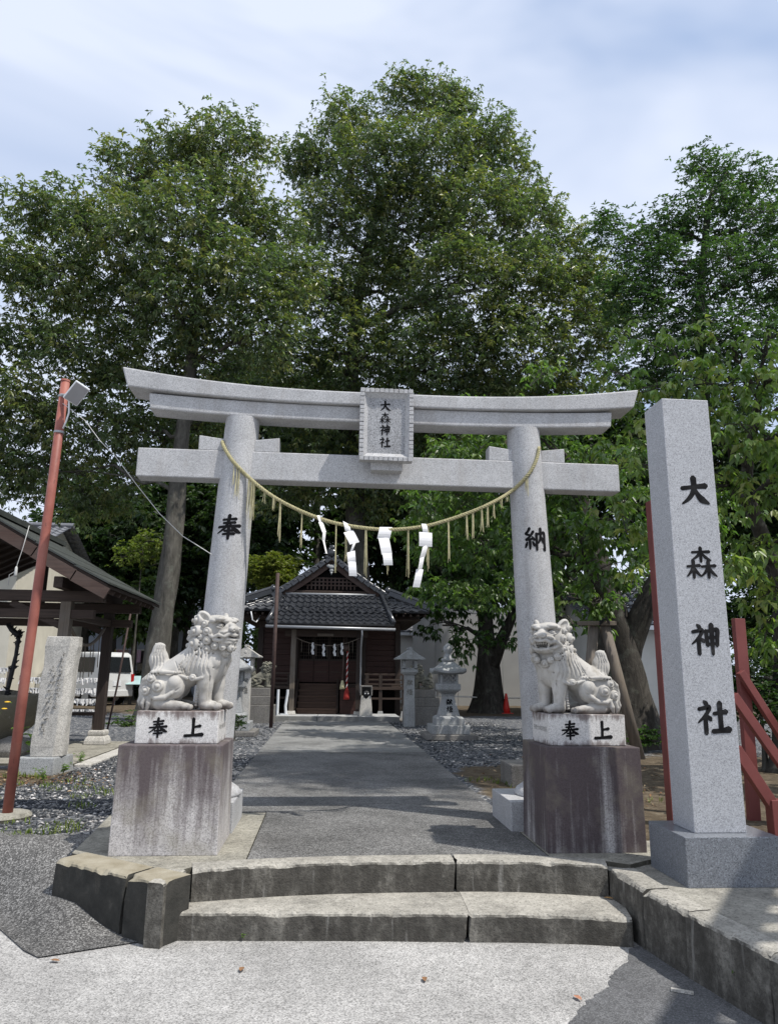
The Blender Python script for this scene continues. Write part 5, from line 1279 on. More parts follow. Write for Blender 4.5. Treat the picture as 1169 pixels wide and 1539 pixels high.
# ---- square post lantern with gabled roof
def post_lantern(loc, label, mat, rz=0.0):
    t = thing('post_lantern', label, 'stone lantern', loc, rz, 'gabled post lanterns before the shrine')
    sh_ = MB().cbox((0, 0, .585), (.25, .25, 1.17), 0, .90).build('shaft', mat, t, bevel=.006)
    m = MB(); m.lathe((0, 0, 1.1705), [(.19, 0), (.25, .05), (.26, .06), (.26, .125)], 4, math.pi/4); m.build('platform', mat, t, bevel=.006)
    m = MB()
    for a, b in ((-1, -1), (1, -1), (1, 1), (-1, 1)): m.cbox((a*.135, b*.135, 1.405), (.07, .07, .218))
    m.box(-.17, .17, -.17, .17, 1.296, 1.325); m.box(-.17, .17, -.17, .17, 1.49, 1.515); m.build('fire_box', mat, t, bevel=.005)
    V = []; n = 8
    for y in (-.33, .33):
        for i in range(n+1):
            x = -.34+.68*i/n; a = abs(x)/.34; V.append((x, y, 1.545+.215*(1-a)**1.15))
        for i in range(n+1):
            x = -.34+.68*i/n; a = abs(x)/.34; V.append((x*.97, y, 1.5155))
    k = n+1; F = []
    for i in range(n):
        F.append((i, i+1, 2*k+i+1, 2*k+i)); F.append((k+i, 3*k+i, 3*k+i+1, k+i+1)); F.append((i, k+i, k+i+1, i+1)); F.append((2*k+i, 2*k+i+1, 3*k+i+1, 3*k+i))
    F.append((0, 2*k, 3*k, k)); F.append((n, k+n, 3*k+n, 2*k+n)); F = [f[::-1] for f in F]
    mesh_obj('roof', V, F, mat, t, bevel=.006)
    m = MB(); m.lathe((0, 0, 0), [(.02, -.335), (.062, -.325), (.062, .325), (.02, .335)], 12); m.v = [(x, z, 1.63+y) for x, y, z in m.v]; m.build('gable_boss', mat, t, smooth=True)
    m = MB(); m.tube([(0, -.34, 1.775), (0, .34, 1.775)], .032, 8); m.build('roof_ridge', mat, t)
    for ch, z in (('献', .99), ('燈', .78)): put_char(ch, .13, flat_place((0, -.125+.0107*z, z)), MT['faint'], sh_, bold=1.1)
    return t
post_lantern((1.94, 17.25, GZ), 'square post lantern with gabled stone roof right of the shrine front', MT['granite_mid'])
post_lantern((-1.84, 17.3, GZ), 'square post lantern with gabled stone roof left of the shrine front', MT['granite_pale'])
# ---- old lion-dogs on stepped bases
def old_base(c, label, w, hs):
    t = thing('stepped_pedestal', label, 'pedestal', c, 0, 'stepped pedestals before the shrine'); z = 0
    for i, (ww, h) in enumerate(zip(w, hs)):
        MB().box(-ww/2, ww/2, -ww*.42, ww*.42, z-.01 if i == 0 else z+.0005, z+h).build('block', MT['granite_old'], t, bevel=.012); z += h
    return z
cR = (2.38, 18.15, GZ); z = old_base(cR, 'stepped dark stone pedestal carrying the mossy right-hand old lion-dog', (.92, .74, .56), (.42, .21, .19))
lion_object('open_far', 'old_lion_dog', 'weathered mossy lion-dog statue right of the shrine behind the lantern', (cR[0], cR[1], GZ+z), True, .88, MT['lion_old'], R(-10))
cL = (-1.60, 18.25, GZ); z = old_base(cL, 'stepped dark stone pedestal carrying the mossy left-hand old lion-dog', (.78, .68, .52), (.42, .21, .19))
lion_object('closed_far', 'old_lion_dog', 'weathered mossy lion-dog statue left of the shrine beside the rusty pole', (cL[0]+.02, cL[1], GZ+z), False, .90, MT['lion_old'], R(10))
# ================================================================== WATER PAVILION (left)
PVO = (-4.76, 11.4, GZ)
pv = thing('water_pavilion', 'dark timber hand-washing pavilion with low gabled roof on four posts', 'pavilion', PVO)
px0, px1, py0, py1 = -5.90, -3.62, 10.45, 12.45
MB(PVO).box(-6.3, -3.16, 9.95, 12.95, GZ-.05, GZ+.035).build('floor_slab', MT['apron'], pv, bevel=.01)
MB(PVO).box(-3.14, -2.94, 9.9, 11.4, GZ-.05, GZ+.03).build('kerb_stone', MT['granite_pale'], pv, bevel=.012); MB(PVO).box(-3.14, -2.94, 11.42, 12.95, GZ-.05, GZ+.032).build('kerb_stone', MT['granite_pale'], pv, bevel=.012)
for x in (px0, px1):
    for y in (py0, py1):
        MB(PVO).lathe((x, y, GZ+.035), [(.24, 0), (.235, .06), (.20, .12), (.165, .13), (.185, .15), (.185, .20), (.165, .22)], 4, math.pi/4).build('post_stone', MT['granite_pale'], pv, bevel=.012)
        MB(PVO).cbox((x, y, (GZ+.255+2.42)/2), (.145, .145, 2.42-GZ-.255)).build('post', MT['wood_grey'] if y == py0 and x == px1 else MT['wood_dark'], pv, bevel=.008)
for y in (py0, py1):
    MB(PVO).box(px0-.35, px1+.38, y-.055, y+.055, 2.19, 2.31).build('tie_beam', MT['wood_dark_x'], pv, bevel=.006)
    MB(PVO).box(px0-.45, px1+.50, y-.075, y+.075, 2.4205, 2.57).build('cross_beam', MT['wood_dark_x'], pv, bevel=.008)
    MB(PVO).cbox(((px0+px1)/2, y, 2.96), (.12, .11, .76)).build('king_post', MT['wood_dark'], pv)
for x in (px0, px1):
    MB(PVO).box(x-.055, x+.055, py0+.056, py1-.056, 2.195, 2.305).build('side_beam', MT['wood_dark_y'], pv, bevel=.006)
    MB(PVO).box(x-.06, x+.06, 10.0, 12.95, 2.5705, 2.72).build('wall_plate', MT['wood_dark_y'], pv, bevel=.006)
# brackets
for y in (py0, py1): MB(PVO).beam((px1-.75, y, 2.40), (px1-.05, y, 2.08), .06, .09).build('brace', MT['wood_dark_x'], pv)
rx = (px0+px1)/2; RIDGE = 3.62; ex = -2.96; ez = 2.62; sl_ = (RIDGE-ez)/(ex-rx)
y0r, y1r = 9.95, 13.05
for sg in (-1, 1):
    xe = rx+sg*(ex-rx)
    # slightly flared roof plane in three boards thick layers
    prof_ = [(0.0, RIDGE), (.45, RIDGE-.46), (.75, RIDGE-.76), (1.0, ez)]
    m = MB(PVO)
    for (ta, za), (tb, zb) in zip(prof_[:-1], prof_[1:]):
        xa, xb = rx+(xe-rx)*ta, rx+(xe-rx)*tb; P = [(xa, y0r, za-.05), (xb, y0r, zb-.05), (xb, y1r, zb-.05), (xa, y1r, za-.05), (xa, y0r, za), (xb, y0r, zb), (xb, y1r, zb), (xa, y1r, za)]
        m.hexa(P if sg > 0 else [P[i] for i in (1, 0, 3, 2, 5, 4, 7, 6)])
    rf = m.build('roof', MT['wood_dark_y'], pv)
    m = MB(PVO)
    for (ta, za), (tb, zb) in zip(prof_[:-1], prof_[1:]):
        xa, xb = rx+(xe-rx)*ta, rx+(xe+sg*.03-rx)*tb; P = [(xa, y0r-.03, za+.003), (xb, y0r-.03, zb+.003), (xb, y1r+.03, zb+.003), (xa, y1r+.03, za+.003), (xa, y0r-.03, za+.028), (xb, y0r-.03, zb+.028), (xb, y1r+.03, zb+.028), (xa, y1r+.03, za+.028)]
        m.hexa(P if sg > 0 else [P[i] for i in (1, 0, 3, 2, 5, 4, 7, 6)])
    m.build('metal_sheet', MT['roof_sheet'], rf)
    for (ta, za), (tb, zb) in zip(prof_[:-1], prof_[1:]):
        MB(PVO).beam((rx+(xe-rx)*ta, y0r-.025, za-.13), (rx+(xe-rx)*(tb+.01), y0r-.025, zb-.13), .045, .15).build('bargeboard', MT['wood_rust'], rf)
    for k in range(10):
        y = y0r+.15+k*.30; MB(PVO).beam((rx+sg*.1, y, RIDGE-.26), (xe-sg*.03, y, ez-.085), .05, .06).build('rafter', MT['wood_dark_x'], rf)
m = MB(PVO); m.box(rx-.09, rx+.09, y0r-.05, y1r+.05, RIDGE+.01, RIDGE+.09); m.build('ridge_cap', MT['roof_sheet'], pv)
m = MB(PVO); m.box(rx-.06, rx+.06, y0r+.05, y1r-.05, RIDGE-.30, RIDGE-.16); m.build('ridge_beam', MT['wood_dark_y'], pv)
# rope hanging between two posts
m = MB((px1, py0, 2.3)); q = [(px1-.02+.0*t, py0+.085+(py1-py0-.17)*t, 2.20-.34*(1-(2*t-1)**2)) for t in np.linspace(0, 1, 15)]; m.tube(q, .024, 8)
hg = thing('pavilion_rope', 'dark sagging straw rope between two posts of the water pavilion', 'rope', (px1, py0, 2.3)); m.build('rope', MT['wood_grey'], hg, smooth=True)
for i in (3, 4, 6, 7, 9, 10, 12):
    x, y, z = q[i]; m = MB((px1, py0, 2.3)); m.tube([(x, y, z), (x+.01, y, z-.5)], .007, 4); m.build('straw_tassel', MT['wood_grey'], hg)
# hanging cable and plug in the gable
m = MB((-4.3, 9.9, 2.9)); c0 = atY(40, 800, 8.66); q = [tuple(atY(x, y, 9.86)) for x, y in ((44, 790), (34, 825), (26, 848), (24, 858), (14, 864), (12, 880))]; m.tube(q, .005, 6); m.lathe((q[3][0], q[3][1], q[3][2]-.08), [(.012, 0), (.022, .03), (.018, .12), (.008, .14)], 8)
o = m.build('hanging_cable', MT['wire'], None, smooth=True); o.location = (-4.3, 9.9, 2.9); tag(o, 'thin hanging cable with a pale plug under the pavilion gable', 'cable')

# basin
c = (-4.78, 11.0, GZ+.035)
t = thing('water_basin', 'large rounded grey-green stone water basin inside the pavilion', 'basin', c)
m = MB(); m.lathe((0, 0, 0), [(.30, 0), (.40, .10), (.36, .20), (.52, .36), (.66, .58), (.70, .78), (.68, .83), (.60, .82), (.56, .72), (.40, .66), (.05, .64)], 26, 0, 1.25, .8)
r_ = np.random.default_rng(2); m.v = [tuple(np.array(v)*(1+.03*math.sin(v[0]*7+v[2]*5)*math.cos(v[1]*6))) for v in m.v]; m.build('bowl', MT['basin'], t, smooth=True)
m = MB(); m.lathe((0, 0, .70), [(.56, 0), (.56, .004)], 26, 0, 1.22, .78); m.build('water', MT['glass'], t)
m = MB(); m.lathe((.55, -.25, 0), [(.20, -.03), (.26, .08), (.22, .20), (.08, .26)], 9); m.lathe((.15, -.42, 0), [(.22, -.03), (.26, .1), (.2, .22), (.06, .27)], 8); m.lathe((-.3, -.35, 0), [(.24, -.03), (.27, .1), (.2, .2), (.06, .25)], 8); m.build('rock', MT['granite_old'], t, bevel=.02)
# spout: a dark dragon-like branch over the basin
m = MB(); base = np.array(c)
P = [np.array(atY(x, y, 11.0))-base for x, y in ((8, 1055), (12, 1035), (18, 1010), (24, 985), (27, 965), (30, 950))]
m.tube(P, [.035, .03, .034, .028, .03, .024], 8); rr_ = random.Random(3)
for k in range(60):
    i = rr_.randrange(len(P)-1); p = P[i]+(P[i+1]-P[i])*rr_.random(); d = np.array([rr_.uniform(-1, 1), rr_.uniform(-1, 1), rr_.uniform(-.3, .8)]); m.tube([p, p+d*.06], [.022, .006], 5)
hd = [np.array(atY(x, y, 11.0))-base for x, y in ((31, 958), (24, 952), (17, 946), (10, 938))]; m.tube(hd, [.026, .042, .036, .018], 8)
for k in range(26):
    i = rr_.randrange(3); p = hd[i]+(hd[i+1]-hd[i])*rr_.random(); d = np.array([rr_.uniform(-.6, .6), rr_.uniform(-1, 1), rr_.uniform(-1, 1)]); m.tube([p, p+d*.09], [.024, .004], 5)
m.build('dragon_spout', MT['black'], t, smooth=True)

# ================================================================== INSCRIBED STONE
c = (-3.28, 9.30, GZ)
t = thing('inscribed_stone', 'leaning pale stone monument with worn carved columns of writing', 'stone monument', c)
m = MB(); m.hexa([(-.30, -.17, -.03), (.17, -.19, -.03), (.24, .30, -.03), (-.30, .32, -.03), (-.28, -.15, .19), (.155, -.17, .19), (.22, .29, .19), (-.28, .30, .19)]); m.build('base_block', MT['granite_mid'], t, bevel=.012)
m = MB(); n = 12; V = []
ro_ = np.random.default_rng(6)
for k in range(n+1):
    z = .1905+1.40*k/n; tx = .055*k/n; w = .145+.006*math.sin(k*1.3); d_ = .0
    for (x, y) in ((-w-.02, -.08), (w-.035, -.10), (w+.045, -.03), (w+.05, .12), (-w, .13)): V.append((x+tx+ro_.normal(0, .004), y+ro_.normal(0, .004), z))
F = [(i*5+k, i*5+(k+1) % 5, (i+1)*5+(k+1) % 5, (i+1)*5+k) for i in range(n) for k in range(5)]+[(4, 3, 2, 1, 0), tuple(n*5+k for k in range(5))]
sb = mesh_obj('slab', V, F, MT['granite_pale'], t, bevel=.008)
# worn strokes, no longer readable
rs = random.Random(12); m = MB()
for colx, z0, z1, sz in ((-.035, .40, 1.20, .07), (.055, .75, 1.38, .045)):
    z = z1
    while z > z0:
        for _ in range(5):
            x = colx+rs.uniform(-sz/2, sz/2); zz = z+rs.uniform(-sz/2, sz/2); a = rs.choice((0, 1.57, .7, -.7)); l = sz*rs.uniform(.15, .35); tx = .055*(zz-.19)/1.4
            yy = -.0905-(x+.165)*.062-.003
            m.beam((x+tx-math.cos(a)*l/2, yy, zz-math.sin(a)*l/2), (x+tx+math.cos(a)*l/2, yy-.0005, zz+math.sin(a)*l/2), .006, .008, (0, -1, 0))
        z -= sz*1.15
m.build('worn_carving', MT['faint'], sb)

# ================================================================== RACKS OF PAPER FORTUNES, bench, pipe under the pavilion
def fortune_rack(c, w, rows, label, rz=0.0, seed=1):
    t = thing('fortune_rack', label, 'rack', c, rz, 'racks of tied paper fortunes'); r = np.random.default_rng(seed); h = rows*.17+.35
    for x in (-w/2, w/2): MB().box(x-.02, x+.02, -.02, .02, -.02, h+.05).build('upright', MT['wood_grey'], t)
    for k in range(rows):
        z = h-k*.19; m = MB(); m.tube([(-w/2, 0, z), (w/2, 0, z)], .008, 5); wr = m.build('wire', MT['grey_metal'], t)
        n = int(w/.014); V = []; F = []
        for i in range(n):
            x = -w/2+.02+(w-.04)*i/n+r.normal(0, .004); a = r.uniform(-.9, .9); L = r.uniform(.05, .11); wd = .013; y = r.uniform(-.03, .03); b = len(V); dx = r.normal(0, .02)
            V += [(x-wd*math.cos(a), y-wd*math.sin(a), z+.015), (x+wd*math.cos(a), y+wd*math.sin(a), z+.02), (x+dx+wd*math.cos(a), y-.02, z-L), (x+dx-wd*math.cos(a), y-.02+r.normal(0, .01), z-L)]; F.append((b, b+1, b+2, b+3))
        mesh_obj('paper_strips', V, F, MT['paper_old'], wr, kind='stuff')
    return t
fortune_rack((-4.9, 14.3, GZ), 1.5, 4, 'wire rack thick with grey paper strips behind the inscribed stone', 0, 4)
fortune_rack((-6.7, 14.6, GZ), 1.4, 5, 'wire rack of paper strips behind the water basin', 0, 5)
c = (-4.05, 13.15, GZ+.0); t = thing('wooden_bench', 'low grey wooden bench beside the pavilion post', 'bench', c)
MB().box(-.62, .30, -.16, .16, .44, .49).build('seat', MT['wood_dark_x'], t, bevel=.006)
for x in (-.5, .18):
    for y in (-.1, .1): MB().box(x-.035, x+.035, y-.03, y+.03, -.01, .4395).build('leg', MT['wood_grey'], t)
p = atZ(159, 1106, GZ+.03); m = MB((p[0], p[1], GZ)); m.tube([(p[0], p[1], GZ), (p[0]+.12, p[1], 1.2), (p[0]+.25, p[1], 2.6)], .018, 8); o = m.build('standpipe', MT['rust'], None, smooth=True); o.location = (p[0], p[1], GZ); tag(o, 'thin slanting grey pipe beside the rear pavilion post', 'pipe')

# ================================================================== RED STEEL BANNER FRAME behind the name pillar
def red_frame(c, label, H, rz=0.0, brace=True):
    t = thing('banner_pole_stand', label, 'steel frame', c, rz, 'red steel banner stands')
    for x in (-.045, .045):
        MB().box(x-.028, x+.028, -.05, .05, -.05, H).build('post', MT['red_steel'], t, bevel=.004)
    for z in (.5, 1.6): MB().box(-.016, .016, -.045, .045, z, z+.1).build('spacer', MT['red_steel'], t)
    return t
red_frame((2.93, 6.15, GZ), 'pair of upright red steel channels right behind the granite name pillar', 2.75)
c = (3.50, 5.86, GZ); t = thing('braced_banner_stand', 'red steel banner stand with slanting braces right of the name pillar', 'steel frame', c)
m = lambda a, b, w=.07, h=.075: MB(c).beam(a, b, w, h, (0, 1, 0))
A = lambda px, py, Y: tuple(atY(px, py, Y))
m(A(1109, 930, 6.35), A(1128, 1160, 6.35), .10, .06).build('post', MT['red_steel'], t, bevel=.004)
m((atY(1128, 1160, 6.35)[0], 6.35, atY(1128, 1160, 6.35)[2]), (atY(1131, 1215, 6.35)[0], 6.35, GZ-.02), .10, .06).build('post_foot', MT['red_steel'], t, bevel=.004)
m(A(1112, 1010, 6.28), A(1185, 1125, 6.28), .062, .06).build('brace', MT['red_steel'], t, bevel=.004)
m(A(1101, 1045, 6.0), A(1182, 1160, 6.0), .075, .06).build('brace', MT['red_steel'], t, bevel=.004)
m(A(1104, 1125, 5.72), A(1168, 1222, 5.72), .085, .07).build('brace', MT['red_steel'], t, bevel=.004)
p = atY(1165, 1214, 5.72); MB(c).box(p[0]-.055, p[0]+.055, 5.67, 5.77, GZ-.03, p[2]+.06).build('short_post', MT['red_steel'], t, bevel=.005)
# granite post at the right edge and the low stone fence that goes on from it beside the pavement
MB((3.98, 6.05, GZ)).cbox((3.98, 6.05, GZ+.46), (.17, .17, .94)).build('stone_fence_post', MT['granite_new'], None, bevel=.01).location = (3.98, 6.05, GZ)
tag(bpy.data.objects['stone_fence_post'], 'single square granite post at the edge of the grounds beyond the red braces', 'post')
# unseen trellis added so its slats throw bars of shade on the slab
TRZ = 4.9; sh_dx = math.sin(SUN_A)/math.tan(SUN_E); sh_dy = math.cos(SUN_A)/math.tan(SUN_E)
up_ = lambda px, py: (atZ(px, py, .30)[0]+(TRZ-.30)*sh_dx, atZ(px, py, .30)[1]-(TRZ-.30)*sh_dy)
rowsY = [up_(1150, y)[1] for y in (1337, 1350, 1362, 1374.5, 1389, 1402, 1420, 1439)]      # far edge .. near edge of each lit bar
eA, eB = np.array(up_(1141, 1343)), np.array(up_(1105, 1432)); xe = lambda y: eB[0]+(eA[0]-eB[0])*(y-eB[1])/(eA[1]-eB[1])
tro = (6.2, 1.6, .30); tr_ = thing('added_shade_trellis', 'added unseen slatted trellis placed to shade the pavement slab', 'trellis', tro)
bars = [(rowsY[0], rowsY[0]+.36), (rowsY[2], rowsY[1]), (rowsY[4], rowsY[3]), (rowsY[6], rowsY[5])]; yb = rowsY[7]
while yb > rowsY[7]-1.3: bars.append((yb-.17, yb)); yb -= .26
for y0_, y1_ in bars: MB(tro).hexa([(xe(y0_), y0_, TRZ), (8.2, y0_, TRZ), (8.2, y1_, TRZ), (xe(y1_), y1_, TRZ), (xe(y0_), y0_, TRZ+.03), (8.2, y0_, TRZ+.03), (8.2, y1_, TRZ+.03), (xe(y1_), y1_, TRZ+.03)]).build('slat', MT['wood_grey'], tr_)
yA, yB = bars[0][1], bars[-1][0]
MB(tro).hexa([(xe(yB)-.20, yB, TRZ-.14), (xe(yB)+.0, yB, TRZ-.14), (xe(yA), yA, TRZ-.14), (xe(yA)-.20, yA, TRZ-.14), (xe(yB)-.20, yB, TRZ-.002), (xe(yB), yB, TRZ-.002), (xe(yA), yA, TRZ-.002), (xe(yA)-.20, yA, TRZ-.002)]).build('edge_beam', MT['wood_grey'], tr_)
MB(tro).box(7.9, 8.05, yB, yA, TRZ-.14, TRZ-.002).build('edge_beam', MT['wood_grey'], tr_)
for x, y in ((xe(yA-.1)-.10, yA-.1), (xe(yB+.1)-.10, yB+.1), (7.97, yA-.1), (7.97, yB+.1)): MB(tro).box(x-.06, x+.06, y-.06, y+.06, -.01, TRZ-.142).build('post', MT['wood_grey'], tr_)

# ================================================================== VAN, HOUSES, SMALL THINGS FAR BACK
def van(c, rz, label):
    t = thing('parked_van', label, 'van', c, rz); L, W = 3.4, 1.48
    # profile (x forward, z): boxy minivan seen from behind
    prof_ = [(-1.70, .28), (-1.70, .85), (-1.66, 1.15), (-1.55, 1.72), (-1.40, 1.80), (.75, 1.80), (1.05, 1.68), (1.42, 1.12), (1.66, .98), (1.70, .55), (1.66, .28)]
    n = len(prof_); V = [(x, -W/2*(1 if z < 1.2 else .93), z) for x, z in prof_]+[(x, W/2*(1 if z < 1.2 else .93), z) for x, z in prof_]
    F = [tuple(range(n)), tuple(range(2*n-1, n-1, -1))]+[(i, n+i, n+(i+1) % n, (i+1) % n) for i in range(n)]
    mesh_obj('body', V, F, MT['car'], t, bevel=.07, seg=3)
    MB().hexa([(-1.715, -.58, 1.12), (-1.69, .58, 1.12), (-1.66, .58, 1.12), (-1.66, -.58, 1.12), (-1.60, -.54, 1.64), (-1.60, .54, 1.64), (-1.55, .54, 1.64), (-1.55, -.54, 1.64)]).build('rear_window', MT['glass'], t, bevel=.01)
    for sg in (-1, 1):
        MB().box(-1.35, -.45, sg*.735-.012, sg*.735+.012, 1.12, 1.62).build('side_window', MT['glass'], t); MB().box(-.38, .55, sg*.735-.012, sg*.735+.012, 1.12, 1.62).build('side_window', MT['glass'], t)
        MB().box(-1.712, -1.66, sg*.66-.06, sg*.66+.06, .80, 1.06).build('tail_lamp', MT['lamp_red'], t)
        for x in (-1.05, 1.08):
            w_ = MB(); w_.lathe((0, 0, 0), [(.12, -.085), (.27, -.085), (.29, -.05), (.29, .05), (.27, .085), (.12, .085)], 20); w_.v = [(x+a, sg*.66+z, .29+b) for a, b, z in w_.v]; wh = w_.build('wheel', MT['tyre'], t)
            w_ = MB(); w_.lathe((0, 0, 0), [(.03, -.09), (.17, -.088), (.17, .088), (.03, .09)], 14); w_.v = [(x+a, sg*.66+z, .29+b) for a, b, z in w_.v]; w_.build('rim', MT['grey_metal'], wh)
    MB().box(-1.735, -1.69, -.70, .70, .30, .52).build('bumper', MT['car'], t, bevel=.02)
    MB().box(-1.722, -1.69, -.17, .17, .66, .82).build('number_plate', MT['white_paint'], t)
    return t
van((-8.6, 27.3, GZ), R(146), 'white minivan parked beyond the pavilion, seen from behind')
def house(name, label, x0, x1, y0, y1, wh, rh, wallm, roofm, ridge_x=True, windows=(), over=.45, zg=GZ, rz=0):
    c = ((x0+x1)/2, (y0+y1)/2, zg); t = thing(name, label, 'house', c, rz); hx, hy = (x1-x0)/2, (y1-y0)/2
    MB().box(-hx, hx, -hy, hy, -.05, wh).build('wall', wallm, t)
    if ridge_x:
        for sg in (-1, 1):
            a, b, cc, d = (-hx-over, sg*(hy+over), wh-.12), (hx+over, sg*(hy+over), wh-.12), (hx+over, 0, wh+rh), (-hx-over, 0, wh+rh)
            rf = tile_slope('roof', *((a, b, cc, d) if sg < 0 else (b, a, d, cc)), int(hy/.28)+2, int((x1-x0+2*over)/.30), roofm, t, .035, .03); rf['kind'] = ''
            del rf['kind']
        for sx in (-1, 1): mesh_obj('gable', [(sx*hx, -hy, wh), (sx*hx, hy, wh), (sx*hx, 0, wh+rh*.93)], [(0, 1, 2)], wallm, t)
        m = MB(); m.tube([(-hx-over, 0, wh+rh+.05), (hx+over, 0, wh+rh+.05)], .11, 8); m.build('ridge', roofm, t)
        MB().box(-hx-over, hx+over, -hy-over-.02, -hy-over+.04, wh-.26, wh-.14).build('eave_board', MT['white_paint'], t)
    else:
        for sg in (-1, 1):
            a, b, cc, d = (sg*(hx+over), -hy-over, wh-.12), (sg*(hx+over), hy+over, wh-.12), (0, hy+over, wh+rh), (0, -hy-over, wh+rh)
            rf = tile_slope('roof', *((a, b, cc, d) if sg > 0 else (b, a, d, cc)), int(hx/.28)+2, int((y1-y0+2*over)/.30), roofm, t, .035, .03); del rf['kind']
        for sy in (-1, 1): mesh_obj('gable', [(-hx, sy*hy, wh), (hx, sy*hy, wh), (0, sy*hy, wh+rh*.93)], [(0, 1, 2)], wallm, t)
        m = MB(); m.tube([(0, -hy-over, wh+rh+.05), (0, hy+over, wh+rh+.05)], .11, 8); m.build('ridge', roofm, t)
    for (a, b, z0, z1) in windows:
        f_ = MB().box(a, b, -hy-.06, -hy+.02, z0, z1).build('window', MT['grey_metal'], t); MB().box(a+.06, (a+b)/2-.02, -hy-.07, -hy-.055, z0+.06, z1-.06).build('pane', MT['glass'], f_); MB().box((a+b)/2+.02, b-.06, -hy-.072, -hy-.055, z0+.06, z1-.06).build('pane', MT['glass'], f_)
    return t
house('house', 'cream two-storey house behind the water pavilion', -16.2, -10.4, 25, 32, 5.0, 1.6, MT['plaster_cream'], MT['tile_far'], True, ((.3, 2.1, .9, 2.3), (-2.2, -.6, .9, 2.3), (.4, 2.0, 3.2, 4.3)))
house('house', 'low house with grey tiled roof far behind the pavilion posts', -15.5, -8.4, 38, 46, 3.9, 2.1, MT['blue_grey'], MT['tile_far'], True, ((-1.5, .3, .8, 2.2), (1.2, 2.8, .8, 2.2)))
house('house', 'blue-grey house with laundry in front, left of the big trunk', -10.0, -5.6, 36, 43, 3.6, 1.8, MT['blue_grey'], MT['tile_far'], True, ((-1.2, .5, .9, 2.2),))
house('house', 'white walled house with black tiled roof beyond the cherry trunk', 7.6, 10.9, 20.4, 26, 2.75, 1.5, MT['plaster'], MT['tile'], True, ())
house('house', 'pale house with shining grey tiles behind the shrine on the right', 2.9, 6.6, 30.5, 36, 3.0, 1.5, MT['plaster'], MT['tile_far'], True, ((-1.2, .2, .9, 2.2),))
# long pale panelled wall behind the second cherry tree
wl_o = thing('panel_wall', 'long pale panelled building wall behind the cherry trees', 'wall', (8.0, 29.0, GZ))
for k in range(13): MB().box(-4.6+k*.9, -4.6+k*.9+.893, -.05, .05, -.05, 3.6).build('panel', MT['panel'], wl_o, bevel=.008)
MB().box(-4.65, 7.2, -.06, .9, 3.605, 3.75).build('coping', MT['grey_metal'], wl_o)
# laundry on a pole
lx = thing('laundry_line', 'row of pastel towels hung on a pole before the blue-grey house', 'laundry', (-7.4, 34.0, 2.9))
ends = [atY(x, 977, 34.0) for x in (166, 214)]; zl = ends[0][2]+.02; m = MB((-7.4, 34.0, 2.9)); m.tube([(ends[0][0]-.4, 34, zl), (ends[1][0]+.4, 34, zl)], .03, 6)
for x in (ends[0][0]-.4, ends[1][0]+.4): m.tube([(x, 34, GZ), (x, 34, zl+.1)], .035, 6)
m.build('pole', MT['white_paint'], lx)
for k, cl in enumerate(((.62, .50, .16), (.66, .36, .40), (.42, .33, .28), (.46, .40, .50), (.68, .50, .62))):
    a = ends[0][0]+(ends[1][0]-ends[0][0])*(k+.02)/5; b = a+.245; h_ = (.58, .56, .55, .68, .56)[k]; V = []; n = 6
    for i in range(n+1): x = a+(b-a)*i/n; yy = 33.97+.03*math.sin(i*2.1+k); V += [(x, yy, zl), (x, yy-.02, zl-h_)]
    mesh_obj('towel', [tuple(np.array(v)-np.array((-7.4, 34, 2.9))) for v in V], [(2*i, 2*i+1, 2*i+3, 2*i+2) for i in range(n)], plain('towel_cloth', cl, .9, .08, 3, .1, bump=0), lx)
# pale awning
p = atY(200, 1025, 27.0); c = (p[0], 27.0, GZ); t = thing('awning', 'pale green sheet awning on thin legs behind the trunk', 'awning', c)
za, zb = atY(200, 1017, 27)[2]-GZ, atY(200, 1029, 27)[2]-GZ
MB().hexa([(-.55, -.35, zb), (.45, -.35, zb), (.55, .5, za), (-.45, .5, za), (-.55, -.35, zb+.02), (.45, -.35, zb+.02), (.55, .5, za+.02), (-.45, .5, za+.02)]).build('sheet', MT['awning'], t)
for x, y, z in ((-.5, -.3, zb), (.4, -.3, zb), (-.4, .45, za), (.5, .45, za)): MB().box(x-.02, x+.02, y-.02, y+.02, -.02, z).build('leg', MT['grey_metal'], t)
# traffic cone with striped bar beside the second cherry tree
p = atZ(761, 1073, GZ); t = thing('traffic_cone', 'small red traffic cone at the foot of the pale wall', 'cone', (p[0], p[1], GZ)); MB().lathe((0, 0, 0), [(.13, .03), (.10, .18), (.05, .5), (.03, .62)], 16).build('cone_body', MT['cone'], t, smooth=True); MB().box(-.18, .18, -.18, .18, -.005, .0295).build('cone_foot', MT['cone'], t, bevel=.01)
m = MB((p[0], p[1]+.3, GZ)); q = [(p[0]-2.2, p[1]+.3, .82), (p[0], p[1]+.3, .76), (p[0]+1.6, p[1]+.3, .80)]; m.tube(q, .022, 6)
for x in (q[0][0], q[2][0]): m.box(x-.03, x+.03, p[1]+.27, p[1]+.33, GZ-.03, .95)
o = m.build('barrier_rope', MT['cloth_white'], None); o.location = (p[0], p[1]+.3, GZ); tag(o, 'white barrier rope on stakes behind the red cone', 'rope')
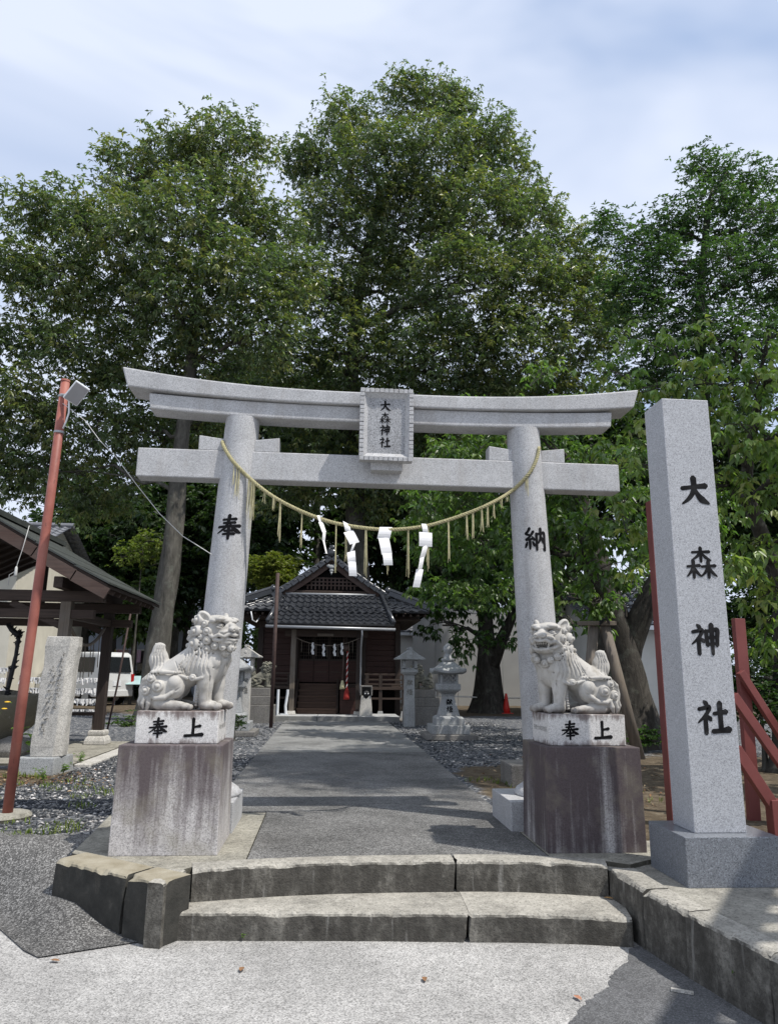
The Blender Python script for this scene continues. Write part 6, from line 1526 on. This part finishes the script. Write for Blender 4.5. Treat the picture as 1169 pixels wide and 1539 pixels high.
# wooden props holding up the leaning cherry trunk
c = (4.55, 11.2, GZ); t = thing('tree_prop', 'weathered timber A-frame prop holding up the gnarled cherry tree', 'tree prop', c)
A = lambda px, py, Y: tuple(atY(px, py, Y))
zt = atY(885, 936, 11.2)[2]
m = MB(c); m.beam(A(868, 937, 11.15), A(925, 937, 11.15), .07, .07); m.build('crossbar', MT['wood_grey'], t, bevel=.008)
xa = atY(893, 940, 11.2)[0]; b_ = atY(878, 1085, 11.2); m = MB(c); m.tube([(xa, 11.24, zt-.05), (b_[0]-.02, 11.24, GZ-.05)], .085, 10); m.build('strut', MT['wood_grey'], t, smooth=True)
xa = atY(910, 940, 11.2)[0]; b_ = atY(962, 1140, 11.0); m = MB(c); m.tube([(xa, 11.24, zt-.05), (b_[0], 11.0, GZ-.05)], .085, 10); m.build('strut', MT['wood_grey'], t, smooth=True)
m = MB(c); xx = atY(905, 935, 11.2)[0]
for k in range(3): m.tube([(xx-.08, 11.12, zt-.05+.03*k), (xx, 11.07, zt+.06), (xx+.09, 11.12, zt-.03+.02*k), (xx, 11.32, zt+.02), (xx-.08, 11.12, zt-.05+.03*k)], .012, 5)
m.build('rope_lashing', MT['black'], t)
# stone kerb blocks beside the right torii base
p = atZ(775, 1185, GZ); o = MB((p[0], p[1], GZ)).box(p[0]-.05, p[0]+.6, p[1], p[1]+.5, GZ-.02, GZ+.24).build('kerb_block', MT['granite_old'], None, bevel=.015); o.location = (p[0], p[1], GZ); tag(o, 'low grey stone block in the dirt behind the right torii pillar', 'stone block')
# ---- overhead wires far left
m = MB((-7, 24, 6)); 
for py in (735, 742): m.tube([tuple(atY(-60, py, 24)), tuple(atY(20, py+10, 26)), tuple(atY(120, py+30, 34))], .012, 5)
o = m.build('overhead_wire', MT['wire_dark'], None); o.location = (-7, 24, 6); tag(o, 'pair of thin overhead wires behind the trees at the pavilion', 'wire')
# ---- small litter on road and pavement
r = random.Random(5)
def litter(px, py, z, label, L=.05, col=(.22, .12, .06)):
    p = atZ(px, py, z); a = r.uniform(0, 6.28); V = []
    for (u, v, w) in ((-.5, 0, 0), (-.2, .22, .10), (.2, .2, .12), (.55, 0, .05), (.2, -.2, .10), (-.2, -.22, .12)): V.append((1.5*L*(u*math.cos(a)-v*math.sin(a)), 1.5*L*(u*math.sin(a)+v*math.cos(a)), .004+L*w))
    o = mesh_obj('fallen_leaf', V, [(0, 1, 2, 3), (0, 3, 4, 5)], plain('fallen_leaf', col, .8, .25, 40), None); o.location = (p[0], p[1], z+.002); tag(o, label, 'leaf', 'fallen leaves on the road and steps')
litter(218, 1388, .03, 'orange-brown dry leaf at the foot of the wing wall', .055)
litter(638, 1474, .004, 'brown dry leaf on the pale road below the crack', .04); litter(868, 1502, .004, 'pinkish dry leaf on the road near the dark asphalt edge', .04, (.42, .2, .12)); litter(82, 1446, .004, 'dry leaf at the tip of the dark asphalt ramp', .04); litter(363, 1459, .004, 'brown dry leaf lying alone on the road left of the crack', .04)
litter(914, 1352, .15, 'yellow-brown leaf in the right corner of the lower step', .04, (.40, .22, .07)); litter(278, 1375, .10, 'brown leaf wedged in the left corner of the steps', .05)
p = atZ(1025, 1493, .004); o = MB((p[0], p[1], .01)).beam((p[0]-.045, p[1]+.02, .013), (p[0]+.045, p[1]-.025, .012), .016, .012).build('wood_chip', MT['granite_pale'], None); o.location = (p[0], p[1], .01); tag(o, 'pale chip of wood on the dark asphalt patch', 'chip')
# ================================================================== TREES
def leaf_cloud(C, D, n_per, sig, size, aspect, droop, cols, r, fold=.25, young=None, young_f=0.0, flat=.6, whorl=6):
    """C (m,3) spray centres, D (m,3) outward directions -> leaf triangles with per-vertex colour"""
    m = len(C); wn_ = max(1, int(round(n_per/whorl))); N = m*wn_*whorl; ci = np.repeat(np.arange(m), wn_*whorl); wi = np.repeat(np.arange(m*wn_), whorl); wc = np.repeat(np.arange(m), wn_)
    sz = r.uniform(.7, 1.3, m)[wc]
    Wc = C[wc]+r.normal(0, 1, (m*wn_, 3))*np.array(sig)*sz[:, None]           # each whorl: a tuft of leaves fanning out and hanging from one twig end
    ax = (Wc-C[wc]); ax /= np.linalg.norm(ax, axis=1)[:, None]+1e-6; ax = ax*.5+D[wc]*.5+r.normal(0, .25, (m*wn_, 3))
    P = Wc[wi]+r.normal(0, size*.12, (N, 3)); az = np.tile(np.arange(whorl)*2*np.pi/whorl, m*wn_)+r.uniform(0, 6.28, m*wn_)[wi]+r.normal(0, .3, N)
    d = np.c_[np.cos(az), np.sin(az), np.zeros(N)]*.85+ax[wi]*.55+r.normal(0, .15, (N, 3)); d[:, 2] -= droop; d /= np.linalg.norm(d, axis=1)[:, None]+1e-6
    nr = r.normal(0, 1-flat*.5, (N, 3)); nr[:, 2] += flat*1.6; s_ = np.cross(d, nr); s_ /= np.linalg.norm(s_, axis=1)[:, None]+1e-6; nn = np.cross(s_, d)
    L = size*r.uniform(.65, 1.25, N); W = L*aspect*r.uniform(.8, 1.2, N)
    a = P; t = P+d*L[:, None]-np.array([0, 0, 1.0])*(L*.12)[:, None]; mid = P+d*(L*.45)[:, None]
    up = nn*(W*fold)[:, None]
    V = np.stack([a, mid+s_*(W/2)[:, None]+up, t, mid-s_*(W/2)[:, None]+up], 1).reshape(-1, 3)
    F = (np.array([(0, 1, 2), (0, 2, 3)])[None]+np.arange(N)[:, None, None]*4).reshape(-1, 3)
    cols = np.array(cols); cc = cols[r.integers(0, len(cols), m)]
    if young is not None:
        yk = r.random(m) < young_f; cc = np.where(yk[:, None], np.array(young)*r.uniform(.8, 1.2, (m, 1)), cc)
    K = cc[ci]*r.uniform(.7, 1.35, (N, 1))*np.c_[r.uniform(.9, 1.15, N), np.ones(N), r.uniform(.8, 1.1, N)]
    return V, F, np.repeat(K, 4, 0)
def make_tree(name, label, trunk, tr_r, lobes, leafm, barkm, seed, dens=42, n_per=20, size=.16, aspect=.36, sig=(.2, .2, .13), droop=.5, cols=((.05, .09, .025),), young=None, young_f=0.0, group=None, twig_r=.010, limb=1.0, world=False, cat='tree', tips_in=.35, fold=.25, n_side=9, flat=.6, fork=None):
    r = np.random.default_rng(seed); base = np.array(trunk[0], float); t = thing(name, label, cat, tuple(base), 0, group)
    LB = []
    for l in lobes:
        if world: LB.append((np.array(l[:3], float), l[3]))
        else: LB.append((atY(l[0], l[1], l[3]), l[2]*l[3]/FPX*.96))
    m = MB(base)
    T = np.array(trunk, float)
    # smooth trunk with a flared, uneven foot
    for _ in range(2):
        q = [T[0]]
        for a, b in zip(T[:-1], T[1:]): q += [a*.75+b*.25, a*.25+b*.75]
        q.append(T[-1]); T = np.array(q)
    hs = np.r_[0, np.cumsum(np.linalg.norm(np.diff(T, axis=0), axis=1))]; u_ = hs/hs[-1]
    rad = tr_r*(1-.72*u_)+tr_r*.75*np.exp(-hs/(tr_r*1.6)); b0 = len(m.v)
    m.tube(T, list(rad), max(n_side, 12)); 
    for i in range(b0, len(m.v)):
        v = np.array(m.v[i]); k = (i-b0)//max(n_side, 12)
        if k < len(T): c_ = T[k]; dv = v-c_; an = math.atan2(dv[1], dv[0]); m.v[i] = tuple(c_+dv*(1+.14*math.sin(3*an+v[2]*1.3+seed)+.07*math.sin(7*an-v[2]*2.1)))
    nodes = [(p, rr) for p, rr in zip(T[len(T)//3:], rad[len(T)//3:])]
    if fork is not None:
        fr = list(np.linspace(tr_r*.62, tr_r*.25, len(fork))); m.tube(fork, fr, 12); nodes += list(zip([np.array(q) for q in fork[1:]], fr[1:]))
    order = sorted(range(len(LB)), key=lambda i: np.linalg.norm(LB[i][0]-T[-1]))
    C = []; D = []
    for i in order:
        c, lr = LB[i]
        best = None
        for (p, rr) in nodes:
            dv = c-p; L = np.linalg.norm(dv); hz = math.hypot(dv[0], dv[1]); pen = max(0, .15*hz-dv[2])*1.5+ (0 if rr > .04 else .4)
            if best is None or L+pen < best[0]: best = (L+pen, p, rr)
        p, rr = best[1], best[2]; L = np.linalg.norm(c-p)
        r0 = min(rr*.72, (.035+.035*lr)*limb); ctrl = p+(c-p)*.45+np.array([0, 0, .12*L])+r.normal(0, .07*L, 3); n = 9
        pts = [(1-s_)**2*p+2*s_*(1-s_)*ctrl+s_*s_*c+ (r.normal(0, .025*L, 3) if 0 < k < n else 0) for k, s_ in enumerate(np.linspace(0, 1, n+1))]; rads = [r0*(1-.7*s_) for s_ in np.linspace(0, 1, n+1)]
        m.tube(pts, rads, 7, cap=False); nodes += [(q, w_) for q, w_ in zip(pts[3:], rads[3:])]
        ns = max(5, int(6*lr)); sub = []
        for _ in range(ns):
            dv = r.normal(0, 1, 3); dv[2] = dv[2]*.7+.15; dv /= np.linalg.norm(dv); e = c+dv*lr*r.uniform(.4, .7); p0 = pts[r.integers(n//2, n+1)]
            md = (p0+e)/2+np.array([0, 0, .08*lr])+r.normal(0, .06*lr, 3); m.tube([p0, md, e], [rads[-1]*.9+.006, rads[-1]*.55+.005, twig_r*1.3], 5, cap=False); sub.append((e, md))
        nt = max(4, int(dens*lr*lr)); dv = r.normal(0, 1, (nt, 3)); dv[:, 2] = dv[:, 2]*.85+.1; dv /= np.linalg.norm(dv, axis=1)[:, None]
        rad_t = lr*(tips_in+(1.08-tips_in)*r.random(nt)**.55)*(1+.14*np.sin(dv[:, 0]*5+seed)*np.cos(dv[:, 2]*6+i)); tp = c+dv*rad_t[:, None]
        E = np.array([s_[0] for s_ in sub])
        for q in range(0, nt, 2):
            k = np.argmin(np.linalg.norm(E-tp[q], axis=1)); p0 = E[k]; md = (p0+tp[q])/2+np.array([0, 0, .05*lr]); m.tube([p0, md, tp[q]], [twig_r*1.2, twig_r*.8, twig_r*.4], 3, cap=False)
        C.append(tp); D.append(dv)
    m.build('trunk', barkm, t, smooth=True)
    C = np.concatenate(C); D = np.concatenate(D); C = C[C[:, 2] > GZ+.5] if not world else C; D = D[:len(C)]
    V, F, K = leaf_cloud(C, D, n_per, sig, size, aspect, droop, cols, r, fold, young, young_f, flat)
    np_mesh('crown', V-base, F, leafm, t, K, 'stuff')
    return t
OAK = ((.092, .132, .066), (.115, .160, .075), (.072, .108, .056), (.138, .178, .082))
# tall evergreen on the left, slim double trunk
tb = atY(225, 1085, 18.6); tb[2] = GZ-.05
tk = [tb]+[atY(x, y, 18.6+.1*i) for i, (x, y) in enumerate(((232, 1010), (250, 900), (262, 780), (272, 680), (285, 560), (300, 420), (320, 290)))]
make_tree('evergreen_tree', 'tall spreading evergreen with slim leaning trunk left of the gate', tk, .30,
  [(330, 222, 62, 18.6), (262, 240, 58, 19), (385, 215, 30, 18.8), (185, 262, 52, 19), (100, 322, 50, 18.5), (40, 320, 42, 18.3), (165, 355, 78, 18.2), (258, 345, 80, 17.4), (350, 310, 70, 18.6), (405, 345, 55, 18.9), (428, 420, 58, 18.6), (30, 400, 52, 18.3), (85, 430, 62, 18.2),
   (170, 460, 72, 19.4), (262, 455, 82, 18.0), (350, 420, 72, 17.6), (390, 500, 60, 18.2), (40, 500, 40, 18.6), (110, 545, 66, 18.4), (200, 560, 66, 19.5), (300, 545, 72, 19.6), (45, 610, 58, 18.5), (130, 640, 62, 18.8), (215, 660, 58, 20), (70, 700, 50, 19), (150, 740, 55, 20.5), (-45, 380, 55, 18.5), (-40, 520, 60, 18.7), (-30, 650, 60, 19), (20, 720, 45, 19.5), (300, 650, 55, 21)],
  MT['leaf_oak'], MT['bark_oak'], 101, 80, 48, .15, .36, (.22, .22, .15), .55, OAK, (.175, .195, .075), .25)
# very tall evergreen behind the shrine
tb = np.array((1.3, 27.2, GZ-.05)); tk = [tb, atY(536, 780, 27.0), atY(530, 640, 26.8), atY(528, 520, 26.5), atY(545, 400, 26.2), atY(575, 280, 26)]
make_tree('evergreen_tree', 'very tall dense evergreen rising behind the shrine roof', tk, .48,
  [(525, 185, 52, 25.5), (610, 145, 42, 25.6), (655, 155, 46, 25.4), (690, 150, 30, 25.6), (740, 212, 55, 25.2), (470, 242, 46, 25.5), (560, 255, 78, 24.8), (655, 245, 82, 24.6), (770, 275, 52, 25.2), (440, 240, 26, 25.6), (800, 335, 55, 24.8), (715, 330, 85, 24.2), (610, 345, 85, 25.8), (500, 335, 66, 25.2), (850, 390, 60, 24.5), (795, 430, 75, 23.8),
   (690, 440, 92, 23.8), (575, 440, 78, 26.6), (480, 440, 66, 25.4), (900, 440, 50, 24.4), (875, 505, 62, 23.8), (775, 530, 80, 23.6), (660, 545, 85, 24.2), (540, 540, 78, 25.8), (450, 540, 60, 25.8), (925, 480, 34, 24.2), (850, 590, 55, 24.2), (720, 630, 70, 24.4), (600, 640, 75, 25.5), (490, 640, 70, 26.2), (400, 600, 55, 26.5), (560, 720, 60, 26.4), (440, 720, 60, 26.8), (650, 730, 60, 25.5)],
  MT['leaf_oak'], MT['bark_oak'], 102, 60, 48, .178, .37, (.26, .26, .18), .55, OAK, (.175, .195, .075), .22, limb=1.5, twig_r=.012)
# feathery tree far right
tb = np.array((10.2, 19.6, GZ-.05)); tk = [tb, atY(1060, 620, 19.6), atY(1050, 500, 19.5), atY(1055, 400, 19.3), atY(1065, 300, 19.1)]
make_tree('broadleaf_tree', 'tall feathery green tree standing beyond the cherry trees', tk, .30,
  [(1052, 250, 34, 19.0), (1095, 262, 36, 19.0), (1135, 275, 40, 19.1), (1060, 320, 58, 18.7), (1130, 340, 60, 18.5), (1000, 340, 42, 18.9), (955, 375, 40, 19.0), (920, 345, 30, 19.5), (900, 335, 22, 20.0), (1000, 410, 62, 18.5), (1075, 415, 66, 18.1), (1150, 420, 62, 18.3), (940, 440, 45, 18.8), (970, 490, 55, 18.5), (1050, 500, 66, 18.1), (1130, 510, 66, 18.1), (1190, 330, 50, 18.7), (1200, 440, 60, 18.5), (1010, 570, 60, 18.5), (1110, 590, 60, 18.5), (950, 570, 45, 18.9)],
  MT['leaf_soft'], MT['bark_oak'], 103, 105, 30, .145, .36, (.19, .19, .12), .15, ((.048, .092, .042), (.060, .112, .048), (.040, .078, .038)), (.08, .14, .055), .2, twig_r=.011)
# cherry trees
CH = ((.082, .138, .046), (.098, .16, .052), (.068, .118, .043), (.115, .18, .06))
tb = np.array((5.15, 12.75, GZ-.08)); tk = [tb, atY(938, 1050, 12.7), atY(932, 990, 12.7), atY(918, 930, 12.6), atY(900, 870, 12.4), atY(882, 800, 12.2), atY(862, 720, 12.0)]
make_tree('cherry_tree', 'old gnarled cherry tree with thick dark trunk behind the open-mouth lion-dog', tk, .46,
  [(700, 622, 30, 12.8), (748, 612, 32, 12.4), (672, 690, 34, 13), (735, 690, 44, 12.6), (800, 650, 36, 12), (845, 615, 32, 11.8), (700, 760, 46, 13), (770, 755, 50, 12.2), (835, 735, 46, 11.6), (890, 690, 40, 11.4), (665, 820, 42, 13.8), (730, 830, 48, 13.2), (800, 825, 50, 12), (865, 800, 46, 11), (915, 790, 42, 10.6), (945, 850, 36, 10.2), (895, 860, 34, 10.8), (655, 885, 26, 14.6), (620, 800, 26, 14.4), (640, 760, 30, 14), (760, 890, 34, 13.6), (700, 900, 30, 14.2), (960, 760, 36, 10.6), (870, 900, 30, 12), (905, 905, 26, 11.6), (850, 860, 40, 12.8), (840, 930, 22, 13.5), (1000, 870, 40, 13.5), (1060, 850, 50, 13.5), (820, 560, 24, 12.4), (1000, 800, 50, 12.5), (1060, 760, 60, 13), (990, 690, 60, 12.8), (700, 700, 60, 16), (770, 690, 65, 16), (650, 730, 45, 16), (830, 690, 65, 15.5), (720, 780, 55, 16.5), (800, 770, 60, 16), (900, 720, 60, 15), (640, 800, 34, 16.5)],
  MT['leaf_cherry'], MT['bark_cherry'], 104, 95, 24, .135, .50, (.16, .16, .08), .75, CH, (.085, .155, .035), .2, 'cherry trees on the right', .007, 1.6, flat=.8, fork=[atY(934, 1015, 12.7), atY(945, 970, 12.6), atY(965, 920, 12.4), atY(988, 870, 12.3), atY(1005, 800, 12.2)])
tb = np.array((6.0, 9.4, GZ-.08)); tk = [tb, atY(1180, 900, 9.4), atY(1150, 820, 9.2), atY(1118, 740, 9.0), atY(1125, 680, 8.8), atY(1140, 600, 8.6)]
make_tree('cherry_tree', 'leafy cherry tree spreading behind the top of the granite name pillar', tk, .17,
  [(945, 508, 24, 8.6), (990, 522, 30, 8.4), (1045, 512, 28, 8.4), (1100, 525, 34, 8.2), (1155, 512, 30, 8.2), (930, 560, 30, 8.6), (975, 585, 36, 8.2), (1040, 575, 42, 8), (1110, 580, 46, 7.8), (1160, 570, 40, 7.8), (910, 620, 30, 8.6), (960, 650, 34, 8.3), (1050, 640, 46, 8), (1120, 650, 50, 7.6), (1165, 660, 44, 7.5), (935, 700, 36, 8.2), (1090, 730, 44, 8.2), (1150, 750, 46, 7.8), (925, 765, 34, 8.2), (955, 800, 30, 8), (1140, 830, 44, 8.2), (1105, 860, 24, 7.6), (1095, 850, 20, 7.3), (1170, 900, 44, 8.2), (1150, 960, 34, 8.6), (1210, 560, 60, 8), (1220, 700, 70, 8), (1290, 560, 70, 7.4), (1330, 680, 80, 7), (1290, 780, 70, 7.4), (1400, 600, 90, 6.6), (1250, 480, 50, 7.8), (1380, 480, 70, 7), (1260, 640, 60, 8.4), (900, 560, 22, 9), (975, 860, 24, 8.0)],
  MT['leaf_cherry'], MT['bark_cherry'], 105, 130, 18, .12, .48, (.13, .13, .06), .85, ((.13, .205, .065), (.155, .235, .075), (.11, .18, .06), (.18, .255, .085)), (.23, .275, .10), .16, 'cherry trees on the right', .006, 1.3, flat=.85)
tb = np.array((5.25, 23.6, GZ-.08)); tk = [tb, atY(733, 1010, 23.5), atY(730, 960, 23.4), atY(728, 920, 23.2), atY(735, 860, 23)]
make_tree('cherry_tree', 'broad dark-trunked cherry tree in front of the pale panelled wall', tk, .42,
  [(690, 905, 38, 22.6), (745, 895, 42, 22.4), (640, 905, 28, 22.4), (790, 900, 40, 22.6), (705, 850, 48, 22.8), (770, 845, 50, 22.8), (830, 880, 45, 23), (665, 940, 24, 22.2), (690, 965, 20, 22), (765, 960, 18, 22.2), (845, 820, 55, 23), (740, 800, 55, 23.2), (660, 850, 35, 23), (720, 960, 16, 21.8)],
  MT['leaf_cherry'], MT['bark_cherry'], 106, 42, 22, .20, .48, (.24, .24, .13), .7, ((.04, .085, .024), (.05, .10, .026), (.034, .07, .022)), None, 0, 'cherry trees on the right', .009, 1.8, flat=.8, fork=[atY(738, 1000, 23.4), atY(752, 965, 23.3), atY(768, 930, 23.2), atY(780, 880, 23)])
# unseen tree added at the right to throw broken shade on the path
tb = np.array((9.0, 5.6, GZ-.05)); tk = [tb, (8.9, 5.6, 5), (8.6, 5.5, 9), (8.1, 5.5, 12), (7.6, 5.5, 14.5)]
make_tree('evergreen_tree', 'added unseen evergreen on the right, placed to shade the path', tk, .26,
  [(6.82, 5.48, 13.60, 1.0), (7.72, 5.08, 14.20, 1.2), (6.42, 6.28, 13.90, 0.9), (7.42, 6.68, 14.60, 1.2), (8.32, 6.08, 15.20, 1.2), (6.62, 5.88, 15.00, 0.9), (9.02, 5.28, 14.00, 1.2), (8.32, 7.48, 14.00, 1.1), (6.12, 5.58, 14.60, 0.7), (7.02, 4.38, 13.80, 0.8), (8.02, 4.18, 14.50, 0.8), (6.02, 4.68, 13.60, 0.7)],
  MT['leaf_oak'], MT['bark_oak'], 107, 55, 26, .18, .42, (.2, .2, .14), .55, OAK, None, 0, world=True)
# trees that stand behind and fill the gaps low down
def back_tree(px, py, Y, rpx, seed, label, cols, h=None, n_per=24, size=.33):
    c = atY(px, py, Y); base = np.array((c[0], Y, GZ-.05)); rw = rpx*Y/FPX; r = np.random.default_rng(seed); L = []
    for k in range(11):
        a = r.uniform(0, 6.28); q = r.uniform(.15, .75); L.append((c[0]+math.cos(a)*rw*q, Y+math.sin(a)*rw*q*.6, c[2]+r.uniform(-.75, .65)*rw, rw*r.uniform(.38, .55)))
    tk = [base, base*[1, 1, 0]+np.array([.1, 0, c[2]*.45]), c+np.array([0, 0, .2*rw])]
    make_tree('background_tree', label, tk, .05*rw+.12, L, MT['leaf_soft'], MT['bark_oak'], seed, 30, n_per, size, .46, (.34, .34, .24), .4, cols, None, 0, 'dark trees behind the shrine', .014, 1.2, world=True)
DK = ((.032, .06, .022), (.04, .072, .024), (.026, .05, .02))
back_tree(140, 800, 33, 105, 201, 'dark tree behind the water pavilion roof', DK); back_tree(270, 820, 34, 100, 202, 'dark tree between the leaning trunk and the left torii pillar', DK)
back_tree(395, 790, 33, 95, 203, 'dark tree above the left end of the shrine roof', DK); back_tree(590, 800, 36, 105, 204, 'dark tree straight behind the shrine gable', DK)
back_tree(700, 800, 34, 100, 205, 'dark tree right behind the shrine above the cherry', DK); back_tree(850, 740, 34, 115, 206, 'dark tree behind the right torii pillar', DK)
back_tree(990, 720, 33, 120, 207, 'dark tree behind the granite name pillar', DK); back_tree(1130, 760, 31, 120, 208, 'dark tree behind the red banner stand', DK)
back_tree(480, 640, 35, 85, 213, 'dark tree rising left behind the shrine ridge', DK); back_tree(640, 660, 36, 85, 214, 'dark tree rising right behind the shrine ridge', DK); back_tree(770, 650, 35, 85, 215, 'dark tree above the right torii pillar top', DK); back_tree(380, 600, 36, 80, 216, 'dark tree behind the left torii pillar top', DK)
back_tree(300, 690, 36, 90, 209, 'dark tree behind the left end of the torii beam', DK); back_tree(205, 905, 31, 40, 210, 'mid green tree above the pastel laundry', ((.06, .10, .03), (.05, .085, .028)))
# shrubs
back_tree(352, 975, 30, 34, 211, 'leafy tree glimpsed under the left eave of the shrine', ((.06, .10, .03), (.05, .085, .028)), size=.22)
back_tree(175, 880, 34, 60, 212, 'dark tree between the pavilion roof and the leaning trunk', DK)
def shrub(px, py, Y, rpx, seed, label, cols, size=.09, hh=None, dens=90, n_per=14, name='shrub'):
    c = atY(px, py, Y); rw = rpx*Y/FPX; base = np.array((c[0], Y, GZ-.03)); L = [(c[0], Y, c[2], rw*.7)]; r = np.random.default_rng(seed)
    for k in range(7): a = k*.9; q = r.uniform(.4, .95); L.append((c[0]+math.cos(a)*rw*q, Y+math.sin(a)*rw*q*.8, c[2]+r.uniform(-.6, .5)*rw, rw*r.uniform(.32, .55)))
    make_tree(name, label, [base, base+[0, 0, max(.1, (c[2]-GZ)*.5)], c], .03+.02*rw, L, MT['leaf_soft'], MT['bark_oak'], seed, dens/max(rw, .3), n_per, size, .42, (.10*rw+.03,)*3, .2, cols, None, 0, None, .006, world=True, cat='shrub')
shrub(412, 862, 24.5, 30, 301, 'sunlit yellow-green clipped tree crown beside the shrine roof', ((.14, .17, .035), (.11, .14, .03), (.16, .19, .04)), .13, dens=240, n_per=22)
shrub(215, 822, 27, 34, 302, 'sunlit pale green foliage glimpsed behind the leaning trunk', ((.13, .17, .035), (.10, .14, .03)), .15, dens=70)
shrub(152, 1035, 30.5, 26, 303, 'clipped dark hedge bush behind the white minivan', DK, .12, dens=220, n_per=18); shrub(190, 1030, 31.5, 26, 304, 'clipped hedge bush right of the white minivan', DK, .12, dens=220, n_per=18); shrub(110, 1035, 31, 24, 311, 'clipped hedge bush left of the white minivan', DK, .12, dens=220, n_per=18)
shrub(190, 1088, 16.8, 20, 305, 'low leafy shrub at the foot of the leaning trunk', ((.05, .09, .025), (.06, .11, .03)), .09, dens=70)
shrub(352, 1085, 13.6, 14, 306, 'small dark shrub beside the half hidden lantern', DK, .07, dens=60)
shrub(968, 1105, 11.8, 18, 307, 'leafy weeds at the foot of the gnarled cherry trunk', ((.06, .12, .03), (.05, .10, .027)), .08, dens=55)
shrub(1140, 1040, 9.6, 62, 308, 'dark glossy bush behind the slanting red braces', ((.03, .06, .02), (.04, .075, .024), (.025, .05, .018)), .085, dens=210, n_per=16)
shrub(1110, 930, 11.4, 52, 312, 'tall dark bush between the cherry trees behind the name pillar', ((.035, .07, .022), (.045, .085, .026)), .085, dens=230, n_per=18)
shrub(1170, 900, 11.2, 58, 313, 'broad dark bush under the cherry branches at the right edge', ((.03, .06, .02), (.04, .075, .024)), .085, dens=230, n_per=18)
shrub(1165, 970, 10.4, 52, 309, 'second dark bush above the slanting red braces', ((.035, .07, .022), (.045, .085, .026)), .085, dens=210, n_per=16)
# ---- weeds with leaves
def weed(c, h, n, label, seed, col=(.10, .17, .04), leaf=.05, cat='weed', flower=None):
    r = random.Random(seed); t = thing('weed', label, cat, c); m = MB(); V = []; F = []; C = []
    for k in range(n):
        a = r.uniform(0, 6.28); ln = h*r.uniform(.6, 1.1); lean = r.uniform(.15, .6)*ln; P = [np.array((math.cos(a)*lean*s_*s_, math.sin(a)*lean*s_*s_, ln*s_*(1-.18*s_))) for s_ in np.linspace(0, 1, 6)]; m.tube(P, [.0035, .003, .0028, .0024, .002, .0012], 4)
        for q in range(7):
            p = P[r.randrange(2, 6)]; b = r.uniform(0, 6.28); d = np.array((math.cos(b), math.sin(b), r.uniform(-.3, .35))); s_ = np.array((-d[1], d[0], 0)); L = leaf*r.uniform(.6, 1.2); i = len(V)
            V += [p, p+d*L*.45+s_*L*.2+[0, 0, .006], p+d*L-[0, 0, L*.15], p+d*L*.45-s_*L*.2+[0, 0, .006]]; F += [(i, i+1, i+2), (i, i+2, i+3)]; C += [np.array(col)*r.uniform(.7, 1.4)]*4
        if flower:
            m2 = MB(); m2.lathe(P[-1], [(.005, -.008), (.035, .0), (.03, .008), (.004, .012)], 9); m2.build('flower', MT['flower'], t)
    m.build('stem', MT['grass_stem'], t); np_mesh('leaves', np.array(V), np.array(F), MT['grass'], t, np.array(C), 'stuff')
    return t
MT['grass_stem'] = plain('green_stem', (.12, .17, .05), .7, .2, 20); MT['flower'] = plain('yellow_petal', (.70, .42, .03), .7, .1, 20)
p = atZ(1122, 1510, 0); weed((p[0]-.01, p[1]+.03, .0), .22, 6, 'grassy weed growing from the foot of the kerb wall', 1, (.10, .15, .045), .06)
p = atZ(262, 1408, 0); weed((p[0]+.01, p[1]-.02, .0), .07, 7, 'small weed in the corner where the steps meet the wing wall', 2, leaf=.03)
p = atZ(192, 1365, .06); weed((p[0]-.02, p[1]-.06, .05), .06, 4, 'tiny weed rooted against the dark wing wall', 3, leaf=.03); p = atZ(366, 1411, 0); weed((p[0], p[1]-.03, 0), .05, 5, 'tiny weed below the lower step', 4, leaf=.02)
p = atZ(45, 1158, GZ); weed((p[0], p[1]+.05, GZ), .62, 5, 'tall bright green weed leaning against the inscribed stone', 5, (.16, .25, .05), .11); weed((-3.0, 9.1, GZ), .16, 6, 'low weed at the corner of the inscribed stone base', 6)
for k, (px, py) in enumerate(((20, 1185), (65, 1178), (120, 1150))): p = atZ(px, py, GZ); weed((p[0], p[1], GZ), .18, 5, ('low weed cluster in the leaf litter before the basin', 'low weed beside the red pole in the leaf litter', 'low weed at the end of the pavilion kerb')[k], 10+k)
p = atY(6, 1045, 9.7); weed((-4.15, 9.45, GZ), 1.05, 5, 'yellow flowers on tall stems beside the water basin', 20, (.12, .2, .05), .09, 'flower', True)
